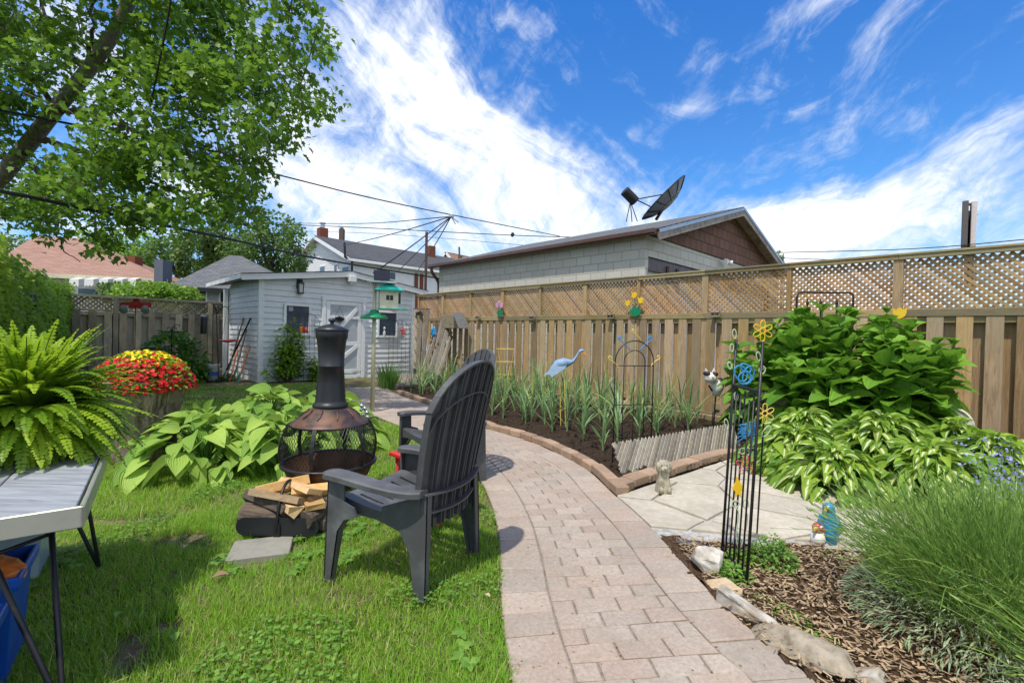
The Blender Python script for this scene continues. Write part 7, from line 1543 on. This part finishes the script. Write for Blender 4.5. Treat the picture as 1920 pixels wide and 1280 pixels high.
for (x, y, lb) in ((896, 595, 'leftmost, beside the pink flower'), (998, 596, 'second from left, above the far yellow cage'), (1146, 593, 'left of the yellow tulips'), (1342, 589, 'largest, left of the leafy shrub')):
    c = FV(x, y, .12); o = thing('solar_light', c, 'small solar light on the fence rail, ' + lb, 'solar light', 'solar lights on the fence'); m = MB(); m.box(c - UP * .015, A * .065, B * .03, UP * .03, .004); m.build('case', M['greylat'], o)
    for s_ in (-1, 1): m = MB(); m.box(c + UP * .022 + A * .031 * s_ - B * .0, A * .027, B * .032, UP * .003); m.box(c + A * .031 * s_ - B * .033 + UP * .004, A * .024, B * .002, UP * .012); m.build('solar_cell', M['solar'], o)
# ------------------------------------------------------------------ heron
Yh = 6.1; hx = lambda x, y, dy=0.: P(x, y, Yh + dy); hb_ = G(1056, 799); o = thing('heron_ornament', Vector((hx(1050, 700).x, Yh, 0)), 'blue metal heron with orange beak standing in the garlic bed', 'garden ornament')
m = MB(); m.tube([hx(1023, 702), hx(1035, 692), hx(1046, 683), hx(1058, 680), hx(1068, 679), hx(1075, 677), hx(1081, 668), hx(1086, 660), hx(1090, 656)], [.006, .035, .065, .070, .045, .022, .015, .016, .022], 10); m.ball(hx(1091, 657), .030, .022, .02, 10, 7); m.build('body', M['heron'], o, smooth=True)
m = MB()
for dy in (-.05, .05): m.prism([hx(1064, 677, dy), hx(1050, 677, dy), hx(1036, 688, dy), hx(1019, 704, dy), hx(1030, 701, dy), hx(1034, 707, dy), hx(1048, 698, dy), hx(1060, 690, dy)], Vector((0, .008 * (1 if dy > 0 else -1), 0)))
m.build('wing', plain('pale_blue_paint', (.34, .47, .64), .5), o); m = MB(); m.prism([hx(1092, 654, -.012), hx(1104, 668, -.012), hx(1091, 661, -.012)], Vector((0, .024, 0))); m.build('beak', M['orangep'], o); m = MB(); m.prism([hx(1092, 652), hx(1083, 653), hx(1088, 657)], Vector((0, .01, 0))); m.build('crest', plain('dark_blue_paint', (.08, .16, .30), .5), o)
for dx in (0, 9): m = MB(); m.tube([hx(1052 + dx - 4, 700), hx(1050 + dx, 730), Vector((hx(1052 + dx, 780).x, Yh, 0))], .0055, 5); m.build('leg', M['yelw'], o)
# ------------------------------------------------------------------ arched trellis in the bed
ac = Vector((1.03, 4.32, 0)); au = Vector((.965, .26, 0)); o = thing('arched_trellis', ac + au * .18, 'black wire arched trellis with blue and yellow scrolls in the garlic bed', 'trellis'); W2 = .20; c = ac + au * .13
m = MB(); hs = .98; m.tube([c - au * W2, c - au * W2 + UP * hs] + arc(c + UP * hs, au, UP, W2, math.pi, 0, 20) + [c + au * W2], .0055, 6); m.tube([c - au * .11, c - au * .11 + UP * (hs + .0)] + arc(c + UP * (hs), au, UP, .11, math.pi, 0, 16) + [c + au * .11], .0045, 6); m.tube([c, c + UP * .945], .004, 5)
for z in (.945, .58, .28, .03): m.tube([c - au * W2 + UP * z, c + au * W2 + UP * z], .0045, 5)
m.build('frame', M['wire'], o, smooth=True)
def scroll(p, sx_, sz_, r_, mat, turns=1.4, tail=.10): 
    q = [p + v for v in spiral((0, 0, 0), au * sx_, UP * sz_, r_ * .2, r_, -turns * 6.283 + 4.7, 4.7, 26)]; q += bez([q[-1], q[-1] + au * sx_ * tail * .3 - UP * .01, q[-1] + au * sx_ * tail * .8 - UP * tail * .5, q[-1] + au * sx_ * tail - UP * tail * .9], 6)[1:]; m = MB(); m.tube(q, .0048, 5); m.build('scroll', M[mat], o, smooth=True)
scroll(c - au * .155 + UP * 1.205, 1, 1, .024, 'bluew'); scroll(c + au * .155 + UP * 1.205, -1, 1, .026, 'bluew'); scroll(c - au * .02 + UP * 1.275, 1, 1, .020, 'yelw', 1.0, .08); scroll(c - au * .25 + UP * 1.02, 1, 1, .024, 'yelw', 1., .09); scroll(c + au * .25 + UP * 1.03, -1, 1, .022, 'yelw', 1., .08)
# ------------------------------------------------------------------ obelisk trellis by the path
oa, ob = G(1399, 1101), G(1353, 1041); ou = (ob - oa).normalized(); ln = Vector((.055, .02, 0)); o = thing('wire_trellis', oa.lerp(ob, .5), 'tall leaning black rod trellis hung with bright wire flowers beside the white rock', 'trellis')
for b_, h_ in ((oa, 1.20), (ob, 1.21)): m = MB(); m.tube([b_ - UP * .02, b_ + ln + UP * h_], .0075, 8); m.build('post', M['iron'], o, smooth=True)
m = MB()
for k in range(1, 6): q = oa.lerp(ob, k / 6); m.tube([q + UP * .03, q + ln * .78 + UP * (.94 if k % 2 else .90)], .0045, 6)
m.build('rods', M['iron'], o, smooth=True); m = MB(); m.bar(oa + ln * .78 + UP * .955, ob + ln * .78 + UP * .955, .02, .012); m.build('cross_bar', M['iron'], o); m = MB(); m.bar(oa + UP * .05, ob + UP * .05, .012, .008); m.build('cross_bar', M['iron'], o)
U1 = Vector((1, 0, 0))
def loop(m, c, rx, rz__, an=0., r_=.0032, U=U1, n=18):
    x = U * math.cos(an) + UP * math.sin(an); y = UP * math.cos(an) - U * math.sin(an); m.tube([c + x * rx * math.cos(k * 6.2832 / n) + y * rz__ * math.sin(k * 6.2832 / n) for k in range(n + 1)], r_, 5, cap=False)
def wflower(c, s_, petals, m, core=True):
    for k in range(petals): an = k * 6.2832 / petals + 1.57; loop(m, c + (U1 * math.cos(an) + UP * math.sin(an)) * s_ * .62, s_ * .36, s_ * .22, an, .0026)
    if core: loop(m, c, s_ * .24, s_ * .24)
def orn(name, mat, fn, lab, cat='wire ornament'): m = MB(); fn(m); return tag(m.build(name, M[mat], smooth=True), lab, cat, 'bright wire ornaments on the black trellis')
YA = oa.y + .02
orn('wire_flower', 'yelp', lambda m: wflower(P(1430, 620, YA), .052, 6, m), 'yellow wire flower on top of the front trellis post'); orn('wire_flower', 'yelw', lambda m: wflower(P(1434, 775, 2.5), .055, 6, m), 'golden wire flower on its own stake right of the trellis')
orn('wire_butterfly', 'bluew', lambda m: [loop(m, P(1389, 700, 2.35), .030, .042, .5, .0042), loop(m, P(1403, 703, 2.35), .026, .048, -.3, .0042), loop(m, P(1396, 708, 2.35), .035, .030, .9, .0042), loop(m, P(1398, 690, 2.35), .018, .03, 1.0, .0042)], 'bright blue wire butterfly sitting on the trellis cross bar')
orn('wire_dragonfly', 'bluew', lambda m: [m.tube(bez([P(1408, 835, 2.4), P(1415, 810, 2.4), P(1420, 785, 2.4)]), .004, 5)] + [m.tube([P(1418, 790 + k * 4, 2.4), P(1385 - k, 797 + k * 8, 2.4)], .0028, 4) for k in range(5)] + [loop(m, P(1404, 806, 2.4), .05, .014, a_, .003) for a_ in (.3, 1.1, -.5, .8)], 'blue wire dragonfly low between the trellis rods')
orn('wire_flower', 'coral', lambda m: wflower(P(1399, 872, 2.4), .055, 5, m), 'small red wire flower low between the trellis rods'); orn('wire_flower', 'greenw', lambda m: [loop(m, P(1392, 845, 2.42), .014, .016), loop(m, P(1411, 845, 2.42), .014, .016), loop(m, P(1402, 846, 2.42), .010, .02)], 'pale green wire loops under the blue dragonfly')
m = MB(); q = P(1384, 915, 2.4); m.prism([q + Vector((x, 0, z)) for x, z in ((-.03, .0), (-.012, .03), (-.008, .06), (.012, .03), (.03, .0), (.014, -.02), (.02, -.05), (0, -.03), (-.014, -.05), (-.012, -.02))], Vector((0, .008, 0))); tag(m.build('metal_flower', M['yelp']), 'flat yellow metal flower between the trellis rods', 'ornament')
orn('wire_vine', 'greenw', lambda m: [loop(m, P(1379, 944, 2.4), .018, .018), loop(m, P(1398, 944, 2.4), .014, .022), m.tube(bez([P(1385, 1030, 2.4), P(1370, 990, 2.4), P(1395, 970, 2.4), P(1380, 950, 2.4)], 10), .003, 4), m.tube(bez([P(1388, 1030, 2.4), P(1400, 990, 2.4), P(1405, 970, 2.4), P(1398, 955, 2.4)], 10), .003, 4)], 'pale green wire vine with curls low in the trellis')
orn('wire_loop', 'greenw', lambda m: [loop(m, P(1377, 626, 2.57), .010, .026, .1), loop(m, P(1372, 652, 2.57), .010, .022, .0), loop(m, P(1368, 685, 2.57), .010, .02, .2), loop(m, P(1380, 743, 2.55), .010, .022, .1), loop(m, P(1362, 795, 2.57), .010, .03, .2)], 'pale green wire leaves along the rear trellis post'); orn('wire_loop', 'greenw', lambda m: [loop(m, P(1429, 694, YA), .014, .020, -.4), loop(m, P(1422, 668, YA), .010, .022, .2)], 'pale green wire leaves on the front trellis post')
orn('wire_loop', 'greenw', lambda m: [loop(m, P(1437, 808, 2.5), .015, .035, -.6)], 'pale green wire leaf on the stake right of the trellis')
sb = G(1419, 1002); m = MB(); m.tube([sb - UP * .02, Vector((P(1432, 790, 2.52).x, 2.52, P(1432, 790, 2.52).z))], .005, 6); tag(m.build('garden_stake', M['iron']), 'thin black stake carrying the golden wire flower', 'stake')
# ------------------------------------------------------------------ cat ornament
Yc_ = 6.1; q = lambda x, y, dy=0.: P(x, y, Yc_ + dy); o = thing('cat_ornament', Vector((q(1337, 760).x, Yc_, 0)), 'black and white cat figure on a stake before the fence, right of the garlic', 'garden ornament')
m = MB(); m.tube([q(1344, 692 + 20), q(1345, 725), q(1343, 742)], [.065, .075, .045], 12); m.build('body', M['catw'], o, smooth=True); m = MB(); m.ball(q(1332, 708, -.05), .085, .07, .07, 14, 10); [m.prism([q(x, 702, -.06), q(x + 9, 700, -.06), q(x + 4 + dx, 690, -.06)], Vector((0, .03, 0))) for x, dx in ((1322, -2), (1334, 2))]; m.build('head', M['catw'], o, smooth=False)
m = MB(); m.ball(q(1325, 700, -.06), .045, .06, .03, 8, 6); m.ball(q(1340, 701, -.06), .045, .06, .03, 8, 6); m.ball(q(1350, 722, .01), .045, .06, .10, 10, 8); m.build('black_patches', M['black'], o, smooth=True); m = MB(); [m.ball(q(x, 707, -.13), .012, .008, .012, 8, 6) for x in (1328, 1337)]; m.build('eyes', M['orangep'], o)
m = MB(); m.tube([q(1342, 742), q(1340, 765), Vector((q(1338, 780).x, Yc_, 0))], .01, 6); m.tube([q(1329, 722), q(1336, 733)], .012, 5); m.tube([q(1350, 735), q(1354, 720), q(1351, 708)], .012, 6); m.build('stake', M['iron'], o)
g0 = P(1336, 775, 5.9); m = MB(); m.tube([Vector((g0.x, 5.9, 0)), g0] + bez([g0, g0 + UP * .03, g0 + UP * .03 + U1 * .04, g0 + U1 * .045], 6), .006, 5); tag(m.build('hook_stake', M['iron']), 'short black hooked stake below the cat figure', 'garden stake')
# ------------------------------------------------------------------ stone dog bust
sb_ = G(1243, 927); sb_.z = .018; o = thing('stone_dog', sb_, 'small weathered stone dog figure sitting on the flagstones at the kerb', 'statue')
m = MB(); m.lathe([(.055, 0), (.060, .012), (.058, .05), (.050, .09), (.040, .125), (.043, .16), (.05, .19), (.02, .20)], sb_, 22, wob=lambda an, h: 1 + .05 * math.sin(an * 2 + .6)); m.build('body', M['stone'], o, smooth=True)
m = MB(); m.ball(sb_ + UP * .205, .052, .050, .050, 18, 12, .03); m.ball(sb_ + Vector((-.012, -.045, .192)), .026, .030, .022, 12, 8); m.build('head', M['stone'], o, smooth=True)
for s_ in (-1, 1): m = MB(); m.ball(sb_ + Vector((s_ * .047, -.004, .195)), .014, .026, .040, 10, 8); m.build('ear', M['stone'], o, smooth=True); m = MB(); m.ball(sb_ + Vector((s_ * .03, -.05, .03)), .018, .028, .03, 10, 8); m.build('paw', M['stone'], o, smooth=True)
m = MB(); m.ball(sb_ + Vector((-.013, -.074, .20)), .008, .006, .006, 8, 6); [m.ball(sb_ + Vector((-.012 + s_ * .019, -.047, .222)), .005, 8, 6) if False else m.ball(sb_ + Vector((-.010 + s_ * .02, -.046, .222)), .0055, .004, .0055, 8, 6) for s_ in (-1, 1)]; m.build('face', M['lumber'], o)
# ------------------------------------------------------------------ black hoop trellis behind the shrub
Ys = 5.75; q = lambda x, y: P(x, y, Ys); o = thing('iron_hoop_trellis', Vector((q(1545, 640).x, Ys, 0)), 'black iron hoop frame with three spear topped rods rising out of the leafy shrub', 'trellis')
m = MB(); g_ = lambda x: Vector((q(x, 600).x, Ys, 0)); m.tube([g_(1494), q(1494, 556), q(1498, 549), q(1503, 548), q(1593, 549), q(1599, 552), q(1600, 558), g_(1599)], .012, 6); m.build('hoop', M['iron'], o)
for x in (1514, 1539, 1569): m = MB(); m.tube([g_(x), q(x, 572), q(x, 568), q(x, 565), q(x, 560)], [.010, .010, .018, .012, .003], 6); m.build('rod', M['iron'], o)
# ------------------------------------------------------------------ celtic cross stone
cq = P(1779, 800, 4.62); cx_ = Vector((cq.x, cq.y, .42)); o = thing('celtic_cross_stone', Vector((cq.x, cq.y, 0)), 'round pale carved celtic cross stone standing behind the striped hosta', 'garden ornament'); nf = Vector((-.62, -.78, .10)).normalized(); x = UP.cross(nf).normalized(); y = nf.cross(x)
m = MB(); m.lathe([(.175, -.03), (.185, -.02), (.185, .015), (.170, .025), (.150, .012), (.01, .010)], cx_, 40, ax=nf); m.box(Vector((cq.x, cq.y, .12)), x * .09, nf * .04, UP * .14, .01); m.build('disc', M['cross'], o, smooth=False)
m = MB()
for k in range(4):
    an = k * math.pi / 2 + .12; d = x * math.cos(an) + y * math.sin(an); e = d.cross(nf); m.prism([cx_ + nf * .013 + d * .02 + e * .02, cx_ + nf * .013 + d * .165 + e * .075, cx_ + nf * .013 + d * .175, cx_ + nf * .013 + d * .165 - e * .075, cx_ + nf * .013 + d * .02 - e * .02], nf * .014)
m.build('cross_relief', M['cross'], o); m = MB()
for k in range(4):
    an = k * math.pi / 2 + .12; d = x * math.cos(an) + y * math.sin(an); e = d.cross(nf); m.tube([cx_ + nf * .028 + p for p in (d * .03, d * .15 + e * .05, d * .11, d * .15 - e * .05, d * .03)], .006, 5); m.tube([cx_ + nf * .028 + p for p in (d * .04 + e * .02, d * .16 + e * .0, d * .04 - e * .02)], .004, 5)
m.tube(arc(cx_ + nf * .02, x, y, .172, 0, 6.283, 30), .009, 6); m.build('knotwork', M['cross'], o, smooth=True)
# ------------------------------------------------------------------ glazed birds
bp = G(1553, 1018); bp.z = .01; o = thing('parrot_figure', bp, 'glazed turquoise blue parrot figure, the taller bird at the lavender edge', 'figurine'); f_ = Vector((-.8, -.6, 0)); m = MB()
m.tube([bp + UP * .0, bp + UP * .06, bp + UP * .13, bp + UP * .175 + f_ * .005, bp + UP * .205 + f_ * .012, bp + UP * .228 + f_ * .018], [.045, .052, .046, .034, .032, .014], 16); m.ball(bp + UP * .205 + f_ * .014, .033, n=14, m=10); m.build('body', M['sky_blue'], o, smooth=True); m = MB(); m.tube(bez([bp + UP * .212 + f_ * .04, bp + UP * .212 + f_ * .062, bp + UP * .185 + f_ * .058], 6), [.014, .013, .011, .009, .007, .005, .002], 8); m.build('beak', M['yelw'], o, smooth=True)
for s_ in (-1, 1): m = MB(); w0 = Vector((.6, -.8, 0)) * s_ * .047; m.tube([bp + w0 * .9 + UP * .15, bp + w0 + UP * .09 - f_ * .02, bp + w0 * .5 + UP * .02 - f_ * .05], [.012, .024, .006], 8, flat=.8); m.build('wing', M['sky_blue'], o, smooth=True)
bp = G(1533, 1024); bp.z = .01; o = thing('parrot_figure', bp, 'glazed rose red and white parrot figure, the shorter bird by the blue one', 'figurine'); m = MB(); m.tube([bp, bp + UP * .035, bp + UP * .075], [.032, .040, .030], 14); m.build('body', M['catw'], o, smooth=True); m = MB(); m.ball(bp + UP * .105 + f_ * .008, .030, .028, .030, 14, 10); m.tube([bp + UP * .11 - f_ * .01, bp + UP * .07 - f_ * .035, bp + UP * .01 - f_ * .04], [.024, .026, .008], 10); m.build('head', M['rosy'], o, smooth=True)
m = MB(); m.tube(bez([bp + UP * .112 + f_ * .032, bp + UP * .11 + f_ * .056, bp + UP * .085 + f_ * .05], 6), [.012, .011, .010, .008, .006, .004, .002], 8); m.build('beak', M['yelw'], o, smooth=True); m = MB(); e_ = Vector((.6, -.8, 0)); m.ball(bp + UP * .115 + f_ * .018 + e_ * .022, .010, .010, .010, 10, 8); m.build('eye_patch', M['catw'], o, smooth=True); m = MB(); m.ball(bp + UP * .116 + f_ * .021 + e_ * .030, .0045, n=8, m=6); m.build('eye', M['black'], o)
# ------------------------------------------------------------------ rocks
def rock(px, py, sx_, sy_, h, rz, mat, label, pts=16, z=0., tilt=(0, 0), pw=.8):
    c = G(px, py); me = bpy.data.meshes.new('rock'); bm_v = []
    import bmesh
    b = bmesh.new(); r_ = random.Random(int(px * 7 + py)); b_pts = []
    for i in range(pts): 
        v = Vector((r_.gauss(0, 1), r_.gauss(0, 1), r_.gauss(0, 1))).normalized(); v = Vector([math.copysign(abs(q) ** pw, q) for q in v]) * r_.uniform(.85, 1.08); b.verts.new((v.x * sx_, v.y * sy_, v.z * h))
    bmesh.ops.convex_hull(b, input=b.verts); [b.verts.remove(v) for v in list(b.verts) if not v.link_faces]
    bmesh.ops.bevel(b, geom=list(b.edges), offset=min(sx_, sy_, h) * .10, segments=2, affect='EDGES', profile=.6); bmesh.ops.triangulate(b, faces=b.faces); bmesh.ops.subdivide_edges(b, edges=b.edges, cuts=2, use_grid_fill=True); b.normal_update()
    co = np.array([tuple(v.co) for v in b.verts]); nz_ = (vnoise(co * 22 + 40, 51) - .5) * .015 + (vnoise(co * 60 + 90, 52) - .5) * .009
    for v, d in zip(b.verts, nz_): v.co += v.normal * d
    mt = Matrix.Rotation(rz, 4, 'Z') @ Matrix.Rotation(tilt[0], 4, 'X') @ Matrix.Rotation(tilt[1], 4, 'Y'); bmesh.ops.transform(b, matrix=mt, verts=b.verts); b.to_mesh(me); b.free()
    me.materials.append(M[mat]); me.polygons.foreach_set('use_smooth', [True] * len(me.polygons)); o = bpy.data.objects.new('rock', me); COL.objects.link(o); o.location = (c.x, c.y, h * .55 + z); tag(o, label, 'rock', 'border rocks along the path'); return o
rock(1300, 1020, .125, .085, .022, .1, 'rd', 'flat dark slate slab between flagstones and white rock', 12); rock(1288, 1044, .032, .026, .022, 0, 'rt', 'small cream stone wedged beside the white rock', 12)
rock(1327, 1070, .085, .105, .095, .5, 'rw', 'upright chunky white rock left of the black trellis', 13, tilt=(.35, -.25)); rock(1357, 1112, .085, .062, .045, -.2, 'rt', 'rounded tan stone between white rock and grey slab', 18)
rock(1396, 1152, .155, .068, .060, -.95, 'rg', 'angular grey slab rock with pale flat top', 12, tilt=(.15, 0), pw=.6); rock(1500, 1232, .225, .085, .050, -.78, 'rb', 'long brown mossy rock at the lower end of the path border', 15, pw=.6); rock(1628, 1283, .075, .05, .04, -.3, 'rg', 'grey rock cut off by the bottom edge of the photo', 13)
rock(1537, 1127, .026, .022, .018, .3, 'rt', 'small tan stone half buried in the mulch', 12); rock(1215, 927, .05, .03, .010, .3, 'rt', 'thin pale stone chip beside the stone dog', 9); rock(1600, 1046, .07, .05, .02, .3, 'rt', 'flat tan stone under the glazed parrots', 12)
# fallen leaves
for i, (x, y, s_) in enumerate(((430, 1088, .075), (345, 1037, .035), (908, 1126, .035), (228, 1160, .05), (330, 1215, .05), (262, 1172, .04))):
    c = G(x, y); v, f = grid_leaf(4, 6, lambda t_: .32 * math.sin(math.pi * t_) if 0 < t_ < 1 else .01, cup=.5, arch=.3); an = random.uniform(0, 6); o = scatter('fallen_leaf', v, f, [(c.x, c.y, .03)], [(math.cos(an), math.sin(an), .2)], [(0, 0, 1)], [s_], M['chip' if i not in (3, 4, 5) else 'clover']); tag(o, ['curled tan leaf left of the chair on the worn grass', 'small brown leaf near the bare soil', 'small orange brown leaf in the grass by the path edge', 'pale green fallen leaf near the table leg', 'fallen green leaf on the bare soil patch', 'small fallen green leaf beside the bare patch'][i], 'fallen leaf', 'fallen leaves on the lawn')
